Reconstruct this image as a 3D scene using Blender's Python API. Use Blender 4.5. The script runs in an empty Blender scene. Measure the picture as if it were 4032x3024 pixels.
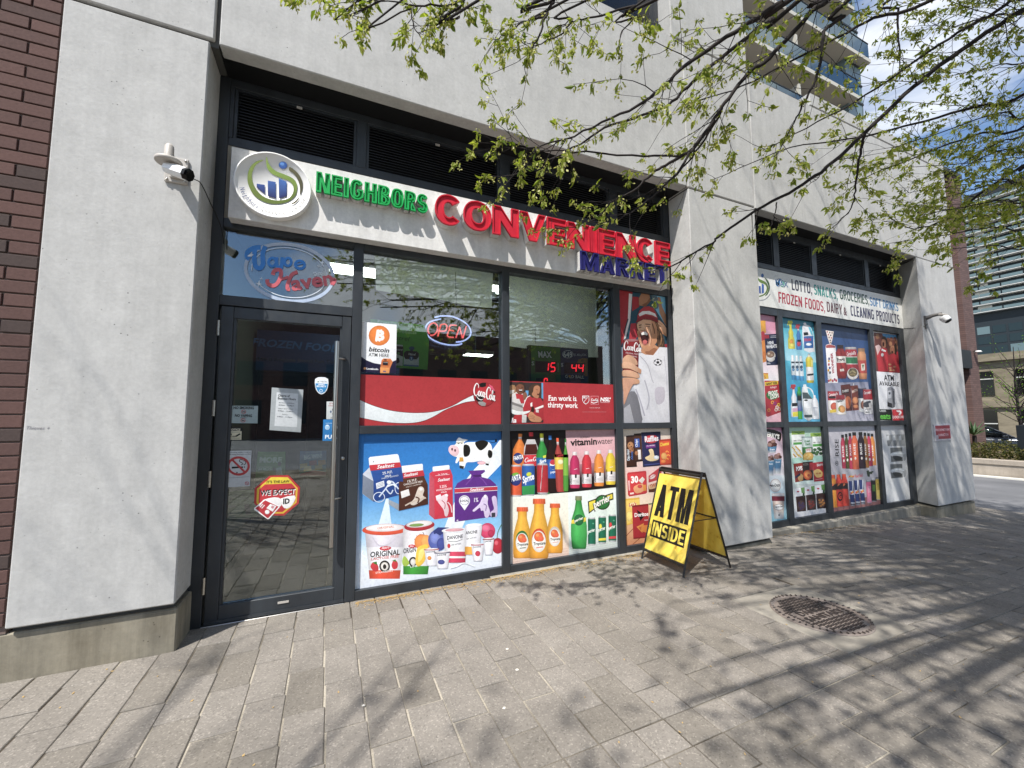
import bpy, bmesh, math, random
from mathutils import Vector, Matrix
from mathutils.geometry import tessellate_polygon
import numpy as np
rnd = random.Random(7)
PI = math.pi
SC = bpy.context.scene
COL = SC.collection

# ------------------------------------------------------------------ camera
F_PX, IMG_W, IMG_H = 1600.0, 4032.0, 3024.0
YAW, PITCH, ROLL = 0.41521924, 0.08334538, -0.00448016
EYE = Vector((0.0, -3.15, 1.392))
_cy, _sy, _cp, _sp = math.cos(YAW), math.sin(YAW), math.cos(PITCH), math.sin(PITCH)
_f = Vector((_sy * _cp, _cy * _cp, _sp)); _r0 = Vector((_cy, -_sy, 0)); _u0 = _r0.cross(_f)
_c, _s = math.cos(ROLL), math.sin(ROLL)
_r = _c * _r0 + _s * _u0; _u = -_s * _r0 + _c * _u0
cam = bpy.data.cameras.new('camera'); cam.sensor_width = 36.0; cam.lens = 36.0 * F_PX / IMG_W
cam.clip_start = 0.02; cam.clip_end = 2000
camo = bpy.data.objects.new('camera', cam); COL.objects.link(camo)
camo.matrix_world = Matrix(((_r.x, _u.x, -_f.x, EYE.x), (_r.y, _u.y, -_f.y, EYE.y), (_r.z, _u.z, -_f.z, EYE.z), (0, 0, 0, 1)))
SC.camera = camo

# ------------------------------------------------------------------ light
SUN_TRAVEL = Vector((1.15, 1.0, -2.40)).normalized()
EL = math.asin(-SUN_TRAVEL.z); AZ = math.atan2(-SUN_TRAVEL.x, -SUN_TRAVEL.y)
wd = bpy.data.worlds.new('World'); SC.world = wd; wd.use_nodes = True
nt = wd.node_tree; nt.nodes.clear()
def wn(t, **kw):
    n = nt.nodes.new(t)
    for k, v in kw.items(): setattr(n, k, v)
    return n
sky = wn('ShaderNodeTexSky', sky_type='NISHITA', sun_disc=False, sun_elevation=EL, sun_rotation=AZ, altitude=100)
sky.air_density = 1.0; sky.dust_density = 0.25; sky.ozone_density = 3.0
tc = wn('ShaderNodeTexCoord'); mp = wn('ShaderNodeMapping'); mp.inputs['Scale'].default_value = (1.0, 1.0, 1.9); mp.inputs['Location'].default_value = (15.97, 15.94, 16.33)
no = wn('ShaderNodeTexNoise'); no.inputs['Scale'].default_value = 2.3; no.inputs['Detail'].default_value = 9; no.inputs['Roughness'].default_value = 0.58; no.inputs['Distortion'].default_value = 0.35
rp = wn('ShaderNodeValToRGB'); rp.color_ramp.elements[0].position = 0.47; rp.color_ramp.elements[1].position = 0.64
mx = wn('ShaderNodeMixRGB'); rc = wn('ShaderNodeValToRGB'); rc.color_ramp.elements[0].position = 0.5; rc.color_ramp.elements[0].color = (7.0, 7.2, 7.5, 1); rc.color_ramp.elements[1].position = 0.78; rc.color_ramp.elements[1].color = (4.8, 5.0, 5.4, 1)
bg = wn('ShaderNodeBackground'); bg.inputs['Strength'].default_value = 0.115
wo = wn('ShaderNodeOutputWorld'); L = nt.links.new
L(tc.outputs['Generated'], mp.inputs[0]); L(mp.outputs[0], no.inputs[0]); L(no.outputs[0], rp.inputs[0]); L(rp.outputs[0], mx.inputs[0])
L(no.outputs[0], rc.inputs[0]); L(rc.outputs[0], mx.inputs[2]); L(sky.outputs[0], mx.inputs[1]); L(mx.outputs[0], bg.inputs[0]); L(bg.outputs[0], wo.inputs[0])
sl = bpy.data.lights.new('sun', 'SUN'); sl.energy = 4.3; sl.angle = math.radians(0.53); sl.color = (1.0, 0.965, 0.91)
so = bpy.data.objects.new('sun', sl); COL.objects.link(so); so.rotation_euler = SUN_TRAVEL.to_track_quat('-Z', 'Y').to_euler()
SC.view_settings.view_transform = 'Standard'; SC.view_settings.look = 'None'; SC.view_settings.gamma = 1.0
SC.view_settings.exposure = 0.72; SC.view_settings.use_curve_mapping = False
SC.render.engine = 'CYCLES'; SC.cycles.use_denoising = True; SC.cycles.max_bounces = 8; SC.cycles.transparent_max_bounces = 16
SC.cycles.sample_clamp_indirect = 6.0

# ------------------------------------------------------------------ camera geometry helpers: photo pixel -> point of a known real plane
def ray(px, py): return _r * ((px - IMG_W / 2) / F_PX) + _u * ((IMG_H / 2 - py) / F_PX) + _f
def on_y(px, py, y):
    d = ray(px, py); return EYE + d * ((y - EYE.y) / d.y)
def at_depth(px, py, t): return EYE + ray(px, py) * t

# ------------------------------------------------------------------ scene helpers
def hexlin(h):
    if not isinstance(h, str): return h
    h = h.lstrip('#')
    if len(h) == 3: h = ''.join(c * 2 for c in h)
    o = []
    for i in (0, 2, 4):
        c = int(h[i:i + 2], 16) / 255.0
        o.append(c / 12.92 if c <= 0.04045 else ((c + 0.055) / 1.055) ** 2.4)
    return tuple(o)
def link(o, parent=None):
    COL.objects.link(o)
    if parent is not None: o.parent = parent
    return o
def tag(o, label=None, cat=None, group=None, kind=None):
    if label: o['label'] = label
    if cat: o['category'] = cat
    if group: o['group'] = group
    if kind: o['kind'] = kind
    return o
def thing(name, label, cat, loc=(0, 0, 0), group=None, rz=0.0):
    o = bpy.data.objects.new(name, None); o.empty_display_size = 0.1; link(o); o.location = loc; o.rotation_euler = (0, 0, rz)
    return tag(o, label, cat, group)
class MB:
    """collects shapes and links them as ONE mesh object"""
    def __init__(s): s.v = []; s.f = []; s.m = []; s.mi = 0; s.sm = []
    def face(s, *pts, smooth=False):
        n = len(s.v); s.v += [tuple(p) for p in pts]; s.f.append(tuple(range(n, n + len(pts)))); s.m.append(s.mi); s.sm.append(smooth)
    def add(s, vs, fs, smooth=False):
        n = len(s.v); s.v += [tuple(p) for p in vs]
        for f in fs: s.f.append(tuple(i + n for i in f)); s.m.append(s.mi); s.sm.append(smooth)
    def box(s, x0, x1, y0, y1, z0, z1, ch=0.0):
        if ch <= 0:
            vs = [(x, y, z) for z in (z0, z1) for y in (y0, y1) for x in (x0, x1)]
            s.add(vs, [(0, 2, 3, 1), (4, 5, 7, 6), (0, 1, 5, 4), (2, 6, 7, 3), (0, 4, 6, 2), (1, 3, 7, 5)])
        else:
            bm = bmesh.new(); bmesh.ops.create_cube(bm, size=1.0)
            for v in bm.verts: v.co = Vector(((x0 + x1) / 2 + v.co.x * (x1 - x0), (y0 + y1) / 2 + v.co.y * (y1 - y0), (z0 + z1) / 2 + v.co.z * (z1 - z0)))
            bmesh.ops.bevel(bm, geom=list(bm.edges), offset=ch, segments=1, affect='EDGES', profile=0.5)
            s.bm(bm)
        return s
    def bm(s, bm, smooth=False):
        bm.verts.index_update()
        s.add([v.co.copy() for v in bm.verts], [tuple(v.index for v in f.verts) for f in bm.faces], smooth); bm.free()
    def tube(s, pts, r, n=6, cap=True, smooth=True):
        pts = [Vector(p) for p in pts]; rs = r if isinstance(r, (list, tuple)) else [r] * len(pts)
        rings = []; base = len(s.v); ref = None
        for i, p in enumerate(pts):
            t = (pts[min(i + 1, len(pts) - 1)] - pts[max(i - 1, 0)])
            t = t.normalized() if t.length > 1e-9 else Vector((0, 0, 1))
            if ref is None:
                ref = Vector((0, 0, 1)) if abs(t.z) < 0.9 else Vector((1, 0, 0))
            a = (ref - t * ref.dot(t)); a = a.normalized() if a.length > 1e-6 else t.orthogonal().normalized()
            ref = a; b = t.cross(a)
            rings.append([p + (a * math.cos(2 * PI * k / n) + b * math.sin(2 * PI * k / n)) * rs[i] for k in range(n)])
        vs = [p for ring in rings for p in ring]; fs = []
        for i in range(len(pts) - 1):
            for k in range(n):
                a, b2 = i * n + k, i * n + (k + 1) % n
                fs.append((a, b2, b2 + n, a + n))
        s.add(vs, fs, smooth)
        if cap:
            s.face(*reversed(rings[0])); s.face(*rings[-1])
        return s
    def lathe(s, prof, origin, axis=(0, 0, 1), n=24, smooth=True):
        ax = Vector(axis).normalized(); a = ax.orthogonal().normalized(); b = ax.cross(a); o = Vector(origin)
        vs = []; fs = []
        for (r, h) in prof:
            for k in range(n): vs.append(o + ax * h + (a * math.cos(2 * PI * k / n) + b * math.sin(2 * PI * k / n)) * r)
        for i in range(len(prof) - 1):
            for k in range(n):
                p, q = i * n + k, i * n + (k + 1) % n; fs.append((p, q, q + n, p + n))
        s.add(vs, fs, smooth); return s
    def build(s, name, mats, parent=None, kind=None):
        me = bpy.data.meshes.new(name); me.from_pydata(s.v, [], s.f)
        ms = mats if isinstance(mats, (list, tuple)) else [mats]
        for m in ms: me.materials.append(m)
        me.polygons.foreach_set('material_index', s.m); me.polygons.foreach_set('use_smooth', s.sm); me.update()
        o = bpy.data.objects.new(name, me); link(o, parent)
        if kind: o['kind'] = kind
        return o
def fix_normals(o):
    bm = bmesh.new(); bm.from_mesh(o.data); bmesh.ops.remove_doubles(bm, verts=bm.verts, dist=1e-5)
    bmesh.ops.recalc_face_normals(bm, faces=bm.faces); bm.to_mesh(o.data); bm.free(); return o
def boxo(name, x0, x1, y0, y1, z0, z1, m, parent=None, ch=0.0): return MB().box(x0, x1, y0, y1, z0, z1, ch).build(name, m, parent)

# ------------------------------------------------------------------ materials
def mat(name, col=(0.5, 0.5, 0.5), rough=0.6, metal=0.0, spec=0.5):
    m = bpy.data.materials.new(name); m.use_nodes = True; b = m.node_tree.nodes['Principled BSDF']
    b.inputs['Base Color'].default_value = (*hexlin(col), 1); b.inputs['Roughness'].default_value = rough; b.inputs['Metallic'].default_value = metal
    b.inputs['Specular IOR Level'].default_value = spec
    return m
class NT:
    def __init__(s, m): s.m = m; s.t = m.node_tree; s.b = s.t.nodes.get('Principled BSDF')
    def n(s, t, **ins):
        n = s.t.nodes.new(t)
        for k, v in ins.items():
            if k in n.inputs: n.inputs[k].default_value = v
            else: setattr(n, k, v)
        return n
    def l(s, a, b): s.t.links.new(a, b)
    def coord(s, scale=(1, 1, 1), kind='Object'):
        c = s.n('ShaderNodeTexCoord'); mp = s.n('ShaderNodeMapping'); mp.inputs['Scale'].default_value = scale; s.l(c.outputs[kind], mp.inputs[0]); return mp.outputs[0]
    def geo(s, scale=(1, 1, 1)):
        c = s.n('ShaderNodeNewGeometry'); mp = s.n('ShaderNodeMapping'); mp.inputs['Scale'].default_value = scale; s.l(c.outputs['Position'], mp.inputs[0]); return mp.outputs[0]
    def noise(s, vec, scale, detail=4, rough=0.55):
        n = s.n('ShaderNodeTexNoise'); n.inputs['Scale'].default_value = scale; n.inputs['Detail'].default_value = detail; n.inputs['Roughness'].default_value = rough; s.l(vec, n.inputs[0]); return n.outputs[0]
    def ramp(s, fac, stops):
        r = s.n('ShaderNodeValToRGB'); e = r.color_ramp.elements
        while len(e) < len(stops): e.new(0.5)
        for i, (p, c) in enumerate(stops):
            e[i].position = p; c = hexlin(c) if isinstance(c, str) else ((c, c, c) if not isinstance(c, (tuple, list)) else c); e[i].color = (*c[:3], 1)
        s.l(fac, r.inputs[0]); return r.outputs[0]
    def mix(s, a, b, fac, mode='MIX'):
        n = s.n('ShaderNodeMixRGB'); n.blend_type = mode
        for i, x in ((0, fac), (1, a), (2, b)):
            if hasattr(x, 'is_linked') or hasattr(x, 'links'): s.l(x, n.inputs[i])
            elif i == 0: n.inputs[0].default_value = x
            else: n.inputs[i].default_value = (*(hexlin(x) if isinstance(x, str) else x), 1) if not isinstance(x, (int, float)) else (x, x, x, 1)
        return n.outputs[0]
    def bump(s, h, strength=0.3, dist=0.01):
        b = s.n('ShaderNodeBump'); b.inputs['Strength'].default_value = strength; b.inputs['Distance'].default_value = dist; s.l(h, b.inputs['Height']); s.l(b.outputs[0], s.b.inputs['Normal'])
    def base(s, c): s.l(c, s.b.inputs['Base Color'])
    def rough(s, r): s.l(r, s.b.inputs['Roughness'])

def concrete(name, lo, hi, pit=True, stain=0.0, sc=1.0, band=None):
    m = mat(name, hi, 0.85, 0, 0.25); k = NT(m); p = k.geo()
    big = k.noise(p, 1.3 * sc, 5, 0.6); fine = k.noise(p, 38 * sc, 6, 0.7); mid = k.noise(p, 7 * sc, 4, 0.6)
    c = k.ramp(big, [(0.28, lo), (0.72, hi)])
    c = k.mix(c, k.ramp(mid, [(0.35, 0.90), (0.65, 1.03)]), 0.8, 'MULTIPLY')
    c = k.mix(c, k.ramp(fine, [(0.3, 0.88), (0.7, 1.08)]), 0.8, 'MULTIPLY')
    h = fine
    if pit:
        v = k.n('ShaderNodeTexVoronoi'); v.inputs['Scale'].default_value = 22 * sc; k.l(p, v.inputs[0])
        sel = k.noise(p, 3.1, 3, 0.6)
        d = k.ramp(v.outputs['Distance'], [(0.05, 0.0), (0.11, 1.0)])
        keep = k.ramp(sel, [(0.44, 1.0), (0.60, 0.0)])
        pitm = k.mix(d, 1.0, keep, 'MIX')
        c = k.mix(c, k.mix(0.30, 1.0, pitm), 1.0, 'MULTIPLY')
        h = k.mix(h, pitm, 0.6, 'MULTIPLY')
    if stain:
        st = k.noise(k.geo((6, 6, 0.35)), 2.2, 5, 0.65)
        c = k.mix(c, k.ramp(st, [(0.36, 1.0 - stain), (0.62, 1.0)]), 0.8, 'MULTIPLY')
    k.base(c); k.bump(h, 0.25, 0.006); return m
M = {}
M['concrete'] = concrete('precast_concrete', '#b6b5b2', '#c3c2bf', True, 0.09)
M['plinth'] = concrete('plinth_concrete', '#6f6757', '#aaa392', True, 0.40)
M['slab'] = concrete('cast_slab', '#878177', '#9b958a', False, 0.1)
M['curb'] = concrete('curb_stone', '#8f897d', '#aaa498', True, 0.35)
def framemat():
    m = mat('charcoal_aluminium', '#262a2e', 0.42, 0.0, 0.5); k = NT(m); p = k.geo()
    n = k.noise(k.geo((1, 1, 0.25)), 5, 5, 0.65); k.base(k.ramp(n, [(0.3, '#26292d'), (0.75, '#363b40')])); k.rough(k.ramp(k.noise(p, 14, 4), [(0.3, 0.35), (0.8, 0.62)])); return m
M['frame'] = framemat()
M['black'] = mat('black_metal', '#0d0d0e', 0.55)
M['slatm'] = mat('louvre_slat_paint', '#26272a', 0.5)
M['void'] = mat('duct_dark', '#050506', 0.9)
M['steel'] = mat('brushed_steel', '#b9b6b0', 0.28, 1.0)
M['white'] = mat('white_plastic', '#e6e6e4', 0.4)
M['offwhite'] = mat('painted_beige_metal', '#b4aea6', 0.5)
M['lens'] = mat('camera_window', '#050507', 0.12)
def brickmat(name, a, b, dark):
    m = mat(name, a, 0.85, 0, 0.2); k = NT(m); oi = k.n('ShaderNodeObjectInfo'); p = k.geo()
    c = k.ramp(oi.outputs['Random'], [(0.0, dark), (0.08, dark), (0.11, a), (0.6, b), (1.0, a)])
    c = k.mix(c, k.ramp(k.noise(p, 60, 5, 0.7), [(0.3, 0.8), (0.7, 1.15)]), 0.8, 'MULTIPLY'); k.base(c); k.bump(k.noise(p, 90, 5, 0.7), 0.4, 0.003); return m
M['brick'] = brickmat('brown_brick', '#5a4642', '#644c47', '#4d423f')
M['mortar'] = concrete('brick_mortar', '#6d5e58', '#7d6e67', False, 0)
def pavermat(name, attr=False):
    m = mat(name, '#8f887d', 0.9, 0, 0.25); k = NT(m); p = k.geo()
    if attr:
        a = k.n('ShaderNodeAttribute'); a.attribute_name = 'tint'; rv = a.outputs['Fac']
    else: rv = k.n('ShaderNodeObjectInfo').outputs['Random']
    c = k.ramp(rv, [(0.0, '#7a746b'), (0.5, '#827c74'), (1.0, '#88827a')])
    v = k.n('ShaderNodeTexVoronoi'); v.inputs['Scale'].default_value = 150; k.l(p, v.inputs[0])
    sep = k.n('ShaderNodeSeparateColor'); k.l(v.outputs['Color'], sep.inputs[0])
    c = k.mix(c, k.ramp(sep.outputs[0], [(0.0, 0.62), (0.12, 0.9), (0.85, 1.03), (1.0, 1.5)]), 0.8, 'MULTIPLY')
    c = k.mix(c, k.ramp(k.noise(p, 2.2, 5, 0.6), [(0.3, 0.78), (0.7, 1.10)]), 0.9, 'MULTIPLY')
    c = k.mix(c, k.ramp(k.noise(p, 34, 4, 0.7), [(0.35, 0.93), (0.65, 1.05)]), 0.8, 'MULTIPLY')
    k.base(c); k.bump(sep.outputs[0], 0.25, 0.002); return m
M['paver'] = pavermat('exposed_paver'); M['paver_far'] = pavermat('exposed_paver_far', True)
def sandmat():
    m = mat('joint_sand', '#9a9184', 0.95, 0, 0.1); k = NT(m); p = k.geo()
    c = k.ramp(k.noise(p, 0.55, 4, 0.6), [(0.44, '#4f483f'), (0.60, '#b0a899')]); k.base(k.mix(c, k.ramp(k.noise(p, 130, 3, 0.7), [(0.3, 0.6), (0.7, 1.2)]), 0.9, 'MULTIPLY')); return m
M['sand'] = sandmat()
def glassmat(name, tint, refl, gc=(0.96, 0.98, 1)):
    m = bpy.data.materials.new(name); m.use_nodes = True; t = m.node_tree; t.nodes.clear(); N = t.nodes.new
    tr = N('ShaderNodeBsdfTransparent'); tr.inputs[0].default_value = (*tint, 1); gl = N('ShaderNodeBsdfGlossy'); gl.inputs['Roughness'].default_value = 0.004; gl.inputs[0].default_value = (*gc, 1)
    fr = N('ShaderNodeFresnel'); fr.inputs[0].default_value = 1.52; mu = N('ShaderNodeMath'); mu.operation = 'MULTIPLY_ADD'; mu.inputs[1].default_value = 1.5; mu.inputs[2].default_value = refl
    mu.use_clamp = True; mi = N('ShaderNodeMixShader'); o = N('ShaderNodeOutputMaterial')
    t.links.new(fr.outputs[0], mu.inputs[0]); t.links.new(mu.outputs[0], mi.inputs[0]); t.links.new(tr.outputs[0], mi.inputs[1]); t.links.new(gl.outputs[0], mi.inputs[2]); t.links.new(mi.outputs[0], o.inputs[0])
    return m
M['glass'] = glassmat('shop_glass', (0.84, 0.89, 0.87), 0.075)
M['balcony_glass'] = glassmat('balcony_glass', (0.56, 0.70, 0.70), 0.14, (.75, .88, .86))
def emit(name, col, s):
    m = mat(name, col, 0.5); b = m.node_tree.nodes['Principled BSDF']; b.inputs['Emission Color'].default_value = (*hexlin(col), 1); b.inputs['Emission Strength'].default_value = s; return m
def printmat(name, rough=0.38, spec=0.4, trans=0.0):
    m = mat(name, '#fff', rough, 0, spec); k = NT(m); a = k.n('ShaderNodeVertexColor'); a.layer_name = 'Col'; p = k.geo(); h = k.n('ShaderNodeHueSaturation'); h.inputs['Saturation'].default_value = .95; k.l(a.outputs[0], h.inputs['Color'])
    c = k.mix(h.outputs[0], k.ramp(k.noise(p, 55, 5, .75), [(.3, .80), (.52, 1.0), (.75, 1.12)]), .7, 'MULTIPLY'); c = k.mix(c, k.ramp(k.noise(p, 7, 4, .6), [(.3, .92), (.7, 1.04)]), .8, 'MULTIPLY'); c = k.mix(c, '#b9b6b2', .012); k.base(c); k.bump(k.noise(k.geo((1, 1, .5)), 6, 3), .25, .004); return m
M['print'] = printmat('printed_vinyl', 0.42, 0.25); M['sticker'] = printmat('printed_sticker', 0.45, 0.3)
# ================================================================== ground
def gz(x): 
    t = max(0.0, x - 2.8); return -0.027 * t * min(1.0, t / 1.2) if t < 1.2 else -0.027 * t
def strip_sheet(name, x0, x1, y0, y1, dz, m, step=0.6, label=None):
    mb = MB(); n = max(1, int((x1 - x0) / step)); xs = [x0 + (x1 - x0) * i / n for i in range(n + 1)]
    for a, b in zip(xs, xs[1:]): mb.face((a, y0, gz(a) + dz), (b, y0, gz(b) + dz), (b, y1, gz(b) + dz), (a, y1, gz(a) + dz))
    o = fix_normals(mb.build(name, m)); o['kind'] = 'structure'; return o
def asphaltmat():
    m = mat('worn_asphalt', '#6a6a6a', 0.9); k = NT(m); p = k.geo()
    c = k.ramp(k.noise(p, 0.7, 5, 0.6), [(0.3, '#5b5c5e'), (0.7, '#737375')]); k.base(k.mix(c, k.ramp(k.noise(p, 90, 3, 0.7), [(0.3, 0.75), (0.7, 1.15)]), 0.8, 'MULTIPLY')); return m
M['asphalt'] = asphaltmat()
M['earth'] = concrete('dry_earth', '#5a4d3c', '#75674f', False)
PZ = 0.007     # paver tops stand this far above the sand sheet
pavement = strip_sheet('pavement', -9, 10.5, -9, 0.42, -PZ, M['sand'])
drive = strip_sheet('driveway', 10.5, 17.93, -40, 30, -0.02, M['asphalt'], 1.5)
MBg = MB()
gro = strip_sheet('ground', -60, 260, -160, 190, -0.22, M['asphalt'], 8)
SLAB = (2.823, 3.605, -1.642, -0.86)
def paver_rects():
    out = []; k0 = -18
    for k in range(k0, 60):
        xa = -0.010 + 0.178 * k
        if xa > 10.45: break
        off = -0.503 if k % 2 else -0.682
        ys = []
        y = off + 0.357 * 3
        while y > 0.40: y -= 0.357
        ys = [0.40]
        while y > -1.592 + 0.05: ys.append(y); y -= 0.357
        ys += [-1.592, -1.762]
        y = -1.762 - (0.357 if k % 2 else 0.178)
        while y > -7.0: ys.append(y); y -= 0.357
        for ya, yb in zip(ys, ys[1:]):
            sh = -0.02 * ((ya + yb) / 2)
            out.append([xa + sh, xa + 0.178 + sh, yb, ya])
    res = []
    for x0, x1, y0, y1 in out:
        sx0, sx1, sy0, sy1 = SLAB
        ox = min(x1, sx1) - max(x0, sx0); oy = min(y1, sy1) - max(y0, sy0)
        if ox > 0 and oy > 0:
            if ox < (x1 - x0) - 0.004 and ox < oy:
                if x0 < sx0: x1 = sx0
                else: x0 = sx1
            elif oy < (y1 - y0) - 0.004:
                if y0 < sy0: y1 = sy0
                else: y0 = sy1
            else: continue
        if x1 - x0 < 0.03 or y1 - y0 < 0.03: continue
        res.append((x0, x1, y0, y1))
    return res
def paver_mesh(w, l, seed, name='paver'):
    r = random.Random(seed); g = 0.0032; c = 0.004; h = PZ + 0.03
    x, y = w / 2 - g, l / 2 - g; j = lambda: r.uniform(-0.0012, 0.0012)
    top = [(-x + c + j(), -y + c + j(), 0), (x - c + j(), -y + c + j(), 0), (x - c + j(), y - c + j(), 0), (-x + c + j(), y - c + j(), 0)]
    mid = [(-x, -y, -c), (x, -y, -c), (x, y, -c), (-x, y, -c)]; bot = [(a, b, -h) for a, b, _ in mid]
    vs = top + mid + bot; fs = [(0, 1, 2, 3)]
    for i in range(4):
        k = (i + 1) % 4; fs += [(i + 4, k + 4, k, i), (i + 8, k + 8, k + 4, i + 4)]
    me = bpy.data.meshes.new(name); me.from_pydata(vs, [], fs); me.materials.append(M['paver']); me.update(); return me
def in_frame(p, margin=60):
    q = Vector(p) - EYE; z = q.dot(_f)
    if z < 0.2: return None
    px = IMG_W / 2 + F_PX * q.dot(_r) / z; py = IMG_H / 2 - F_PX * q.dot(_u) / z
    return (px, py, z) if -margin < px < IMG_W + margin and -margin < py < IMG_H + margin else None
rects = paver_rects(); scored = []
for q in rects:
    p = ((q[0] + q[1]) / 2, (q[2] + q[3]) / 2, gz((q[0] + q[1]) / 2)); f = in_frame(p, 150)
    scored.append((f[2] if f else 1e6, q))
scored.sort(key=lambda t: t[0])
near = [q for z, q in scored[:300] if z < 1e5]; far = [q for z, q in scored[300:]]
cache = {}
for q in near:
    w, l = round(q[1] - q[0], 3), round(q[3] - q[2], 3); key = (w, l, rnd.randrange(3))
    if key not in cache: cache[key] = paver_mesh(w, l, len(cache))
    o = bpy.data.objects.new('paver', cache[key]); link(o, pavement); xm = (q[0] + q[1]) / 2
    o.location = (xm, (q[2] + q[3]) / 2, gz(xm) + rnd.uniform(-0.002, 0.0015)); o.rotation_euler = (rnd.uniform(-0.006, 0.006), 0.027 if xm > 3.4 else rnd.uniform(-0.005, 0.005), 0.0)
mb = MB(); tint = []
for x0, x1, y0, y1 in far:
    xm = (x0 + x1) / 2; g = 0.0034; c = 0.004; t = rnd.random(); dz = rnd.uniform(-0.002, 0.001)
    za, zb = gz(x0) + dz, gz(x1) + dz
    v = [(x0 + g + c, y0 + g + c, za), (x1 - g - c, y0 + g + c, zb), (x1 - g - c, y1 - g - c, zb), (x0 + g + c, y1 - g - c, za)]
    lo = [(x0 + g, y0 + g, za - c), (x1 - g, y0 + g, zb - c), (x1 - g, y1 - g, zb - c), (x0 + g, y1 - g, za - c)]; bo = [(a, b, z - 0.03) for a, b, z in lo]
    mb.add(v + lo + bo, [(0, 1, 2, 3)] + [f for i in range(4) for f in ((i + 4, (i + 1) % 4 + 4, (i + 1) % 4, i), (i + 8, (i + 1) % 4 + 8, (i + 1) % 4 + 4, i + 4))]); tint += [t] * 12
fo = mb.build('paver_field', M['paver_far'], pavement); fo['kind'] = 'stuff'
at = fo.data.attributes.new('tint', 'FLOAT', 'POINT'); at.data.foreach_set('value', tint)

# ================================================================== the shop building
YS, YG, YP = 0.30, 0.345, 0.338
bld = thing('shop_building', 'pale precast concrete shop building with two recessed dark framed shopfronts', 'building', (0, 0, 0))
def panel(x0, x1, z0, z1, y0=0.0, y1=0.30, ch=0.007, m='concrete', name='concrete_panel'): return boxo(name, x0, x1, y0, y1, z0, z1, M[m], bld, ch)
panel(-1.560, -0.835, 0.284, 3.940)                     # left pier
panel(-1.560, -0.812, 3.966, 7.40)
panel(-0.782, 3.524, 3.940, 5.672, 0.0, 0.12)           # beam over the first shopfront
panel(-0.782, 1.20, 5.690, 7.40)
panel(3.37, 4.622, 5.690, 9.6)
panel(3.536, 4.622, 0.022, 3.922)                       # middle pier
panel(3.536, 4.622, 3.940, 5.672)
panel(4.640, 8.410, 3.925, 5.662, 0.0, 0.12)            # beam over the second shopfront
panel(5.900, 9.668, 5.678, 5.860, 0.0, 0.25)
panel(8.424, 9.668, 3.925, 5.662)
panel(3.37, 4.622, 9.62, 12.0)
# right pier with a splayed inner face
mb = MB()
pl = [(8.430, 0.0), (9.668, 0.0), (9.668, 1.6), (8.66, 1.6), (8.60, 0.30)]
n = len(pl); z0, z1 = 0.036, 3.912
mb.add([(x, y, z0) for x, y in pl] + [(x, y, z1) for x, y in pl], [tuple(range(n))[::-1], tuple(range(n, 2 * n))] + [(i, (i + 1) % n, (i + 1) % n + n, i + n) for i in range(n)])
fix_normals(mb.build('concrete_panel', M['concrete'], bld))
# joints are dark sealant set back between the panels; plinths
M['sealant'] = mat('joint_sealant', '#4c4b48', 0.8)
mb = MB()
mb.box(-1.55, -0.79, 0.03, 0.28, 3.93, 3.98); mb.box(-0.83, -0.77, 0.035, 0.27, 3.96, 7.4); mb.box(3.51, 3.55, 0.03, 0.119, 3.95, 5.66); mb.box(4.61, 4.65, 0.03, 0.119, 3.94, 5.65)
mb.box(-0.77, 9.6, 0.03, 0.118, 5.64, 5.70); mb.box(8.40, 8.44, 0.03, 0.119, 3.94, 5.65); mb.box(3.55, 4.61, 0.03, 0.28, 3.90, 3.96); mb.box(8.46, 9.65, 0.03, 0.29, 3.89, 3.94)
mb.build('joint', M['sealant'], bld)
for x0, x1, zt in ((-3.6, -0.826, 0.25), (3.56, 4.640, -0.012), (8.47, 9.72, 0.0)):
    zb = gz((x0 + x1) / 2) - 0.25
    boxo('plinth', x0, x1, 0.030, 0.34, zb, zt, M['plinth'], bld, 0.008)
boxo('plinth', -1.555, -0.85, 0.06, 0.29, 0.25, 0.284, M['sealant'], bld); boxo('plinth', 3.57, 4.60, 0.06, 0.29, -0.012, 0.022, M['sealant'], bld); boxo('plinth', 8.62, 9.64, 0.06, 0.29, 0.0, 0.036, M['sealant'], bld)
# sills / kerbs below the glazing
mb = MB(); r2 = random.Random(3)
def rough_kerb(x0, x1, yf, zt, name):
    mb = MB(); n = int((x1 - x0) / 0.05); 
    P = []
    for i in range(n + 1):
        x = x0 + (x1 - x0) * i / n; j = r2.uniform(-0.006, 0.006); g = gz(x)
        P.append([(x, yf + 0.10, zt), (x, yf + 0.012 + j, zt - 0.003), (x, yf + j, zt - 0.014), (x, yf + 0.004 + r2.uniform(-0.004, 0.004), g - 0.05)])
    vs = [p for c in P for p in c]; fs = []
    for i in range(n):
        for k in range(3): a = i * 4 + k; fs.append((a, a + 4, a + 5, a + 1))
    mb.add(vs, fs); return fix_normals(mb.build(name, M['curb'], bld))
rough_kerb(4.64, 8.60, 0.225, -0.002, 'sill_kerb'); rough_kerb(1.3, 3.55, 0.265, 0.012, 'sill_kerb')
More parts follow.
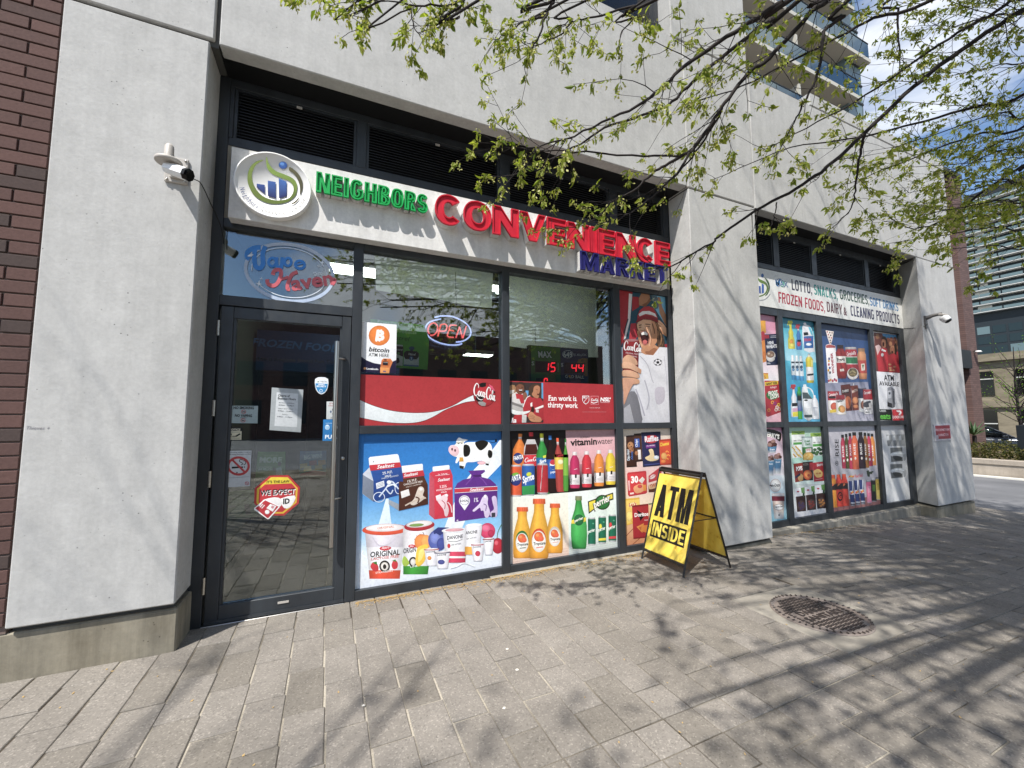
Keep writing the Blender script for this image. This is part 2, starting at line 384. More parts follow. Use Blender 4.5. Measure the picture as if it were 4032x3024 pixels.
# brick wall left of the pier
bw = MB().box(-3.6, -1.568, 0.030, 0.30, 0.252, 7.4).build('brick_wall', M['mortar'], bld)
bh, bl, mj = 0.0755, 0.262, 0.009
def brick_mesh(l, h, seed):
    mb = MB(); mb.box(-l / 2, l / 2, 0, 0.02, -h / 2, h / 2, 0.0025); o = mb.build('brick', M['brick']); me = o.data; bpy.data.objects.remove(o); return me
bm_full, bm_half = brick_mesh(bl - mj, bh - mj, 1), brick_mesh(bl / 2 - mj, bh - mj, 2)
cnt = 0
for j in range(60):
    z = 0.29 + bh * (j + 0.5)
    if z > 4.7: break
    x = -1.570 - (bl / 2 if j % 2 else 0.0)
    if j % 2:
        o = bpy.data.objects.new('brick', bm_half); link(o, bw); o.location = (-1.570 - bl / 4, 0.018 + rnd.uniform(-0.0015, 0.0015), z)
    for i in range(3):
        xc = x - bl * (i + 0.5)
        if not in_frame((xc + bl / 2, 0.02, z), 120): continue
        o = bpy.data.objects.new('brick', bm_full); link(o, bw); o.location = (xc, 0.018 + rnd.uniform(-0.002, 0.0015), z); cnt += 1
# body of the building behind the facade, roof, soffits
boxo('rear_wall', -3.6, 9.64, 8.6, 9.0, -0.4, 5.6, M['concrete'], bld)
boxo('roof', -3.6, 9.66, 0.26, 8.6, 5.45, 5.60, M['slab'], bld)
boxo('side_wall', 9.40, 9.66, 1.62, 8.6, -0.4, 5.44, M['concrete'], bld)
for x0, x1 in ((-0.835, 3.536), (4.622, 8.62)):
    boxo('soffit', x0, x1, 0.125, 0.62, 3.945, 3.97, M['black'], bld)
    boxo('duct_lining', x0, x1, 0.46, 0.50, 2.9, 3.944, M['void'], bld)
# upper window band above the first shopfront
uw = MB().box(1.20, 3.37, 0.26, 0.29, 5.69, 9.6).build('upper_window', M['lens'], bld)
mb = MB(); mb.box(1.20, 3.37, 0.18, 0.258, 5.69, 5.75); mb.box(3.31, 3.368, 0.18, 0.258, 5.752, 9.6); mb.box(2.3, 2.36, 0.18, 0.258, 5.752, 9.6); mb.build('frame', M['frame'], uw)

# ---- shopfront frames
def frame_grid(xs, zs, extra=(), name='shopfront_frame', yb=0.40):
    """xs: (x0,x1) of every upright; zs: (z0,z1) of every rail, uprights run through"""
    mb = MB(); zmin = min(z[0] for z in zs); zmax = max(z[1] for z in zs)
    for a, b in xs: mb.box(a, b, YS, yb, zmin, zmax, 0.003)
    for (a, b), (c, d) in zip(xs, xs[1:]):
        for z0, z1 in zs: mb.box(b + 0.0005, c - 0.0005, YS + 0.003, yb - 0.003, z0, z1, 0.002)
    for e in extra: mb.box(*e)
    return mb.build(name, M['frame'], bld)
U1 = [(0.122, 0.197), (1.426, 1.499), (2.708, 2.795), (3.475, 3.536)]
frame_grid(U1, [(0.0, 0.072), (1.271, 1.334), (2.775, 2.858)])
U1a = [(-0.845, -0.762), (0.1215 - 0.06 + 0.06, 0.1216)]
mb = MB(); mb.box(-0.850, -0.768, YS, 0.40, -0.02, 3.944, 0.003); mb.box(-0.7675, 0.1215, YS + 0.003, 0.397, 2.212, 2.285, 0.002); mb.box(-0.7675, 0.1215, YS + 0.003, 0.397, 2.790, 2.858, 0.002); mb.build('shopfront_frame', M['frame'], bld)
U2 = [(4.60, 4.66), (5.406, 5.507), (6.245, 6.357), (7.601, 7.697), (8.464, 8.61)]
frame_grid(U2, [(-0.004, 0.075), (1.254, 1.323), (2.736, 2.832)])
# louvre storeys: uprights, rails, slats
def louvre_row(divs, z0, z1, x0, x1):
    mb = MB(); mb.box(x0, x1, YS + 0.003, 0.40, z0 - 0.062, z0 - 0.002, 0.002); mb.box(x0, x1, YS + 0.003, 0.40, z1 + 0.002, 3.944, 0.002)
    for a, b in divs: mb.box(a, b, YS, 0.40, z0 - 0.002, z1 + 0.002, 0.002)
    mb.build('louvre_frame', M['frame'], bld)
    for (a, b), (c, d) in zip(divs, divs[1:]):
        w = c - b; lp = MB(); t = 0.022
        for q in ((b + 0.002, b + t), (c - t, c - 0.002)): lp.box(q[0], q[1], YS + 0.012, 0.39, z0, z1)
        lp.box(b + t, c - t, YS + 0.012, 0.39, z0, z0 + 0.012); lp.box(b + t, c - t, YS + 0.012, 0.39, z1 - 0.012, z1)
        lo = lp.build('louvre_panel', M['frame'], bld)
        sm = MB(); L0 = w - 2 * t - 0.004
        sm.add([(-L0 / 2, 0, -0.006), (L0 / 2, 0, -0.006), (L0 / 2, 0.045, 0.020), (-L0 / 2, 0.045, 0.020), (-L0 / 2, 0, -0.011), (L0 / 2, 0, -0.011), (L0 / 2, 0.045, 0.017), (-L0 / 2, 0.045, 0.017)],
               [(0, 1, 2, 3), (7, 6, 5, 4), (0, 4, 5, 1), (0, 3, 7, 4), (1, 5, 6, 2)])
        so_ = sm.build('slat', M['slatm'], lo); me = so_.data; nsl = 16
        for i in range(nsl):
            o = so_ if i == 0 else link(bpy.data.objects.new('slat', me), lo)
            o.location = ((b + c) / 2, YS + 0.02, z0 + 0.024 + (z1 - z0 - 0.036) * i / (nsl - 1) - 0.004)
        lb = MB().box((b + c) / 2 - 0.02, (b + c) / 2 + 0.02, YS + 0.006, YS + 0.011, z1 - 0.03, z1 - 0.012).build('maker_plate', M['offwhite'], lo)
louvre_row([(-0.7675, -0.742), (0.117, 0.194), (1.404, 1.492), (2.690, 2.780), (3.455, 3.536)], 3.480, 3.880, -0.7675, 3.536)
louvre_row([(4.61, 4.66), (5.40, 5.51), (6.236, 6.35), (7.59, 7.70), (8.44, 8.61)], 3.420, 3.850, 4.61, 8.61)
# fascia boards
M['fascia'] = concrete('painted_fascia', '#dddbd7', '#e8e6e2', False, 0.14)
boxo('fascia_board', -0.722, 3.373, 0.20, 0.298, 2.823, 3.352, M['fascia'], bld, 0.003)
boxo('fascia_return', -0.7672, 3.52, 0.305, 0.42, 2.859, 3.416, M['curb'], bld)
boxo('fascia_board', 4.62, 8.61, 0.302, 0.42, 2.834, 3.350, M['frame'], bld)
# panes
def pane(x0, x1, z0, z1, y=YG, parent=None, name='pane'):
    return MB().box(x0, x1, y, y + 0.008, z0, z1).build(name, M['glass'], parent or bld)
for a, b in ((0.197, 1.426), (1.499, 2.708), (2.795, 3.475)):
    pane(a, b, 1.334, 2.775); pane(a, b, 0.072, 1.271)
pane(-0.768, 0.122, 2.285, 2.790)
for a, b in ((4.66, 5.406), (5.507, 6.245), (6.357, 7.601), (7.697, 8.464)):
    pane(a, b, 1.323, 2.736); pane(a, b, 0.075, 1.254)
# ---- entrance door
door = MB()
DX0, DX1, DZ0, DZ1 = -0.753, 0.118, 0.006, 2.205
door.box(DX0, -0.676, 0.306, 0.366, DZ0, DZ1, 0.003); door.box(0.051, DX1, 0.306, 0.366, DZ0, DZ1, 0.003)
door.box(-0.6755, 0.0505, 0.308, 0.364, DZ0, 0.122, 0.003); door.box(-0.6755, 0.0505, 0.308, 0.364, 2.121, DZ1, 0.003)
door.box(-0.675, -0.66, 0.318, 0.36, 0.1225, 2.1205); door.box(0.036, 0.0498, 0.318, 0.36, 0.1225, 2.1205)
door.box(DX0, DX1, 0.300, 0.3055, DZ0 + 0.002, 0.03)
dr = door.build('entrance_door', M['frame'], bld)
pane(-0.675, 0.050, 0.123, 2.120, 0.335, dr)
h = MB(); h.tube([(0.017, 0.245, 0.44), (0.017, 0.245, 1.99)], 0.0165, 14)
for z in (0.79, 1.86): h.tube([(0.017, 0.245, z), (0.05, 0.262, z), (0.08, 0.29, z), (0.082, 0.31, z)], 0.0085, 8)
h.build('handle', M['steel'], dr)
for z in (0.27, 0.98, 1.47, 2.04):
    hm = MB(); hm.tube([(-0.762, 0.296, z - 0.055), (-0.762, 0.296, z + 0.055)], 0.010, 10)
    for q in (-0.02, 0.02): hm.tube([(-0.762, 0.296, z + q - 0.002), (-0.762, 0.296, z + q + 0.002)], 0.0112, 10)
    hm.build('hinge', M['steel'], dr)
MB().lathe([(0.0, 0.0), (0.014, 0.0), (0.014, -0.010), (0.009, -0.014), (0, -0.014)], (0.083, 0.306, 1.085), (0, 1, 0), 16).build('lock_cylinder', M['steel'], dr)
MB().box(-0.32, -0.25, 0.303, 0.3075, 0.070, 0.084).build('maker_plate', M['offwhite'], dr)
boxo('threshold', -0.768, 0.122, 0.285, 0.42, -0.03, 0.005, M['steel'], bld, 0.003)
# ---- shop interior seen through the glass
M['in_wall'] = mat('shop_wall_paint', '#3d463a', 0.8); M['in_floor'] = mat('shop_floor_tile', '#6f6c66', 0.35); M['in_ceil'] = mat('shop_ceiling', '#4c4e4b', 0.9)
boxo('shop_floor', -0.84, 8.6, 0.42, 7.0, -0.16, -0.03, M['in_floor'], bld)
boxo('shop_ceiling', -0.84, 8.6, 0.50, 7.0, 3.02, 3.10, M['in_ceil'], bld)
boxo('shop_back_wall', -0.84, 8.6, 6.9, 7.0, -0.03, 3.02, M['in_wall'], bld)
boxo('partition_wall', -0.95, -0.852, 0.41, 7.0, -0.16, 3.1, M['in_wall'], bld); boxo('partition_wall', 4.70, 4.78, 0.52, 6.9, -0.03, 3.02, M['in_wall'], bld)
# ================================================================== lettering
def arc(cx, cy, rx, ry, a0, a1, n=14, e=2.0):
    o = []
    for i in range(n + 1):
        a = math.radians(a0 + (a1 - a0) * i / n); c, s = math.cos(a), math.sin(a)
        o.append((cx + rx * math.copysign(abs(c) ** (2 / e), c), cy + ry * math.copysign(abs(s) ** (2 / e), s)))
    return o
def glyph(ch, W, s, t, e=2.2):
    """outline loops (first outer, then holes) of a block capital of height 1, width W, stem s, bar t"""
    h = W / 2
    if ch == 'I': return [[(0, 0), (0, 1), (s, 1), (s, 0)]]
    if ch == 'L': return [[(0, 0), (0, 1), (s, 1), (s, t), (W, t), (W, 0)]]
    if ch == 'T': return [[(h - s / 2, 0), (h - s / 2, 1 - t), (0, 1 - t), (0, 1), (W, 1), (W, 1 - t), (h + s / 2, 1 - t), (h + s / 2, 0)]]
    if ch == 'E':
        m = 0.5 - t / 2; return [[(0, 0), (0, 1), (W, 1), (W, 1 - t), (s, 1 - t), (s, m + t), (W * .92, m + t), (W * .92, m), (s, m), (s, t), (W, t), (W, 0)]]
    if ch == 'F':
        m = 0.46 - t / 2; return [[(0, 0), (0, 1), (W, 1), (W, 1 - t), (s, 1 - t), (s, m + t), (W * .9, m + t), (W * .9, m), (s, m), (s, 0)]]
    if ch == 'H':
        m = 0.5 - t / 2; return [[(0, 0), (0, 1), (s, 1), (s, m + t), (W - s, m + t), (W - s, 1), (W, 1), (W, 0), (W - s, 0), (W - s, m), (s, m), (s, 0)]]
    if ch == 'N':
        k = 0.48; return [[(0, 0), (0, 1), (s * 1.02, 1), (W - s, k), (W - s, 1), (W, 1), (W, 0), (W - s * 1.02, 0), (s, 1 - k), (s, 0)]]
    if ch == 'M': return [[(0, 0), (0, 1), (s * 1.15, 1), (h, .40), (W - s * 1.15, 1), (W, 1), (W, 0), (W - s, 0), (W - s, .56), (h + .38 * s, .0), (h - .38 * s, .0), (s, .56), (s, 0)]]
    if ch == 'V': 
        q = s * 1.05; dx = h - .5 * s; yv = max(0.12, 1 - (W - 2 * q) / (2 * dx))
        return [[(0, 1), (q, 1), (h, yv), (W - q, 1), (W, 1), (h + .5 * s, 0), (h - .5 * s, 0)]]
    if ch == 'A':
        q = s * 1.05; dx = h - .5 * s; c0 = .17; c1 = c0 + t * .85; ap = (W - 2 * q) / (2 * dx)
        o = [[(0, 0), (dx, 1), (W - dx, 1), (W, 0), (W - q, 0), (W - q - c0 * dx, c0), (q + c0 * dx, c0), (q, 0)]]
        if ap > c1 + .06: o.append([(q + c1 * dx, c1), (W - q - c1 * dx, c1), (h, ap)])
        return o
    if ch == 'W':
        q = s; return [[(0, 1), (q, 1), (W * .27, .32), (h - q * .45, 1), (h + q * .45, 1), (W * .73, .32), (W - q, 1), (W, 1), (W * .80, 0), (W * .67, 0), (h, .60), (W * .33, 0), (W * .20, 0)]]
    if ch == 'K': return [[(0, 0), (0, 1), (s, 1), (s, .60), (W - s * 1.15, 1), (W, 1), (W * .60, .55), (W, 0), (W - s * 1.2, 0), (s + .30 * (W - s), .42), (s, .34), (s, 0)]]
    if ch == 'X': return [[(0, 0), (h - s * .55, .5), (0, 1), (s * 1.2, 1), (h, .66), (W - s * 1.2, 1), (W, 1), (h + s * .55, .5), (W, 0), (W - s * 1.2, 0), (h, .34), (s * 1.2, 0)]]
    if ch == 'Y': return [[(0, 1), (s * 1.1, 1), (h, .60), (W - s * 1.1, 1), (W, 1), (h + s / 2, .42), (h + s / 2, 0), (h - s / 2, 0), (h - s / 2, .42)]]
    if ch == 'Z': return [[(0, 0), (0, t), (W - s * 1.2, 1 - t), (0, 1 - t), (0, 1), (W, 1), (W, 1 - t), (s * 1.2, t), (W, t), (W, 0)]]
    if ch == 'O': return [arc(h, .5, h, .5, 0, 360, 28, e)[:-1], arc(h, .5, h - s, .5 - t, 0, 360, 28, e)[:-1]]
    if ch == 'D':
        a = W * .42; return [[(0, 0), (0, 1)] + arc(a, .5, W - a, .5, 90, -90, 14, e), [(s, t)] + arc(a, .5, W - a - s, .5 - t, -90, 90, 14, e) + [(s, 1 - t)]]
    if ch in 'PR':
        a = W * .45; yb = .44; cy = (1 + yb) / 2; ry = (1 - yb) / 2
        tail = [(s, yb), (s, 0), (0, 0)] if ch == 'P' else [(W * .66, yb - .0), (W, 0), (W - s * 1.15, 0), (s + .08, yb - .02), (s, yb - .02), (s, 0), (0, 0)]
        ar = arc(a, cy, W * (1 if ch == 'P' else .98) - a, ry, 90, -90 if ch == 'P' else -62, 12, e)
        return [[(0, 1)] + ar + tail, [(s, yb + t * .9)] + arc(a, cy, W - a - s, ry - t * .95, -90, 90, 10, e) + [(s, 1 - t)]]
    if ch == 'B':
        a = W * .45; mi = .52; cy1 = (1 + mi) / 2; r1 = (1 - mi) / 2; cy2 = mi / 2; r2_ = mi / 2
        return [[(0, 0), (0, 1)] + arc(a, cy1, W * .95 - a, r1, 90, -80, 10, e) + arc(a, cy2, W - a, r2_, 80, -90, 10, e),
                [(s, mi + t * .45)] + arc(a, cy1, W * .95 - a - s, r1 - t * .75, -90, 90, 8, e) + [(s, 1 - t)], [(s, t)] + arc(a, cy2, W - a - s, r2_ - t * .75, -90, 90, 8, e) + [(s, mi - t * .45)]]
    if ch == 'C': return [arc(h, .5, h, .5, 38, 322, 24, e) + arc(h, .5, h - s, .5 - t, 318, 42, 22, e)]
    if ch == 'G': return [arc(h, .5, h, .5, 38, 312, 22, e) + [(W, .16), (W, .53), (W * .52, .53), (W * .52, .53 - t * .9), (W - s, .53 - t * .9), (W - s, .26)] + arc(h, .5, h - s, .5 - t, 306, 42, 20, e)]
    if ch == 'S':
        ry = (1 - t) / 4; rx = (W - s) / 2; c1 = 1 - t / 2 - ry; c2 = t / 2 + ry
        cl = arc(h, c1, rx, ry, 22, 262, 16, 2.2) + arc(h, c2, rx, ry, 82, -158, 16, 2.2); lo, ro = [], []
        for i, p in enumerate(cl):
            a, b = cl[max(0, i - 1)], cl[min(len(cl) - 1, i + 1)]; dx, dy = b[0] - a[0], b[1] - a[1]; l = math.hypot(dx, dy) or 1; nx, ny = -dy / l, dx / l
            k = 1.0; lo.append((p[0] + nx * s / 2 * k, p[1] + ny * t / 2 * k)); ro.append((p[0] - nx * s / 2 * k, p[1] - ny * t / 2 * k))
        return [lo + ro[::-1]]
    if ch == 'U':
        b = h; return [[(0, 1), (s, 1), (s, .36)] + arc(h, .36, h - s, .36 - t, 180, 360, 12, e) + [(W - s, 1), (W, 1), (W, .36)] + arc(h, .36, h, .36, 0, -180, 14, e)]
    if ch == ',': return [[(0, .16), (s, .16), (s, .02), (s * .45, -.16), (s * .1, -.16), (s * .35, 0), (0, 0)]]
    if ch == '.': return [[(0, .0), (0, .15), (s, .15), (s, 0)]]
    if ch == "'": return [[(0, .75), (0, 1), (s * .9, 1), (s * .7, .75)]]
    return None
WIDE = {'M': 1.3, 'W': 1.45, 'O': 1.05, 'G': 1.05, 'C': .96, 'N': 1.04, 'E': .86, 'F': .82, 'L': .82, 'T': .95, 'S': .95, 'A': 1.1, 'V': 1.1, 'Y': 1.05, 'K': 1.06}
_bf = {}
def bfont(s, off=0.0, res=3):
    key = (s, off, res)
    if key not in _bf:
        c = bpy.data.curves.new('lettering_curve', 'FONT'); c.body = s; c.offset = off; c.resolution_u = res
        o = bpy.data.objects.new('lettering_curve', c); COL.objects.link(o); dg = bpy.context.evaluated_depsgraph_get(); me = o.evaluated_get(dg).to_mesh()
        vs = [(v.co.x, v.co.y) for v in me.vertices]; fs = [tuple(p.vertices) for p in me.polygons]
        o.evaluated_get(dg).to_mesh_clear(); bpy.data.objects.remove(o); bpy.data.curves.remove(c); _bf[key] = (vs, fs)
    return _bf[key]
def block_layout(text, total, s, t=None, gap=.10, e=2.2, space=.42):
    """glyph outlines placed left to right so that the word is `total` wide (cap height 1)"""
    t = t or s * .82; fixed = 0; unit = 0; n = len(text)
    for c in text:
        if c == ' ': fixed += space
        elif c in "I,.'": fixed += s
        else: unit += WIDE.get(c, 1.0)
    ng = sum(1 for a, b in zip(text, text[1:]) if a != ' ' and b != ' ')
    u = max(.12, (total - fixed - gap * ng) / max(unit, .01)); x = 0; out = []
    for i, c in enumerate(text):
        if c == ' ': x += space; continue
        w = s if c in "I,.'" else u * WIDE.get(c, 1.0)
        g = glyph(c, w, s, t, e)
        if g: out.append((c, [[(px + x, py) for px, py in lp] for lp in g]))
        x += w
        if i + 1 < n and text[i + 1] != ' ': x += gap
    return out
def tess(loops):
    return tessellate_polygon([[Vector((p[0], p[1], 0)) for p in lp] for lp in loops])

# ================================================================== flat print: polygons in one plane, each a little in front of the last
class Art:
    """Print on a flat sheet that stands in the plane y = const. Shapes are given in units of a view (ox, oy, scale) of the photo and carried to the plane."""
    def __init__(s, name, y, view, label, cat, group=None, m='print', thick=0.0):
        s.y = y; s.view = view; s.m = m; s.secs = {'': ([], [], [])}; s.cur = ''; s.boxes = []; s.args = (name, label, cat, group); s.thick = thick; s.step = 0.00022; s.order = ['']
    def part(s, name=''):
        s.cur = name
        if name not in s.secs: s.secs[name] = ([], [], []); s.order.append(name)
        return s
    def w(s, u, v):
        p = on_y(s.view[0] + u * s.view[2], s.view[1] + v * s.view[2], s.y); return (p.x, p.z)
    def _emit(s, P, F, C):
        xs = [p[0] for p in P]; zs = [p[1] for p in P]; b = (min(xs), max(xs), min(zs), max(zs)); l = 0
        for q, ql in s.boxes:
            if q[0] < b[1] and q[1] > b[0] and q[2] < b[3] and q[3] > b[2] and ql >= l: l = ql + 1
        s.boxes.append((b, l)); V, FF, CC = s.secs[s.cur]; n = len(V); y = s.y - s.step * l
        V += [(p[0], y, p[1]) for p in P]; FF += [tuple(i + n for i in f) for f in F]; CC += C
    def raw(s, loops, col, cols=None):
        P = [p for lp in loops for p in lp]; F = tess(loops); c = hexlin(col) if col else None
        if cols: C = [hexlin(k) for k in cols]
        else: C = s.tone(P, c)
        s._emit(P, F, C)
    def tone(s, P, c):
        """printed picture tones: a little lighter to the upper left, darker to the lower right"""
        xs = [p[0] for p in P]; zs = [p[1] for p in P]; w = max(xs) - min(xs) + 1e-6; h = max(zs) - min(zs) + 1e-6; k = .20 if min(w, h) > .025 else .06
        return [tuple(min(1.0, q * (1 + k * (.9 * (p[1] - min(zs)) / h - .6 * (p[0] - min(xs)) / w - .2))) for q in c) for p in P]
    def poly(s, pts, col, cols=None, smooth=0):
        if smooth: pts = smooth_closed(pts, smooth)
        s.raw([[s.w(*p) for p in pts]], col, cols); return s
    def grad(s, q, ctop, cbot, n=1):
        """quad tl,tr,br,bl with vertical colour change"""
        s.raw([[s.w(*p) for p in q]], None, [ctop, ctop, cbot, cbot]); return s
    def ell(s, cx, cy, rx, ry, col, rot=0, n=22, a0=0, a1=360):
        c, sn = math.cos(math.radians(rot)), math.sin(math.radians(rot)); full = abs(a1 - a0) >= 360
        A = [math.radians(a0 + (a1 - a0) * i / n) for i in range(n if full else n + 1)]
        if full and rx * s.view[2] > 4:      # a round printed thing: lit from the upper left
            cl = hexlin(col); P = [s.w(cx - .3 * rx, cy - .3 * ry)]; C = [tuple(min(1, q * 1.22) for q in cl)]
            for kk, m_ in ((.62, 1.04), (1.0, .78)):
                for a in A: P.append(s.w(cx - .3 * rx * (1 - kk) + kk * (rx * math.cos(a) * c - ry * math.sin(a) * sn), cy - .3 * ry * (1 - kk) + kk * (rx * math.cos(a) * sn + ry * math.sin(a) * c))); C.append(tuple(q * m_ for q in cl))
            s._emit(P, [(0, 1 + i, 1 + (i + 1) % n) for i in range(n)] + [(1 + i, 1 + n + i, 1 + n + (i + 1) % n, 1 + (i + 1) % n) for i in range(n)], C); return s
        s.poly([(cx + rx * math.cos(a) * c - ry * math.sin(a) * sn, cy + rx * math.cos(a) * sn + ry * math.sin(a) * c) for a in A], col); return s
    def ring(s, cx, cy, rx, ry, wd_, col, rot=0, n=32):
        c, sn = math.cos(math.radians(rot)), math.sin(math.radians(rot)); lps = []
        for k in (0, wd_): lps.append([s.w(cx + (rx - k) * math.cos(a) * c - (ry - k) * math.sin(a) * sn, cy + (rx - k) * math.cos(a) * sn + (ry - k) * math.sin(a) * c) for a in [2 * PI * i / n for i in range(n)]])
        s.raw(lps, col); return s
    def line(s, pts, wd_, col, taper=None):
        pts = [(float(a), float(b)) for a, b in pts]; lo, hi = [], []
        for i, p in enumerate(pts):
            a, b = pts[max(0, i - 1)], pts[min(len(pts) - 1, i + 1)]; dx, dy = b[0] - a[0], b[1] - a[1]; l = math.hypot(dx, dy) or 1
            k = wd_ / 2 * (taper[i] if taper else 1); lo.append((p[0] - dy / l * k, p[1] + dx / l * k)); hi.append((p[0] + dy / l * k, p[1] - dx / l * k))
        P = [s.w(*p) for p in lo + hi]; n = len(lo)
        s._emit(P, [(i, i + 1, n + i + 1, n + i) for i in range(n - 1)], [hexlin(col)] * len(P)); return s
    def curve(s, pts, wd_, col, sub=4, taper=None):
        q = smooth_open(pts, sub); tp = None
        if taper: tp = [np.interp(i / (len(q) - 1), np.linspace(0, 1, len(taper)), taper) for i in range(len(q))]
        return s.line(q, wd_, col, tp)
    def text(s, txt, p0, p1, h, col, font='f', bold=.012, shear=0.0, stem=.24, gap=.10, e=2.4, bar=None):
        """txt from baseline start p0 to baseline end p1 with cap height h (view units)"""
        a, b = s.w(*p0), s.w(*p1); u = s.w(p0[0], p0[1] - h); hh = u[1] - a[1]; dx, dz = b[0] - a[0], b[1] - a[1]; ln = math.hypot(dx, dz); ex, ez = dx / ln, dz / ln
        if font == 'k':
            for ch, loops in block_layout(txt, ln / hh, stem, bar, gap, e):
                lps = [[(a[0] + ex * hh * (x + shear * y) - ez * hh * y, a[1] + ez * hh * (x + shear * y) + ex * hh * y) for x, y in lp] for lp in loops]; s.raw(lps, col)
            return s
        vs, fs = bfont(txt, bold, 2 if h * s.view[2] < 40 else 4)
        if not vs: return s
        x0 = min(v[0] for v in vs); x1 = max(v[0] for v in vs); k = ln / (x1 - x0); cap = 0.69
        P = []
        for x, y in vs:
            X = (x - x0) * k; Y = y / cap * hh; X += shear * Y; P.append((a[0] + ex * X - ez * Y, a[1] + ez * X + ex * Y))
        s._emit(P, fs, [hexlin(col)] * len(P)); return s
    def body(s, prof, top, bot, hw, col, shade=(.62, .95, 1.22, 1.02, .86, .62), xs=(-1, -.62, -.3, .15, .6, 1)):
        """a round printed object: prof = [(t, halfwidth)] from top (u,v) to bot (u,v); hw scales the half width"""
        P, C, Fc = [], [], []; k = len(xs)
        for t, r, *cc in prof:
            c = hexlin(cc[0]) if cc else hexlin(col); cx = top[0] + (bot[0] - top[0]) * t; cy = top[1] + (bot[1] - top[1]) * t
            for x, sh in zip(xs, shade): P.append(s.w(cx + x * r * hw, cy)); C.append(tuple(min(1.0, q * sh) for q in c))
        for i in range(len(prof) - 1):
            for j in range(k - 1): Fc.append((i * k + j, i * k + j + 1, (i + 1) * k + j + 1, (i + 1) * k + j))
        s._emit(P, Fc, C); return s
    def build(s):
        name, label, cat, group = s.args; root = None
        for sec in s.order:
            V, Fc, C = s.secs[sec]
            if not V and sec: continue
            me = bpy.data.meshes.new(name if not sec else sec)
            if not sec and s.thick and len(V) >= 4:      # back of the sheet, so that it has a real thickness
                n = len(V); V = V + [(V[i][0], V[i][1] + s.thick, V[i][2]) for i in range(4)]; C = C + [C[i] for i in range(4)]
                Fc = Fc + [(n + 3, n + 2, n + 1, n)] + [(i, (i + 1) % 4, n + (i + 1) % 4, n + i) for i in range(4)]
            me.from_pydata(V, [], Fc); me.materials.append(M[s.m])
            ca = me.color_attributes.new('Col', 'FLOAT_COLOR', 'POINT'); ca.data.foreach_set('color', [x for c in C for x in (c[0], c[1], c[2], 1.0)]); me.update()
            o = bpy.data.objects.new(name if not sec else sec, me); link(o, root)
            if root is None: root = o
        return tag(root, label, cat, group)
def smooth_closed(p, n):
    o = []; k = len(p)
    for i in range(k):
        a, b, c, d = p[i - 1], p[i], p[(i + 1) % k], p[(i + 2) % k]
        for j in range(n):
            t = j / n; o.append(tuple(.5 * (2 * b[q] + (c[q] - a[q]) * t + (2 * a[q] - 5 * b[q] + 4 * c[q] - d[q]) * t * t + (3 * b[q] - a[q] - 3 * c[q] + d[q]) * t ** 3) for q in range(2)))
    return o
def smooth_open(p, n):
    o = []; k = len(p); D = len(p[0])
    for i in range(k - 1):
        a, b, c, d = p[max(i - 1, 0)], p[i], p[i + 1], p[min(i + 2, k - 1)]
        for j in range(n):
            t = j / n; o.append(tuple(.5 * (2 * b[q] + (c[q] - a[q]) * t + (2 * a[q] - 5 * b[q] + 4 * c[q] - d[q]) * t * t + (3 * b[q] - a[q] - 3 * c[q] + d[q]) * t ** 3) for q in range(D)))
    o.append(tuple(p[-1])); return o

# ================================================================== raised channel letters of the shop sign
def inset_loop(lp, d):
    n = len(lp); A = sum(lp[i][0] * lp[(i + 1) % n][1] - lp[(i + 1) % n][0] * lp[i][1] for i in range(n)); sg = 1 if A > 0 else -1; out = []
    for i in range(n):
        a, b, c = lp[i - 1], lp[i], lp[(i + 1) % n]
        e1 = (b[0] - a[0], b[1] - a[1]); e2 = (c[0] - b[0], c[1] - b[1]); l1 = math.hypot(*e1) or 1e-9; l2 = math.hypot(*e2) or 1e-9
        n1 = (-e1[1] / l1 * sg, e1[0] / l1 * sg); n2 = (-e2[1] / l2 * sg, e2[0] / l2 * sg); m = (n1[0] + n2[0], n1[1] + n2[1]); q = m[0] ** 2 + m[1] ** 2
        k = min(2.0 / max(q, .15), 2.2) * d; out.append((b[0] + m[0] * k, b[1] + m[1] * k))
    return out
def clean(lp):
    o = [lp[0]]
    for p in lp[1:]:
        if math.hypot(p[0] - o[-1][0], p[1] - o[-1][1]) > 1e-4: o.append(p)
    if math.hypot(o[0][0] - o[-1][0], o[0][1] - o[-1][1]) < 1e-4: o.pop()
    return o
def channel_letter(loops, yb, yf, mats, parent, rim=0.010, rec=0.012, trim=0.022):
    """loops in (x,z); returns white, coloured trim cap with a raised rim, coloured face set back"""
    mb = MB(); loops = [clean(l) for l in loops]; ins = []
    for i, lp in enumerate(loops):
        n = len(lp); il = inset_loop(lp, rim if i == 0 else -rim); ins.append(il)
        for a in range(n):
            b = (a + 1) % n; p, q = lp[a], lp[b]; r, t = il[a], il[b]
            mb.mi = 0; mb.face((p[0], yb, p[1]), (q[0], yb, q[1]), (q[0], yf + trim, q[1]), (p[0], yf + trim, p[1]))
            mb.mi = 1; mb.face((p[0], yf + trim, p[1]), (q[0], yf + trim, q[1]), (q[0], yf, q[1]), (p[0], yf, p[1]))
            mb.face((p[0], yf, p[1]), (q[0], yf, q[1]), (t[0], yf, t[1]), (r[0], yf, r[1])); mb.face((r[0], yf, r[1]), (t[0], yf, t[1]), (t[0], yf + rec, t[1]), (r[0], yf + rec, r[1]))
    P = [p for l in ins for p in l]; mb.mi = 1
    mb.add([(p[0], yf + rec, p[1]) for p in P], tess(ins))
    return mb.build('letter', mats, parent)
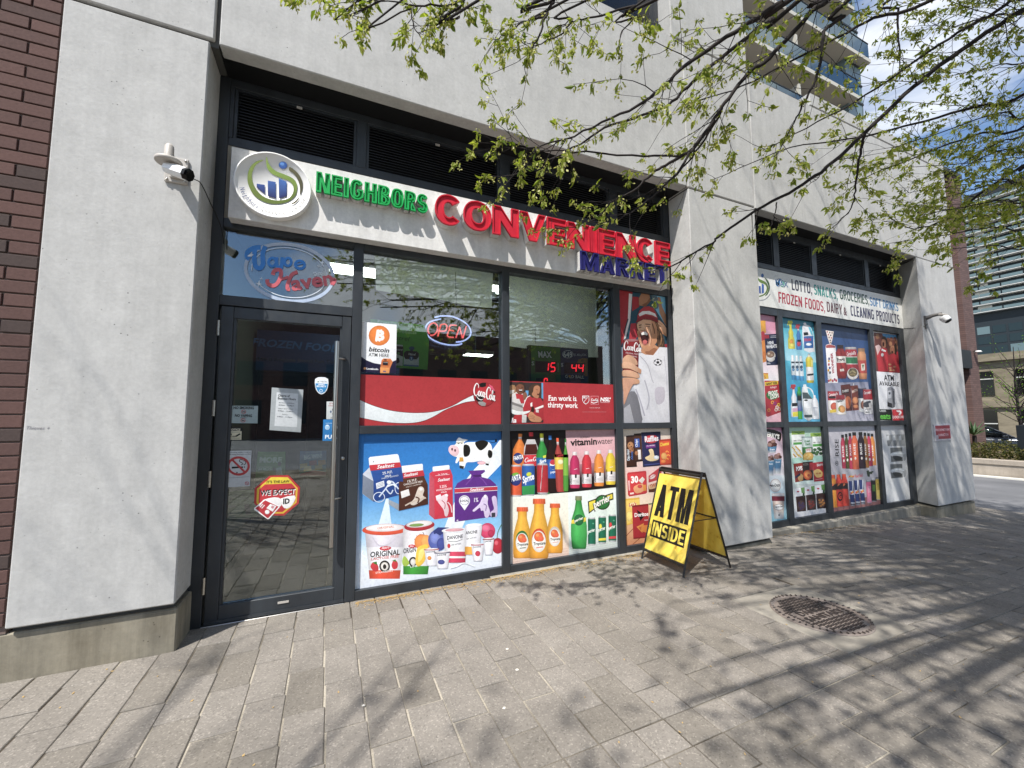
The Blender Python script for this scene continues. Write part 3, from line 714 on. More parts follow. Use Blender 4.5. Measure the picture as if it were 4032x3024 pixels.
def sign_word(word, x0, x1, z0, z1, slope, stem, bar, gap, mats, parent, yf=0.10, yb=0.1995, e=2.2):
    q = (yf + 3.15) / 3.32; x0, x1 = x0 * q, x1 * q; z0, z1 = EYE.z + (z0 - EYE.z) * q, EYE.z + (z1 - EYE.z) * q
    h = z1 - z0
    for ch, loops in block_layout(word, (x1 - x0) / h, stem, bar, gap, e):
        lp = [[(x0 + px * h, z0 + py * h + slope * px * h) for px, py in l] for l in loops]
        channel_letter(lp, yb, yf, mats, parent)
M['ret_white'] = concrete('letter_return', '#c9c7c3', '#dddbd8', False, 0.25)
def facemat(name, a, b):
    m = mat(name, a, 0.5, 0, 0.3); k = NT(m); k.base(k.ramp(k.noise(k.geo(), 9, 4, 0.6), [(0.3, a), (0.75, b)])); return m
M['lt_green'] = facemat('green_acrylic', '#149a4a', '#22ad5a'); M['lt_red'] = facemat('red_acrylic', '#bf1f33', '#cc3142'); M['lt_blue'] = facemat('navy_acrylic', '#23225c', '#302f70')
sg = thing('shop_sign', 'raised channel letters reading NEIGHBORS CONVENIENCE MARKET in green, red and navy on the fascia', 'sign', (0, 0, 0))
sign_word('NEIGHBORS', -0.168, 0.690, 3.126, 3.287, 0.0, .235, .185, .05, [M['ret_white'], M['lt_green']], sg, 0.125, 0.1995, 2.6)
sign_word('CONVENIENCE', 0.752, 3.408, 3.062, 3.334, 0.0, .285, .245, .045, [M['ret_white'], M['lt_red']], sg)
sign_word('MARKET', 2.222, 3.364, 2.866, 3.058, 0.0, .27, .215, .10, [M['ret_white'], M['lt_blue']], sg)
# ================================================================== posters on the first shopfront
def back(a, x0, x1, z0, z1, ctop, cbot=None):
    cbot = cbot or ctop; a.raw([[(x0, z1), (x1, z1), (x1, z0), (x0, z0)]], None, [ctop, ctop, cbot, cbot])
def coca(a, p0, p1, h, col, lw, under=True):
    """flowing script word; unit box 10 x 4"""
    dx, dy = p1[0] - p0[0], p1[1] - p0[1]
    def q(x, y): return (p0[0] + dx * x / 10, p0[1] + dy * x / 10 - h * y / 4)
    def st(pts, tp=None, w=1.0): a.curve([q(*p) for p in pts], lw * w, col, 4, tp)
    st([(2.3, 2.7), (2.3, 3.5), (1.5, 3.9), (.6, 2.9), (.2, 1.5), (.5, .4), (1.2, .2), (2.0, .9)], [.5, .7, 1, 1.3, 1.5, 1.2, .9, .5])
    st([(2.7, 1.9), (2.2, 1.3), (2.3, .5), (2.8, .4), (3.1, 1.1), (2.9, 1.8), (2.6, 1.9)], [.8, 1.2, 1.2, .8, 1.2, .9, .6])
    st([(4.1, 1.7), (3.7, 1.9), (3.4, 1.2), (3.6, .5), (4.2, .8)], [.8, .9, 1.3, 1.1, .5])
    st([(5.0, 1.7), (4.6, 1.9), (4.3, 1.2), (4.5, .5), (5.0, .9)], [.8, .9, 1.3, 1, .6]); st([(5.2, 2.0), (5.0, .9), (5.2, .4), (5.6, .8)], [1.2, 1.2, 1, .5])
    st([(5.5, 1.5), (6.0, 1.6)], None, .9)
    st([(7.9, 2.9), (7.9, 3.6), (7.2, 3.9), (6.4, 2.9), (6.1, 1.5), (6.4, .5), (7.0, .3), (7.6, .9)], [.5, .7, 1, 1.3, 1.5, 1.2, .9, .5])
    st([(8.1, 1.9), (7.6, 1.3), (7.8, .5), (8.2, .4), (8.5, 1.1), (8.3, 1.8), (8.0, 1.9)], [.8, 1.2, 1.2, .8, 1.2, .9, .6])
    st([(8.7, 1.0), (9.2, 2.8), (9.1, 3.4), (8.9, 2.9), (8.9, .9), (9.2, .5)], [.6, .8, .7, 1, 1.2, .7])
    st([(9.8, 1.7), (9.4, 1.9), (9.2, 1.2), (9.4, .5), (9.8, .9)], [.8, .9, 1.2, 1, .6]); st([(10, 2.0), (9.8, .9), (10, .4), (10.3, .8)], [1.2, 1.2, 1, .5])
    if under: st([(1.2, .2), (2.2, -.5), (3.6, -.6), (4.6, -.1)], [.4, 1.0, 1.0, .2], .8)
vm = (1390, 1690, 0.6831)
a = Art('window_poster', YP, vm, 'blue dairy poster with milk cartons, yogurt tubs and a spotted cow, beside the door', 'poster', 'vinyl posters on the first shopfront')
back(a, 0.199, 1.424, 0.074, 1.269, '#0f78c6', '#e4eef8')
a.grad([(36, 330), (866, 260), (866, 560), (36, 590)], '#1a80cc', '#8ec6ea'); a.grad([(36, 590), (866, 560), (866, 700), (36, 740)], '#8ec6ea', '#e8f0f8')
a.grad([(36, 740), (866, 690), (866, 792), (36, 935)], '#e6edf4', '#dfe3ea'); a.grad([(36, 25), (866, 15), (866, 260), (36, 330)], '#0a6cb8', '#1a80cc')
a.poly([(862, 40), (780, 150), (700, 230), (620, 330), (545, 520), (500, 640), (600, 640), (690, 420), (770, 290), (866, 190)], '#eef4f8'); a.poly([(190, 400), (170, 470), (150, 540), (135, 600), (230, 600), (215, 500), (205, 400)], '#dfeef8')
a.poly([(60, 25), (866, 16), (866, 62), (60, 74)], '#0b63a8')
a.part('milk_carton')
a.poly([(95, 220), (56, 258), (54, 372), (118, 418), (118, 300)], '#c9ced8'); a.poly([(56, 262), (118, 300), (118, 418), (56, 372)], '#7b8494')
a.poly([(118, 298), (290, 258), (292, 372), (118, 418)], '#173f85'); a.poly([(100, 208), (272, 192), (290, 258), (118, 300)], '#1d4c97')
a.poly([(90, 168), (98, 160), (255, 143), (262, 150), (272, 192), (94, 212)], '#f4f4f6'); a.poly([(94, 207), (270, 190), (278, 218), (100, 240)], '#c8202f')
a.poly([(115, 187), (120, 182), (121, 192)], '#111')
a.text('Sealtest', (138, 228), (236, 216), 20, '#f8f8f8', shear=.3, bold=.02); a.text('2% M.F.', (170, 262), (228, 252), 15, '#f2f4f8'); a.text('MILK', (185, 277), (222, 270), 10, '#f2f4f8'); a.text('PARTLY SKIMMED', (166, 289), (262, 270), 8, '#dfe6f2', bold=0)
a.poly([(132, 312), (178, 296), (182, 328), (136, 345)], '#e8ecf2')
for k in range(3): a.line([(137, 318 + 8 * k), (176, 304 + 8 * k)], 1.6, '#49536a')
a.ring(150, 392, 34, 30, 4, '#dfe7f3'); a.ring(262, 340, 22, 34, 4, '#dfe7f3'); a.curve([(150, 390), (190, 340), (222, 300), (262, 345)], 8, '#cdd8ea'); a.ell(208, 306, 14, 12, '#e6ecf5'); a.curve([(196, 330), (230, 318), (246, 332)], 9, '#e6ecf5'); a.curve([(190, 345), (215, 372), (230, 350)], 7, '#cdd8ea')
a.part('milk_carton.001')
a.poly([(205, 405), (264, 432), (264, 470), (205, 432)], '#9aa3ad'); a.poly([(264, 300), (430, 318), (432, 432), (264, 470), (264, 400)], '#4a2619'); a.poly([(288, 285), (408, 270), (430, 318), (290, 345)], '#55301f')
a.poly([(280, 212), (398, 199), (402, 206), (404, 240), (284, 252)], '#f4f2f2'); a.poly([(286, 252), (404, 236), (412, 268), (290, 284)], '#c42331')
a.text('Sealtest', (292, 276), (372, 262), 18, '#f6f4f4', shear=.3, bold=.02); a.text('1% M.F.', (315, 308), (370, 296), 14, '#f0e6de'); a.text('CHOCOLATE MILK', (292, 325), (402, 304), 10, '#f0e6de'); a.text('PARTLY SKIMMED', (306, 338), (392, 318), 7, '#e0d0c4', bold=0)
a.poly([(274, 360), (320, 344), (328, 380), (280, 398)], '#e6e2de'); a.poly([(362, 372), (378, 335), (400, 332), (410, 352), (402, 380), (414, 395), (384, 420), (350, 438), (330, 428), (352, 400)], '#d9c9ba', smooth=3); a.ell(392, 346, 12, 11, '#efe6dc'); a.curve([(300, 440), (350, 415), (420, 395)], 8, '#c9b7a6'); a.curve([(360, 390), (380, 400), (372, 425)], 8, '#57321f')
a.part('milk_carton.002')
a.poly([(440, 255), (468, 282), (470, 520), (438, 492)], '#c5485a'); a.poly([(468, 282), (574, 268), (576, 505), (470, 520)], '#c91f3a'); a.poly([(440, 255), (462, 240), (560, 230), (574, 268), (468, 284)], '#d12841')
a.poly([(458, 222), (462, 216), (552, 206), (556, 213), (556, 232), (460, 244)], '#f4f4f4'); a.text('3.25%', (490, 268), (546, 262), 10, '#f6dfe2'); a.text('Sealtest', (488, 302), (556, 294), 17, '#f8f4f4', shear=.3, bold=.02); a.text('3.25%', (500, 340), (540, 334), 15, '#fbe9ea'); a.text('HOMOGENIZED', (480, 358), (570, 346), 10, '#fbe9ea'); a.text('MILK', (508, 368), (542, 364), 8, '#fbe9ea')
a.line([(474, 268), (556, 260)], 2, '#f2d5d8'); a.poly([(505, 388), (536, 374), (545, 400), (540, 425), (552, 460), (545, 498), (530, 500), (522, 465), (505, 440), (490, 420), (480, 395)], '#e9ccd0', smooth=3); a.ell(538, 382, 10, 10, '#f6e6e8'); a.curve([(545, 420), (562, 440), (570, 480)], 6, '#e9ccd0'); a.poly([(476, 385), (505, 374), (510, 400), (482, 412)], '#f0e4e6'); a.curve([(512, 410), (530, 430), (528, 460)], 4, '#b01a32')
a.part('milk_bag')
a.poly([(664, 240), (758, 234), (762, 244), (738, 262), (742, 276), (790, 288), (822, 316), (832, 340), (832, 500), (586, 535), (584, 345), (600, 312), (632, 292), (676, 282), (682, 264)], '#5c2482'); a.poly([(586, 345), (832, 332), (832, 350), (586, 366)], '#c92436'); a.line([(586, 342), (832, 329)], 3, '#f0e6ee'); a.line([(586, 368), (832, 352)], 3, '#f0e6ee')
a.curve([(690, 276), (668, 300), (650, 320)], 5, '#7b45a0'); a.curve([(730, 276), (752, 296), (770, 322)], 5, '#7b45a0'); a.ell(716, 268, 26, 6, '#44185f'); a.text('Sealtest', (672, 358), (752, 352), 17, '#f8f4f8', shear=.3, bold=.02)
a.ell(642, 412, 32, 31, '#f4f2f6'); a.poly([(616, 430), (668, 430), (643, 468)], '#f4f2f6'); a.ring(642, 412, 26, 25, 2, '#5c2482'); a.text('LOCAL', (619, 418), (666, 416), 11, '#2a1038', bold=.025); a.text('1%', (698, 420), (722, 418), 24, '#f2ecf5'); a.text('4L', (596, 531), (610, 529), 10, '#f2ecf5')
a.poly([(744, 395), (766, 378), (778, 398), (776, 430), (790, 480), (776, 510), (760, 505), (752, 470), (738, 470), (730, 452), (700, 474), (690, 466), (728, 430)], '#dccbe6', smooth=3); a.poly([(800, 392), (822, 386), (830, 420), (830, 500), (796, 505), (792, 480), (812, 460), (806, 430)], '#d2bfdf', smooth=3); a.ell(762, 388, 9, 11, '#eee4f4'); a.curve([(752, 430), (768, 440), (764, 470)], 4, '#5c2482'); a.poly([(798, 482), (820, 480), (820, 505), (798, 508)], '#3a3a44')
a.part('cow_picture')
a.poly([(645, 80), (700, 74), (770, 70), (800, 100), (802, 170), (782, 200), (758, 196), (742, 182), (690, 190), (655, 192), (640, 225), (615, 220), (612, 180), (600, 195), (590, 190), (606, 150), (640, 120)], '#f8f8f6', smooth=3)
a.poly([(596, 66), (610, 48), (632, 56), (662, 62), (640, 74), (645, 100), (634, 140), (610, 160), (570, 150), (552, 120), (560, 95), (590, 88)], '#fbfbf9', smooth=3); a.poly([(553, 104), (575, 92), (602, 100), (612, 128), (596, 154), (568, 148), (552, 128)], '#efc6cb', smooth=3); a.ell(571, 115, 5, 8, '#5b2d33'); a.ell(588, 122, 5, 8, '#5b2d33')
a.poly([(704, 76), (745, 64), (778, 74), (768, 100), (738, 122), (716, 108)], '#15130f', smooth=4); a.poly([(640, 90), (668, 95), (676, 125), (666, 152), (642, 158), (636, 130)], '#15130f', smooth=4); a.poly([(782, 120), (802, 130), (800, 160), (784, 165), (776, 145)], '#15130f', smooth=4)
a.ell(606, 78, 11, 8, '#f1ead8'); a.ell(626, 76, 11, 8, '#f1ead8'); a.line([(594, 76), (618, 80)], 2, '#222'); a.line([(614, 76), (638, 72)], 2, '#222'); a.ell(607, 82, 3, 3, '#222'); a.ell(626, 81, 3, 3, '#222')
a.curve([(790, 72), (810, 78), (826, 66)], 3, '#222'); a.ell(824, 66, 6, 9, '#15130f'); a.ell(740, 194, 24, 10, '#efb9bf'); a.poly([(614, 162), (634, 162), (638, 186), (612, 188)], '#d69a2c'); a.poly([(614, 208), (640, 214), (636, 230), (614, 224)], '#2a2420'); a.poly([(764, 196), (784, 200), (780, 210), (764, 206)], '#2a2420')
def tub(a, name, lid, cup, lidc, cupc=('#e9e6e8', '#f6f4f6')):
    a.part(name)
a.part('yogurt_tub')
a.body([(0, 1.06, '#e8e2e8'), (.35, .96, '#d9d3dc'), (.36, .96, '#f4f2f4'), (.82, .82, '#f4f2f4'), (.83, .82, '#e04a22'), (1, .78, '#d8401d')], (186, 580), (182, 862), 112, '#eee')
a.ell(186, 578, 134, 33, '#dd4a22', -2); a.ell(184, 568, 112, 22, '#efe6e4', -2); a.text('ORIGINAL', (140, 576), (238, 566), 12, '#d8794f'); a.ell(186, 686, 34, 13, '#cf2436', -4); a.text('Astro', (164, 692), (208, 686), 15, '#f8f0f0', shear=.2)
a.text('ORIGINAL', (98, 738), (270, 722), 30, '#151515', bold=.022); a.line([(120, 728 + 14), (160, 740)], 2, '#555'); a.text('LACTOSE FREE', (104, 756), (264, 738), 15, '#d56b62'); a.ell(182, 790, 31, 34, '#2b2623'); a.ell(182, 790, 22, 24, '#e8e2da'); a.ell(182, 792, 10, 14, '#2b2623'); a.poly([(100, 790), (118, 765), (142, 780), (146, 812), (120, 818)], '#c92a34', smooth=3); a.poly([(222, 780), (238, 752), (258, 770), (254, 800), (232, 806)], '#c92a34', smooth=3); a.poly([(112, 768), (136, 762), (140, 782), (124, 776)], '#3c7a2c'); a.poly([(226, 758), (244, 750), (250, 765)], '#3c7a2c')
a.text('STRAWBERRY', (130, 834), (232, 820), 11, '#fbeae4'); a.curve([(110, 620), (150, 670), (210, 660), (270, 610)], 8, '#cfc8d2')
a.part('yogurt_tub.001')
a.body([(0, 1.05, '#eee8ea'), (.82, .86, '#f4f2f4'), (.83, .86, '#3f9b35'), (1, .82, '#37902f')], (378, 560), (360, 836), 86, '#eee'); a.ell(382, 556, 88, 30, '#b0202c', -6); a.ell(382, 546, 76, 19, '#e9e2de', -6); a.ell(366, 552, 42, 9, '#7d9a54', -4)
a.text('ORIGIN', (290, 716), (362, 706), 28, '#151515', bold=.022); a.ell(346, 765, 24, 30, '#2b2623'); a.ell(346, 765, 16, 20, '#dcd8d0'); a.poly([(286, 745), (300, 732), (325, 772), (300, 790), (284, 775)], '#a6c04a', smooth=3); a.text('LIME', (330, 798), (372, 792), 11, '#f0f8ec'); a.ell(340, 674, 22, 10, '#cf2436'); a.text('As', (326, 680), (348, 678), 12, '#f8f0f0')
a.part(''); 
for q in ((352, 630), (366, 612), (384, 602), (402, 594)): a.line([q, (q[0] + 8, q[1] + 14)], 3, '#222')
a.part('fruit_picture')
a.ell(395, 650, 42, 46, '#ec8a3c'); a.ell(420, 648, 30, 40, '#f2a050'); a.poly([(368, 690), (400, 668), (428, 665), (430, 700), (412, 760), (380, 790), (360, 770)], '#f3c53d', smooth=3); a.poly([(382, 700), (412, 690), (400, 740), (376, 765)], '#f9e07c', smooth=3); a.part('fruit_picture.001'); a.ell(488, 640, 56, 62, '#5462ac'); a.ell(474, 626, 30, 34, '#7a86c8'); a.poly([(462, 585), (490, 565), (552, 566), (540, 590), (548, 606), (520, 600), (500, 612), (480, 600), (466, 605)], '#2e3572'); a.ell(508, 660, 26, 34, '#414c94')
a.part('fruit_picture.002'); a.ell(776, 586, 44, 46, '#d23763'); a.ell(765, 570, 24, 20, '#e66a8c'); a.ell(795, 600, 18, 20, '#b82450'); a.part('fruit_picture.003'); a.ell(834, 672, 34, 46, '#b51630'); a.ell(826, 655, 12, 14, '#dd5a6a'); a.curve([(830, 630), (836, 590), (858, 545)], 4, '#4d6a2c')
a.part('yogurt_cup')
a.body([(0, 1, '#f6f4f8'), (.66, .86, '#f2f0f4'), (.67, .86, '#d2385a'), (.8, .82, '#d2385a'), (.81, .82, '#eee'), (.86, .8, '#eee'), (.87, .8, '#cf3054'), (1, .78, '#cf3054')], (590, 580), (590, 768), 72, '#f4f2f6'); a.ell(584, 582, 74, 16, '#f2f2f4', -3); a.ell(584, 580, 54, 9, '#d9a0a6', -3); a.text('DANONE', (542, 636), (632, 626), 20, '#1b1b22', bold=.022); a.curve([(548, 644), (590, 648), (630, 634)], 3, '#555'); a.ell(552, 672, 9, 13, '#c92a34'); a.text('100% NATURAL', (565, 672), (624, 662), 9, '#444')
a.part('yogurt_cup.001')
a.body([(0, 1, '#f6f4f8'), (.72, .86, '#f2f0f4'), (.73, .86, '#e9a53c'), (1, .8, '#e9a53c')], (694, 555), (684, 722), 50, '#f4f2f6'); a.ell(696, 552, 48, 10, '#f4f4f6', -3); a.text('ANONE', (648, 606), (716, 598), 18, '#1b1b22', bold=.022); a.text('100% NATURAL', (652, 636), (712, 626), 8, '#555')
for nm, cx, cy, w_, h_, lidc in (('yogurt_cup.002', 452, 690, 42, 96, '#b23a2c'), ('yogurt_cup.003', 514, 708, 44, 94, '#30345c'), ('yogurt_cup.004', 718, 662, 38, 96, '#b0304a'), ('yogurt_cup.005', 780, 630, 32, 92, '#8f1f30')):
    a.part(nm); a.body([(0, 1, '#f6f4f8'), (.9, .72, '#eeecf2'), (1, .62, '#e2e0e6')], (cx, cy), (cx, cy + h_), w_, '#f4f2f6'); a.ell(cx, cy + 2, w_ * 1.1, 6, lidc, -3); a.ell(cx, cy - 1, w_ * .9, 4, '#e8e0e0', -3)
    a.text('DANONE', (cx - w_ * .7, cy + 22), (cx + w_ * .5, cy + 18), 9, '#22222a', bold=.02)
a.part('yogurt_cup.003'); a.ell(508, 765, 20, 14, '#4a5190'); a.part('yogurt_cup.004'); a.ell(718, 716, 15, 16, '#c8304a'); a.part('yogurt_cup.002'); a.ell(440, 742, 12, 12, '#e08a3a')
a.part(''); a.curve([(560, 800), (600, 788), (640, 770), (700, 790)], 5, '#f6f8fb'); a.curve([(60, 700), (50, 720), (80, 740)], 6, '#f6f8fb')
a.build()

vd = (2000, 1680, 0.5882)
a = Art('window_poster', YP, vd, 'poster of soft drink bottles, juice jugs and green mineral water, below the red fans banner', 'poster', 'vinyl posters on the first shopfront')
back(a, 1.501, 2.706, 0.074, 1.269, '#151316', '#dcd8d2')
a.poly([(14, 30), (390, 24), (400, 440), (18, 466)], '#17100f'); a.grad([(386, 24), (728, 16), (736, 250), (392, 300)], '#e6b9bd', '#e2a7ad'); a.poly([(386, 24), (728, 16), (729, 60), (387, 72)], '#b98f95'); a.poly([(392, 300), (736, 250), (740, 402), (400, 440)], '#1c1114'); a.grad([(392, 260), (736, 225), (736, 320), (394, 350)], '#b98088', '#3a2226')
a.grad([(20, 468), (402, 440), (406, 640), (24, 700)], '#eef0e4', '#f0e8d4'); a.grad([(24, 700), (406, 640), (408, 868), (30, 928)], '#f0e8d4', '#e2c3b2'); a.grad([(402, 440), (738, 406), (746, 640), (406, 690)], '#eef3f0', '#dfeee6'); a.grad([(406, 690), (746, 640), (750, 806), (408, 868)], '#dfeee6', '#c9d0cc')
for k in range(4): a.line([(32, 870 + 18 * k), (408, 812 + 18 * k)], 2, '#cfae9d'); a.line([(408, 806 + 14 * k), (750, 752 + 14 * k)], 1.6, '#aeb5b0')
def bottle(a, nm, top, bot, hw, liq, cap, lab=None, labr=(.5, .75), cola=False):
    a.part(nm); neck = .28
    pr = [(0, neck, cap), (.07, neck, cap), (.075, neck * .9, '#ddd' if not cola else liq), (.14, neck * .95, liq), (.24, .62, liq), (.36, .95, liq), (labr[0], .95, liq)]
    if lab: pr += [(labr[0] + .002, .97, lab), (labr[1], .97, lab), (labr[1] + .002, .95, liq)]
    pr += [(.9, .98, liq), (.96, .92, liq), (1, .8, liq)]
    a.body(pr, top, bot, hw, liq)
bottle(a, 'drink_bottle', (82, 48), (70, 340), 46, '#e07a1e', '#e8812a', '#e57a1c', (.43, .72)); a.ell(68, 212, 32, 38, '#2c3a78', -10); a.text('FANTA', (38, 226), (104, 212), 26, '#fff', bold=.03, shear=.1)
bottle(a, 'drink_bottle.001', (154, 38), (160, 400), 52, '#3a120c', '#d21f2c', '#cf2130', (.40, .62), True); a.poly([(128, 85), (180, 85), (204, 150), (205, 186), (106, 190), (108, 140)], '#c9c4c4'); a.poly([(120, 118), (190, 116), (202, 184), (110, 188)], '#4a1a12'); coca(a, (112, 240), (206, 228), 30, '#fbf3f3', 3.4, False)
bottle(a, 'drink_bottle.002', (224, 46), (240, 450), 44, '#2c8f3c', '#d3d22c', '#1f6aa4', (.40, .58)); a.text('Sprite', (210, 246), (270, 232), 22, '#fff', bold=.03, shear=.25); a.poly([(232, 196), (262, 186), (262, 204), (236, 212)], '#d8dc3c')
bottle(a, 'drink_bottle.003', (280, 60), (300, 440), 36, '#22100e', '#2f78c4', '#1c58a6', (.42, .75), True); a.ell(300, 254, 22, 34, '#f4f4f6'); a.poly([(280, 244), (290, 222), (312, 224), (320, 246), (300, 256)], '#c8283a', smooth=3); a.poly([(280, 262), (300, 262), (320, 256), (312, 282), (290, 284)], '#2450a0', smooth=3); a.text('pepsi', (284, 312), (322, 306), 16, '#eef2fa', bold=.02)
bottle(a, 'drink_bottle.004', (330, 76), (352, 436), 30, '#a83a34', '#ec5a2c', '#e8c44a', (.30, .58)); a.text('Lipton', (326, 204), (372, 196), 18, '#c9283a', bold=.02); a.ell(350, 235, 18, 16, '#f2e8b8')
bottle(a, 'drink_bottle.005', (384, 80), (386, 432), 18, '#4c9434', '#2f7c38', '#7cb33c', (.3, .7))
def can(a, nm, x0, y0, x1, y1, col, lean=0):
    a.part(nm); hw = (x1 - x0) / 2; a.body([(0, .84, '#d6d6d8'), (.035, .9, '#bfc0c4'), (.07, 1, col), (.94, 1, col), (.97, .92, '#c4c4c6'), (1, .84, '#a8a8aa')], ((x0 + x1) / 2, y0), ((x0 + x1) / 2 + lean, y1), hw, col)
can(a, 'drink_can', 16, 256, 90, 468, '#d8521f', 2); a.ell(50, 352, 38, 44, '#25347a', -12); a.ell(48, 318, 24, 10, '#74b03a', -15); a.text('ANTA', (22, 368), (88, 352), 36, '#fff', bold=.03, shear=.1)
can(a, 'drink_can.001', 92, 250, 178, 462, '#1d5aa6', 2); a.part('drink_can.001'); a.poly([(94, 400), (178, 390), (178, 452), (96, 458)], '#2c9148'); a.text('Sprite', (100, 380), (176, 350), 44, '#fff', bold=.03, shear=.2); a.ell(140, 318, 18, 14, '#c9d23a', -20)
can(a, 'drink_can.002', 192, 246, 266, 450, '#b5202c', 2); coca(a, (218, 440), (232, 262), 34, '#f7eeee', 3.6, False)
for i, (cx, ty, by, c) in enumerate(((446, 168, 412, '#c01f5c'), (526, 164, 406, '#cf2236'), (608, 158, 398, '#e88a2c'), (685, 154, 388, '#e9c92a'))):
    nm = 'drink_bottle.%03d' % (6 + i); a.part(nm)
    a.body([(0, .42, '#efe6e4'), (.09, .46, '#e4dad8'), (.1, .4, c), (.2, .78, c), (.3, .95, c), (.42, .9, c), (.45, .96, c), (.63, .96, c), (.632, .96, '#ece6e6'), (.9, .95, '#e4dede'), (.902, .95, c), (.97, .92, c), (1, .8, c)], (cx, ty), (cx + 2, by), 34, c)
    a.text('vitamin', (cx - 20, by - 26), (cx - 22, by - 100), 12, '#151515', bold=.03); a.poly([(cx + 2, by - 92), (cx + 14, by - 94), (cx + 14, by - 70), (cx + 2, by - 68)], '#222'); a.line([(cx - 4, ty + 118), (cx + 18, ty + 114)], 3, '#f6e8e8')
    for k in range(3): a.line([(cx - 10, by - 52 + 9 * k), (cx + 28, by - 55 + 9 * k)], 2, '#8a8585')
a.part('lettering'); a.text('vitamin', (418, 128), (596, 118), 44, '#17120f', bold=.034); a.text('water', (598, 118), (702, 112), 40, '#17120f', bold=0); a.text('GLACEAU', (482, 78), (546, 74), 11, '#17120f', bold=0)
for i, (cx, ty, by, hw) in enumerate(((96, 538, 880, 60), (208, 482, 882, 66), (314, 514, 846, 54))):
    a.part('juice_bottle' + ('.%03d' % i if i else ''))
    a.body([(0, .62, '#e8622a'), (.085, .64, '#dd571f'), (.09, .5, '#e8a31c'), (.22, .52, '#efb02a'), (.42, .82, '#eeb02c'), (.55, .98, '#eca926'), (.9, 1, '#e8a01c'), (.97, .95, '#dd9418'), (1, .86, '#c98612')], (cx, ty), (cx - 2, by), hw, '#eca926')
    for k in range(5): a.line([(cx - hw * .5 + k * hw * .25, ty + 4), (cx - hw * .5 + k * hw * .25, ty + 26)], 2, '#b8430f')
    cy = by - 110 if i != 1 else by - 120; s_ = hw / 66
    a.ell(cx - 2, cy - 8, 48 * s_, 74 * s_, ('#2d7a3c', '#d9471f', '#d8cfc0')[i]); a.ell(cx - 2, cy + 6, 47 * s_, 72 * s_, '#f6f2ea'); a.ell(cx - 4, cy - 26 * s_, 30 * s_, 33 * s_, '#e2622a'); a.ell(cx - 12, cy - 36 * s_, 12 * s_, 12 * s_, '#f0924e'); a.ell(cx + 12 * s_, cy - 14 * s_, 20 * s_, 20 * s_, '#f0803c'); a.ell(cx + 12 * s_, cy - 14 * s_, 14 * s_, 15 * s_, '#ea5a3c')
    a.text('Tropicana', (cx - 38 * s_, cy + 32 * s_), (cx + 42 * s_, cy + 24 * s_), 20 * s_, '#2f3a2c', bold=.02); a.poly([(cx - 20 * s_, cy + 44 * s_), (cx + 26 * s_, cy + 38 * s_), (cx + 26 * s_, cy + 46 * s_), (cx - 20 * s_, cy + 52 * s_)], ('#8a9088', '#e08a80', '#e6b8b0')[i])
a.part('water_bottle'); a.body([(0, .40, '#8f8a70'), (.08, .42, '#7d8a5c'), (.085, .34, '#2c8a3e'), (.25, .5, '#37a048'), (.42, .86, '#43b055'), (.55, .98, '#46b457'), (.75, 1.0, '#3fae52'), (.95, .9, '#2f9443'), (1, .8, '#1f6f33')], (472, 464), (476, 818), 54, '#3fae52'); a.poly([(424, 628), (446, 618), (500, 612), (522, 606), (522, 632), (500, 640), (446, 648), (424, 650)], '#e8cf3c'); a.ell(474, 624, 33, 38, '#1f6a3c', 8); a.text('perrier', (446, 640), (504, 616), 18, '#f4f6e8', bold=.03)
for i, (cx, ty, by, c) in enumerate(((560, 608, 794, None), (630, 598, 782, '#e8d83c'), (698, 588, 770, '#d8333f'))):
    can(a, 'water_can' + ('.%03d' % i if i else ''), cx - 26, ty, cx + 26, by, '#156a50', 1)
    if c: a.poly([(cx - 24, by - 34), (cx + 25, by - 38), (cx + 25, by - 22), (cx - 24, by - 18)], c); a.ell(cx - 12, ty + 70, 10, 18, c)
    a.text('perrier', (cx - 24, by - 80), (cx + 22, by - 96), 22, '#f2f6ee', bold=.03); a.ell(cx + 10, ty + 40, 7, 5, '#4fa684')
a.part('emblem'); a.poly([(534, 500), (704, 440), (706, 488), (664, 500), (596, 540), (540, 584)], '#1c1c14'); a.poly([(542, 505), (698, 450), (700, 480), (640, 500), (546, 570)], '#e6d23c'); a.ell(632, 506, 50, 50, '#1c1c14'); a.ell(632, 506, 44, 44, '#2c7a3c'); a.text('perrier', (574, 550), (690, 494), 50, '#1c1c14', bold=.05, shear=.05); a.text('perrier', (578, 545), (686, 492), 46, '#f6f6ee', bold=.03, shear=.05)
a.build()

vs = (2430, 1670, 0.5568)
a = Art('window_poster', YP, vs, 'narrow poster of snack bags and chocolate bars, partly behind the yellow folding board', 'poster', 'vinyl posters on the first shopfront')
back(a, 2.797, 3.473, 0.074, 1.269, '#e9d9c8', '#d98f62')
a.grad([(48, 40), (388, 30), (396, 320), (54, 330)], '#dccfbe', '#eac9c2'); a.grad([(54, 330), (396, 320), (398, 560), (58, 580)], '#e6c0bb', '#f0dcc4'); a.grad([(58, 580), (398, 560), (404, 810), (64, 862)], '#efc99c', '#c8845a'); a.line([(64, 790), (160, 690)], 5, '#8f4a2c'); a.line([(110, 850), (260, 720)], 5, '#8f4a2c')
def bag(a, nm, q, col, dark): a.part(nm); a.poly(q, col); a.poly([q[0], q[1], (q[1][0], q[1][1] + 12), (q[0][0], q[0][1] + 12)], dark); a.poly([q[3], q[2], (q[2][0], q[2][1] - 10), (q[3][0], q[3][1] - 10)], dark)
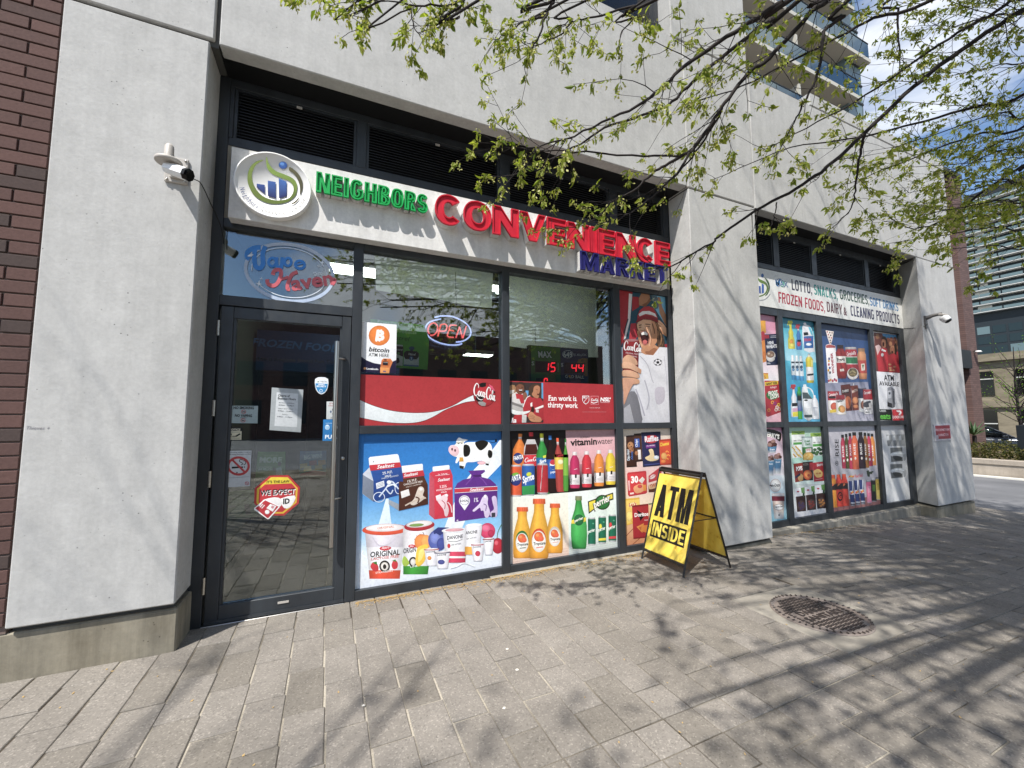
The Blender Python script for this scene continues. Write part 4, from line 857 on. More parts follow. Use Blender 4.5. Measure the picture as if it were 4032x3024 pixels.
bag(a, 'cookie_bag', [(62, 82), (128, 76), (140, 302), (66, 306)], '#3f2218', '#271410'); a.ell(94, 150, 22, 26, '#b98256'); a.ell(98, 180, 18, 22, '#a87048'); a.text('Chips Ahoy!', (88, 258), (84, 178), 22, '#dfeaf6', bold=.03); a.text('Ahoy', (112, 252), (108, 190), 18, '#3a66b0', bold=.03)
for q in ((88, 142), (100, 158), (90, 186), (106, 176)): a.ell(q[0], q[1], 4, 4, '#3a2014')
bag(a, 'cookie_bag.001', [(118, 68), (170, 64), (180, 262), (126, 268)], '#4a2a1c', '#2a1610'); a.poly([(122, 104), (156, 102), (160, 162), (126, 166)], '#2f58a8'); a.text('Chips', (146, 160), (142, 108), 20, '#f2f4fa', bold=.02); a.poly([(144, 182), (166, 180), (170, 248), (150, 250)], '#e6dcd6'); a.ell(136, 205, 12, 16, '#a87048')
bag(a, 'chip_bag', [(170, 58), (306, 52), (310, 292), (182, 304)], '#23264e', '#17193a'); a.ell(240, 106, 50, 30, '#c62b3c', -4); a.text('Ruffles', (196, 126), (292, 116), 38, '#f3f0f2', bold=.035); a.poly([(202, 148), (270, 142), (272, 164), (204, 172)], '#7a2c86'); a.text('ALL DRESSED', (208, 158), (266, 153), 8, '#f3eef6'); a.poly([(196, 238), (232, 215), (222, 182), (252, 178), (266, 230), (292, 225), (288, 252), (232, 262)], '#e9cf9c', smooth=3); a.ell(276, 235, 18, 14, '#d8dde6'); a.poly([(190, 285), (300, 275), (302, 283), (192, 293)], '#3c4680')
bag(a, 'chip_bag.001', [(296, 110), (376, 103), (382, 286), (304, 290)], '#d9481f', '#b03414'); a.text('Cheetos', (302, 158), (366, 146), 24, '#f6d23c', bold=.035, shear=.15)
for q in ((352, 200), (360, 226), (350, 250)): a.curve([(q[0] - 10, q[1]), (q[0], q[1] - 10), (q[0] + 12, q[1])], 8, '#f39a3c')
a.ell(330, 225, 20, 24, '#f0b060'); a.ell(326, 262, 18, 12, '#e8843a')
a.part('chocolate_box'); a.poly([(70, 352), (78, 342), (200, 330), (206, 336), (212, 482), (202, 492), (86, 512), (76, 500)], '#b8202c'); a.poly([(78, 356), (202, 340), (208, 482), (86, 506)], '#cf2a34'); a.text('30', (98, 416), (150, 410), 44, '#fbf8f4', bold=.05); a.poly([(120, 440), (180, 420), (190, 470), (140, 490), (118, 470)], '#e4a070', smooth=2); a.poly([(150, 400), (178, 372), (196, 390), (176, 420)], '#e8dcd0'); a.ell(160, 440, 16, 13, '#c83a3a'); a.poly([(90, 486), (118, 482), (118, 494), (92, 498)], '#f0e0dc'); a.poly([(76, 400), (88, 398), (92, 470), (82, 472)], '#e8b8b8'); a.poly([(180, 430), (204, 428), (206, 470), (186, 472)], '#d98a30')
a.part('chocolate_bar'); a.poly([(222, 366), (298, 308), (316, 330), (300, 392), (222, 414)], '#b8303a'); a.ell(250, 372, 24, 13, '#e8d6d4', -35); a.text('KitKat', (236, 384), (268, 360), 9, '#b8202c', bold=.03)
a.part('chocolate_bar.001'); a.poly([(220, 432), (300, 406), (310, 432), (300, 472), (222, 482)], '#6a3520'); a.poly([(220, 432), (306, 404), (308, 440), (228, 464)], '#d9b48a'); a.text('TWIX', (232, 456), (292, 434), 26, '#a8402a', bold=.03, shear=.15); a.poly([(222, 462), (266, 456), (268, 480), (224, 482)], '#53291a')
bag(a, 'chip_bag.002', [(56, 528), (158, 518), (164, 690), (66, 716)], '#efcb63', '#e2b53e'); a.ell(110, 572, 30, 18, '#f6e6b0', -6); a.text("Lay's", (84, 582), (134, 572), 22, '#c9303a', bold=.03, shear=.15); a.ell(90, 650, 30, 36, '#f4d77c'); a.ell(120, 680, 24, 20, '#e8b84a')
bag(a, 'chip_bag.003', [(104, 576), (220, 562), (226, 800), (114, 812)], '#a81d26', '#84141c'); a.poly([(138, 606), (196, 645), (164, 684)], '#1c1214'); a.text('Doritos', (122, 656), (220, 646), 26, '#fbf6f4', bold=.035); a.poly([(136, 726), (188, 700), (178, 770)], '#d98a38'); a.poly([(182, 716), (226, 712), (210, 768), (180, 760)], '#cf7a2c'); a.poly([(150, 730), (172, 722), (168, 752)], '#b85a20'); a.text('Nacho', (192, 684), (218, 680), 9, '#f0d8d8')
a.part(''); a.line([(222, 566), (286, 556)], 10, '#6b7a52')
a.build()

vc = (1400, 1460, 0.4724)
a = Art('window_banner', YP, vc, 'red vinyl banner with a white ribbon running into a script lettered football', 'banner', 'red banners across the first shopfront')
_b = a.w(60, 30); back(a, 0.199, 1.424, 1.336, a.w(640, 52)[1], '#a9242a', '#b0262c')
up = [(36, 240), (140, 285), (280, 326), (420, 345), (540, 348), (640, 340), (740, 316), (830, 278), (900, 238), (984, 198)]; lo_ = [(998, 254), (920, 264), (840, 290), (740, 332), (650, 384), (560, 422), (460, 438), (340, 438), (200, 424), (36, 392)]
a.part('ribbon'); a.poly(smooth_open(up, 4) + smooth_open(lo_, 4), '#5e1218'); a.poly([(x, y + 4) for x, y in smooth_open(up, 4)] + [(x, y - 4) for x, y in smooth_open(lo_, 4)], '#e3e8e8')
a.part('football'); a.ell(1074, 198, 94, 102, '#8c1620'); a.ell(1078, 196, 88, 96, '#b01d28'); a.poly([(1030, 112), (1052, 100), (1088, 100), (1086, 130), (1056, 138), (1036, 134)], '#1a1412'); a.poly([(1112, 112), (1140, 128), (1160, 160), (1158, 190), (1132, 180), (1124, 150)], '#d84a68'); a.poly([(1004, 198), (1048, 190), (1072, 216), (1058, 256), (1020, 260), (1000, 240)], '#1a1412'); a.poly([(1020, 258), (1060, 255), (1088, 270), (1080, 294), (1050, 292), (1026, 276)], '#9a9592'); a.poly([(1130, 150), (1150, 186), (1162, 190), (1158, 170)], '#1a1412'); a.poly([(1130, 262), (1156, 238), (1162, 210), (1146, 216)], '#1a1412')
coca(a, (984, 205), (1158, 262), 112, '#f6efec', 7.5, True)
a.build()

vb = (1990, 1480, 0.3622)
a = Art('window_banner', YP, vb, 'red vinyl banner with cheering fans and the words Fan work is thirsty work', 'banner', 'red banners across the first shopfront')
back(a, 1.501, 2.706, 1.336, a.w(640, 76)[1], '#ab2029', '#b0232c'); P_ = '#a81f28'
a.part('fans_picture')
a.poly([(46, 66), (410, 76), (413, 508), (46, 514)], '#3a2f2e'); a.poly([(392, 74), (410, 76), (412, 250), (392, 240)], '#5a9cc8'); a.poly([(220, 160), (256, 160), (240, 240), (214, 230)], '#5f9fcc')
a.poly([(46, 110), (96, 100), (120, 130), (112, 200), (60, 230), (46, 220)], '#a57a54', smooth=2); a.poly([(46, 160), (100, 150), (90, 190), (46, 195)], '#d8cfc6')
a.poly([(70, 200), (120, 175), (210, 200), (240, 240), (200, 400), (60, 400)], '#d8d2ce'); a.poly([(110, 190), (196, 205), (206, 300), (176, 320), (150, 250), (120, 250)], '#b3222e'); a.poly([(60, 300), (200, 300), (190, 420), (60, 400)], '#b9b4b0'); a.poly([(70, 280), (200, 330), (190, 350), (70, 310)], '#7f7a78')
a.ell(158, 138, 46, 64, '#7a4c36'); a.poly([(105, 120), (110, 85), (150, 66), (200, 72), (218, 110), (216, 140), (196, 100), (150, 88), (122, 105)], '#3a2c26', smooth=2); a.ell(164, 158, 20, 16, '#2a1210'); a.poly([(146, 150), (184, 150), (180, 160), (150, 160)], '#efe6e0'); a.poly([(190, 190), (225, 180), (240, 250), (200, 260)], '#8a5a42', smooth=2); a.line([(136, 122), (152, 120)], 4, '#2a1812'); a.line([(170, 124), (188, 128)], 4, '#2a1812')
a.poly([(200, 290), (240, 225), (290, 210), (370, 225), (408, 280), (413, 480), (360, 490), (200, 430), (190, 350)], '#ab1f2a'); a.curve([(190, 340), (230, 240), (280, 212)], 8, '#f0e8e4'); a.poly([(318, 352), (412, 316), (413, 340), (330, 370)], '#f0e8e4'); a.poly([(330, 372), (360, 366), (362, 400), (330, 396)], '#d9d0cc')
a.poly([(250, 190), (256, 130), (290, 98), (336, 88), (376, 104), (392, 150), (386, 230), (362, 240), (340, 200), (300, 240), (266, 215)], '#4a3426', smooth=2); a.poly([(300, 170), (310, 120), (345, 104), (372, 120), (374, 165), (362, 200), (364, 225), (344, 245), (310, 230), (286, 200)], '#b87c58', smooth=3); a.line([(330, 150), (352, 152)], 4, '#3a241a'); a.poly([(346, 192), (366, 196), (360, 212), (342, 206)], '#5b201c'); a.poly([(270, 300), (290, 285), (292, 330), (274, 336)], '#f0ece8')
a.poly([(282, 340), (306, 330), (314, 380), (300, 400), (276, 390)], '#3a1a14'); a.poly([(66, 362), (120, 380), (200, 388), (268, 378), (250, 400), (180, 424), (100, 420), (66, 400)], '#e6e8e6', smooth=2); a.poly([(246, 440), (262, 400), (290, 392), (330, 430), (384, 455), (384, 500), (300, 500), (262, 480)], '#c0845e', smooth=3)
for k in range(3): a.curve([(256, 425 + 18 * k), (290, 428 + 16 * k), (318, 446 + 14 * k)], 3, '#7a4630')
a.poly([(100, 425), (190, 420), (186, 510), (62, 512)], '#b01f2a'); a.poly([(180, 420), (230, 425), (225, 508), (178, 508)], '#c9c6c2'); a.text('la', (60, 508), (118, 506), 50, '#f4eeee', shear=.3, bold=.03)
a.part('lettering')
def serif(a, txt, p0, p1, h, col):
    a.text(txt, p0, p1, h, col, bold=.02)
serif(a, 'Fan work is', (470, 268), (772, 272), 56, '#fbf5f2'); serif(a, 'thirsty work', (460, 340), (788, 348), 56, '#fbf5f2')
for x_, y_ in ((470, 268), (486, 268), (600, 268), (700, 270), (765, 272), (470, 340), (520, 342), (776, 348)): a.line([(x_ - 6, y_), (x_ + 14, y_)], 4, '#fbf5f2')
a.part('emblem'); a.poly([(836, 216), (910, 216), (912, 268), (900, 292), (874, 312), (848, 292), (836, 268)], '#f3efef'); a.poly([(842, 222), (904, 222), (844, 286), (842, 266)], '#9e1c26'); a.text('MLS', (846, 246), (882, 244), 20, '#f8f4f4', bold=.03); a.poly([(906, 224), (906, 268), (892, 290), (876, 302), (852, 286)], '#b0232c')
a.part('emblem.001'); a.poly([(928, 218), (1012, 218), (1014, 314), (928, 312)], '#e99aa0'); a.poly([(932, 222), (1008, 222), (1010, 310), (932, 308)], '#b3222c'); coca(a, (934, 274), (1004, 274), 30, '#f8f0f0', 4, False); a.curve([(932, 284), (960, 296), (1008, 280)], 8, '#f8f0f0')
a.part('emblem.002'); a.text('NSL', (1030, 276), (1136, 276), 40, '#fbf5f5', bold=.045, shear=.2); a.ell(1138, 244, 8, 9, '#fbf5f5'); a.line([(1030, 290), (1134, 290)], 3, '#f0d8da')
a.part('lettering'); a.text('OFFICIAL PARTNER', (914, 352), (1030, 352), 9, '#f2dcdc', bold=0); a.line([(838, 392), (1096, 392)], 1.6, '#dca8aa')
a.build()

vf = (2420, 1120, 0.5882)
a = Art('window_poster', YP, vf, 'tall poster of a shouting fan in red cap and white shirt holding a can', 'poster', 'vinyl posters on the first shopfront')
back(a, 2.797, 3.473, 1.336, 2.773, '#2b6f93', '#d9d6da')
a.poly([(28, 32), (356, 78), (362, 420), (30, 420)], '#1f4a5c'); a.poly([(250, 62), (354, 78), (358, 300), (300, 210), (262, 150)], '#6fb2d2'); a.poly([(28, 32), (120, 46), (110, 160), (90, 300), (40, 420), (30, 400)], '#a81a26'); a.poly([(96, 60), (118, 66), (104, 240), (74, 360), (60, 370), (88, 240)], '#e6e0de'); a.poly([(118, 82), (160, 84), (164, 150), (116, 180)], '#a81a26'); a.poly([(162, 92), (184, 52), (232, 64), (240, 112), (206, 150), (164, 140)], '#b27c58'); a.poly([(206, 150), (240, 112), (236, 88), (214, 120), (180, 138)], '#8a5638'); a.poly([(246, 70), (282, 80), (304, 118), (290, 160), (268, 170)], '#58707c'); a.poly([(288, 82), (306, 90), (318, 150), (356, 230), (358, 300), (330, 256), (300, 190)], '#a8785a'); a.poly([(108, 262), (144, 260), (160, 340), (130, 380), (96, 370)], '#b02030'); a.line([(90, 230), (60, 330)], 7, '#16303c')
a.part('fan_picture')
S1, S2, S3, HR, HD = '#dca884', '#c48a64', '#9a6444', '#6d4c34', '#3c2a1e'
a.poly([(276, 236), (300, 240), (330, 268), (362, 318), (362, 356), (338, 344), (306, 318), (284, 290)], S1); a.poly([(300, 290), (340, 330), (362, 356), (338, 344), (306, 318)], S2); a.line([(286, 250), (318, 268)], 3, S3); a.line([(282, 262), (312, 284)], 3, S3)
a.poly([(262, 240), (286, 252), (300, 290), (318, 320), (332, 372), (334, 410), (318, 430), (296, 446), (286, 410), (270, 340)], HR)
for q in (((286, 300), (304, 330), (300, 370), (312, 412)), ((300, 310), (322, 350), (318, 396)), ((280, 340), (290, 380), (284, 420)), ((310, 340), (330, 380), (326, 420))): a.curve(q, 8, HD)
for q in (((278, 260), (296, 300), (294, 340)), ((306, 326), (312, 366), (306, 404))): a.curve(q, 4, '#a87c54')
a.poly([(156, 448), (200, 444), (250, 470), (300, 420), (372, 424), (384, 922), (186, 928), (160, 780), (126, 690), (140, 560)], '#d8d7dc'); a.poly([(170, 430), (206, 440), (262, 400), (296, 424), (258, 474), (206, 470), (176, 456)], S2); a.poly([(200, 452), (262, 424), (286, 432), (256, 472), (214, 468)], S3)
a.poly([(148, 276), (156, 246), (180, 228), (224, 228), (262, 246), (280, 286), (286, 340), (280, 384), (258, 424), (226, 448), (198, 446), (178, 424), (160, 374), (150, 326)], S1)
a.poly([(244, 240), (266, 250), (282, 290), (286, 344), (278, 390), (252, 428), (226, 448), (238, 400), (250, 350), (248, 300)], S2); a.poly([(178, 424), (190, 402), (226, 408), (240, 420), (226, 448), (198, 446)], S2); a.poly([(152, 300), (166, 312), (172, 372), (160, 374), (150, 326)], S2)
a.poly([(150, 240), (152, 206), (166, 174), (194, 152), (228, 146), (258, 160), (276, 190), (288, 236), (262, 222), (210, 208), (170, 222)], '#b0222e'); a.poly([(158, 200), (184, 180), (230, 178), (270, 196), (282, 222), (250, 206), (206, 198), (166, 214)], '#ece6e4'); a.poly([(140, 256), (152, 228), (190, 210), (236, 212), (290, 240), (292, 256), (240, 236), (190, 232), (156, 252)], '#8e1824'); a.line([(150, 254), (190, 234), (240, 238), (286, 256)], 3, '#4a0c12')
a.poly([(170, 330), (184, 318), (206, 314), (222, 330), (228, 362), (222, 394), (202, 404), (184, 392), (174, 362)], '#3c0e10'); a.poly([(174, 328), (188, 318), (206, 315), (220, 330), (216, 342), (198, 336), (180, 340)], '#f4eee8'); a.poly([(186, 378), (202, 370), (218, 380), (214, 396), (200, 402), (188, 394)], '#c8605e'); a.line([(168, 332), (182, 316), (206, 311), (226, 330), (232, 364), (224, 398), (202, 408), (182, 396), (170, 362), (168, 332)], 5, '#b4665a')
a.poly([(184, 262), (192, 262), (200, 300), (192, 310), (174, 308), (168, 300)], '#e6b894'); a.line([(170, 306), (194, 311), (202, 300)], 4, S3); a.line([(160, 276), (178, 270)], 5, HD); a.line([(204, 266), (238, 268)], 5, HD); a.line([(160, 290), (178, 288)], 4, '#4a3022'); a.line([(208, 282), (234, 284)], 4, '#4a3022'); a.curve([(236, 300), (246, 350), (240, 404)], 4, S3); a.curve([(164, 316), (160, 350), (170, 392)], 3, S3); a.line([(206, 292), (234, 294)], 2, S3); a.line([(250, 262), (262, 300), (266, 330)], 7, HR); a.line([(146, 262), (148, 290), (154, 312)], 6, HR); a.poly([(332, 402), (362, 396), (364, 424), (338, 422)], '#9c1e2a')
a.curve([(170, 480), (220, 540), (250, 640), (262, 660)], 5, '#b4b2ba'); a.curve([(200, 640), (230, 760), (214, 840)], 8, '#b0aeb8'); a.curve([(140, 700), (170, 780), (200, 880)], 9, '#aaa8b4'); a.curve([(330, 480), (345, 600), (350, 720)], 5, '#bfbdc6'); a.poly([(270, 700), (330, 690), (330, 780), (280, 800)], '#bcb6c0', smooth=3); a.poly([(60, 780), (110, 715), (150, 740), (176, 860), (178, 928), (60, 926)], '#77767c', smooth=2); a.poly([(60, 830), (100, 800), (130, 926), (60, 926)], '#a7a6ac')
a.ring(288, 522, 28, 23, 2.5, '#1c1c22'); a.ell(288, 522, 10, 9, '#1c1c22')
for q in ((268, 512), (308, 512), (276, 538), (302, 536), (288, 502)): a.ell(q[0], q[1], 6, 5, '#1c1c22')
a.part('drink_can'); a.body([(0, .95, '#7a1018'), (.04, 1, '#8c141e'), (1, .96, '#76101a')], (108, 372), (104, 600), 54, '#8c141e'); a.ell(110, 374, 48, 9, '#a06a6c'); coca(a, (60, 440), (172, 460), 66, '#f4ecec', 5.5, False); a.text('ORIGINAL TASTE', (72, 462), (160, 474), 10, '#ecd8d8', bold=0); a.text('ORIGINAL', (88, 480), (150, 490), 9, '#ecd8d8', bold=0)
a.part('hand_picture'); a.poly([(52, 500), (90, 470), (140, 500), (150, 540), (100, 530), (60, 540)], '#d8a684', smooth=3)
for i, (y0, y1) in enumerate(((536, 552), (590, 592), (640, 630))): a.poly([(50, y0 - 12), (100, y0 - 16), (158, y1 + 6), (164, y1 + 28), (150, y1 + 36), (100, y0 + 28), (50, y0 + 24)], ('#dcab8a', '#d8a583', '#d19c79')[i], smooth=3); a.curve([(52, y0 + 26), (100, y0 + 30), (150, y1 + 38)], 3, '#7e4c34')
a.poly([(52, 640), (140, 640), (120, 670), (90, 730), (60, 806), (56, 720)], '#cc967a', smooth=3); a.poly([(150, 560), (176, 570), (172, 598), (156, 590)], '#c99270', smooth=2)
a.build()

# ---- bitcoin sheet, OPEN sign, promotional board and lottery board behind the glass
vo = (1400, 1220, 0.3937)
a = Art('window_sign', YP, vo, 'white bitcoin ATM HERE sheet with an orange coin stuck on the glass', 'sign')
a.poly([(66, 120), (411, 148), (405, 634), (52, 622)], '#f3f4f6'); a.part('picture')
a.poly([(58, 468), (110, 505), (180, 532), (250, 545), (330, 535), (406, 502), (405, 634), (52, 622)], '#1a1638'); a.ell(237, 257, 106, 101, '#ec7f24'); a.text('B', (196, 300), (286, 306), 96, '#fdf8f2', bold=.06, shear=.12)
for x_ in (228, 258): a.line([(x_, 196), (x_ - 2, 214)], 15, '#fdf8f2'); a.line([(x_ - 18, 296), (x_ - 20, 318)], 15, '#fdf8f2')
a.poly([(262, 500), (280, 486), (350, 488), (372, 520), (346, 580), (336, 634), (246, 632), (250, 570)], '#d5793a'); a.poly([(262, 500), (352, 506), (334, 566), (250, 558)], '#c8692c'); a.poly([(274, 515), (326, 518), (322, 555), (272, 552)], '#191626'); a.poly([(284, 494), (312, 494), (310, 508), (282, 506)], '#3a2c20'); a.poly([(246, 575), (338, 582), (336, 634), (246, 632)], '#e2954e'); a.poly([(276, 608), (304, 610), (303, 622), (275, 620)], '#5a4a7a')
for k in range(4): a.ell(284 + 11 * k, 528, 3, 3, '#e8e4da')
a.ell(92, 586, 13, 13, '#e8a26c')
a.part('lettering'); a.text('bitcoin', (132, 414), (334, 428), 44, '#17171c', bold=.03, shear=.18); a.text('ATM HERE', (130, 464), (334, 474), 34, '#17171c', bold=.008); a.text('Localcoin', (110, 596), (226, 602), 18, '#f4f2f6', bold=.03)
a.build()
a = Art('promo_board', 0.41, vo, 'green dairy promotion board with milk packs behind the bitcoin sheet', 'board', m='print', thick=0.012)
a.poly([(150, 92), (690, 150), (735, 300), (720, 598), (150, 560)], '#5cb83a'); a.part('picture'); a.poly([(150, 520), (722, 560), (720, 598), (150, 565)], '#4ea530')
a.text('Proudly Featuring', (220, 128), (640, 186), 30, '#d8ecd0', bold=.008); a.text('Products', (412, 228), (610, 242), 34, '#d8ecd0', bold=.008); a.text('Natrel', (340, 292), (530, 312), 44, '#1c2416', shear=.25, bold=.0)
a.part('milk_pack'); a.poly([(408, 352), (470, 350), (478, 380), (472, 560), (404, 555)], '#1c1e22'); a.poly([(412, 345), (472, 352), (474, 366), (410, 362)], '#dfe4e2'); a.poly([(404, 440), (474, 470), (470, 560), (404, 555)], '#dfe0dc'); a.poly([(404, 490), (430, 480), (440, 520), (404, 540)], '#22242a', smooth=2); a.text('Natrel', (408, 404), (468, 408), 16, '#eceee8', shear=.2); a.ell(430, 436, 16, 14, '#5f9a58')
a.part('milk_bag'); a.poly([(484, 430), (510, 410), (610, 415), (634, 436), (632, 570), (480, 560)], '#d2d8d8'); a.poly([(484, 430), (510, 408), (610, 414), (634, 436), (632, 470), (610, 496), (500, 492), (484, 470)], '#20262c'); a.ell(562, 384, 28, 20, '#23567a'); a.ell(560, 404, 14, 10, '#1c4260'); a.text('Natrel', (528, 452), (596, 458), 24, '#e8ece8', shear=.2); a.ell(558, 486, 22, 22, '#2a5f98'); a.text('2', (550, 496), (566, 497), 22, '#f2f6f8', bold=.03); a.poly([(482, 545), (632, 556), (632, 570), (480, 560)], '#2a5f98')
a.build()
M['neon_red'] = emit('neon_red', '#ff6a6a', 0.8); M['neon_blue'] = emit('neon_blue', '#b8c4ff', 0.85)
ng = thing('neon_sign', 'OPEN neon sign with red tube letters in a pale blue oval, hanging behind the glass', 'neon sign', tuple(on_y(1400 + 925 * .3937, 1220 + 330 * .3937, 0.42)))
def vo_pt(u, v, y=0.42): return on_y(1400 + u * .3937, 1220 + v * .3937, y)
def neon(name, pts, m, r=0.0062, y=0.42):
    o = ng.location; q = [vo_pt(u, v, y) - o for u, v in smooth_open(pts, 5)]; return MB().tube(q, r, 8).build(name, M[m], ng)
neon('oval_tube', [(790, 76), (860, 62), (960, 66), (1050, 100), (1120, 150), (1152, 210), (1145, 260), (1105, 298), (1060, 316), (1006, 322)], 'neon_blue', .0068)
neon('oval_tube', [(1066, 338), (1020, 350), (930, 350), (830, 326), (750, 284), (706, 230), (700, 180), (722, 138), (770, 110), (852, 92)], 'neon_blue', .0068)
neon('letter_tube', [(738, 240), (724, 205), (734, 165), (762, 136), (796, 134), (820, 164), (820, 200), (800, 236), (770, 254), (748, 252)], 'neon_red')
MBn = MB()
def seg(name, runs):
    mb = MB(); o = ng.location
    for r_ in runs: mb.tube([vo_pt(u, v) - o for u, v in r_], .0062, 8)
    return mb.build(name, M['neon_red'], ng)
seg('letter_tube', [smooth_open([(824, 264), (852, 150)], 3), smooth_open([(852, 150), (890, 142), (914, 160), (908, 196), (888, 212), (846, 212)], 4)])
seg('letter_tube', [smooth_open([(1010, 156), (960, 152), (942, 166), (936, 192)], 4), [(936, 200), (984, 212)], smooth_open([(936, 200), (920, 250), (932, 270), (982, 276)], 4)])
seg('letter_tube', [[(1004, 280), (1040, 170)], [(1040, 170), (1070, 284)], [(1074, 284), (1108, 162)]])
o = ng.location; MB().tube([vo_pt(1010, 60) - o, vo_pt(1000, -380, .45) - o], .002, 5).build('hanging_cord', M['black'], ng); MB().box(-.27, .27, .02, .028, -.11, .11).build('backing_sheet', glassmat('acrylic_sheet', (.8, .82, .84), .02), ng)
vl = (2040, 1330, 0.2362)
YL = 0.52
def vl_pt(u, v, y): return on_y(vl[0] + u * vl[2], vl[1] + v * vl[2], y)
A_, B_ = vl_pt(215, 130, YL), vl_pt(1162, 190, YL); zb_ = vl_pt(700, 800, YL).z
lot = MB().box(A_.x - .02, B_.x + .004, YL + .001, YL + .06, zb_, A_.z + .006).build('jackpot_board', M['black']); tag(lot, 'lottery jackpot board with red digits 15 and 44, standing behind the right glass', 'display board')
a = Art('display_face', YL, vl, None, None)
back(a, A_.x, vl_pt(702, 150, YL).x, zb_, A_.z, '#4b8a2c', '#2a5c30'); a.part('jackpot_field')
back(a, vl_pt(706, 150, YL).x, B_.x, zb_, A_.z, '#1d3f66', '#23305a'); a.poly([(980, 420), (1010, 360), (1080, 340), (1160, 345), (1160, 640), (1110, 640), (1110, 420)], '#9a7a2a')
a.part('digit_window'); a.poly([(285, 385), (640, 402), (640, 570), (285, 575)], '#1a1012'); a.poly([(770, 410), (1106, 424), (1104, 600), (768, 592)], '#1a1012'); a.poly([(300, 672), (494, 672), (494, 720), (300, 720)], '#1a1012')
a.part('lettering'); a.text('MAX', (336, 330), (566, 336), 110, '#15263a', bold=.05, shear=-.05); a.text('MAX', (340, 326), (562, 332), 100, '#e6ecec', bold=.03, shear=-.05); a.text('S', (228, 456), (270, 458), 62, '#dfe8dc', bold=.02); a.text('S', (716, 480), (754, 482), 58, '#dfe4e8', bold=.02); a.ring(830, 275, 94, 66, 8, '#cfd8e0'); a.text('649', (752, 322), (908, 324), 84, '#e6ecf0', bold=.03); a.text('$5 MILLION', (932, 304), (1136, 304), 40, '#bccad6', bold=.01); a.text('G LD BALL', (784, 668), (1102, 680), 50, '#e6e8e2', bold=.012); a.ell(858, 640, 22, 22, '#d8a83a'); a.text('MILLION', (678, 560), (678, 420), 22, '#c8dcc4', bold=0); a.text('+6', (1044, 395), (1092, 396), 34, '#3a2c10')
fc = a.build(); fc.parent = lot
M['led_red'] = emit('led_red', '#ff2a3a', 1.1)
def digit(segs, u, v, w, h, sl=12):
    mb = MB(); P = {'a': ((0, 0), (1, 0)), 'b': ((1, 0), (1, .5)), 'c': ((1, .5), (1, 1)), 'd': ((0, 1), (1, 1)), 'e': ((0, .5), (0, 1)), 'f': ((0, 0), (0, .5)), 'g': ((0, .5), (1, .5))}
    for s_ in segs:
        (x0, y0), (x1, y1) = P[s_]; p = [vl_pt(u + w * x + sl * (1 - y), v + h * y, YL - .006) for x, y in ((x0, y0), (x1, y1))]; e = (p[1] - p[0]) * .1; mb.tube([p[0] + e, p[1] - e], .0062, 6)
    mb.build('led_digit', M['led_red'], lot)
digit('bc', 440, 420, 60, 130); digit('afgcd', 540, 420, 70, 140); digit('fgbc', 890, 440, 74, 130); digit('fgbc', 1004, 440, 74, 130); digit('abef', 428, 680, 50, 90)
MB().tube([vl_pt(295, 105, YL + .03), vl_pt(280, -300, YL + .03)], .002, 5).build('hanging_cord', M['black'], lot)
# ================================================================== logo disc
LC = (-0.444, 3.098); LR = 0.2475
ld = thing('logo_sign', 'round white disc sign with green swirl and blue bars at the fascia end', 'sign', (LC[0], 0.15, LC[1]))
o = MB().lathe([(LR, 0.0495), (LR, 0.0), (LR - .006, -.003), (LR - .012, 0.0), (LR - .014, 0.006), (0.0005, 0.0065)], (0, 0, 0), (0, 1, 0), 56).build('drum', mat('sign_face_white', '#f0eeea', .4), ld)
v6 = (900, 570, 0.3361)
def in_ld(a):
    x = a.build(); x.parent = ld; x.location = (-LC[0], -0.15, -LC[1]); return x
a = Art('emblem', 0.152, v6, None, None)
G1, G2 = '#6d7f33', '#565338'
a.poly([(410, 178), (350, 186), (290, 220), (245, 280), (224, 350), (222, 420), (240, 490), (290, 580), (370, 645), (470, 684), (580, 692), (680, 672), (750, 630), (790, 580), (800, 520), (782, 470), (757, 470), (762, 530), (740, 590), (690, 632), (600, 650), (500, 642), (400, 600), (330, 530), (284, 440), (272, 360), (290, 290), (330, 226)], G1, smooth=3)
a.poly([(446, 138), (440, 200), (452, 270), (490, 325), (550, 362), (640, 396), (710, 425), (750, 470), (775, 520), (780, 570), (800, 530), (804, 480), (780, 420), (730, 380), (650, 345), (560, 310), (500, 262), (464, 205)], '#7d963f', smooth=3)
a.poly([(716, 258), (790, 310), (840, 372), (866, 440), (862, 530), (826, 610), (770, 668), (706, 704), (770, 690), (820, 640), (836, 560), (832, 470), (800, 390), (750, 330), (708, 300)], G2, smooth=2)
a.ell(637, 240, 50, 43, '#1f4f97', 15); a.ell(628, 226, 28, 20, '#4f83c4', 15)
a.grad([(330, 456), (424, 470), (426, 580), (330, 500)], '#2d4e96', '#22285e'); a.grad([(460, 420), (552, 436), (556, 628), (460, 600)], '#3560a8', '#22285e'); a.grad([(588, 394), (680, 432), (682, 602), (590, 630)], '#3c6cb4', '#22285e')
a.part('lettering')
txt = 'Neighbors Convenience Market'; c0 = a.w(524, 450); n = len(txt)
wd_ = {'i': .45, ' ': .55, 'r': .7, 't': .7, 'M': 1.35, 'C': 1.1, 'N': 1.15, 'h': 1, 'b': 1}
tot = sum(wd_.get(c, .92) for c in txt); acc = 0
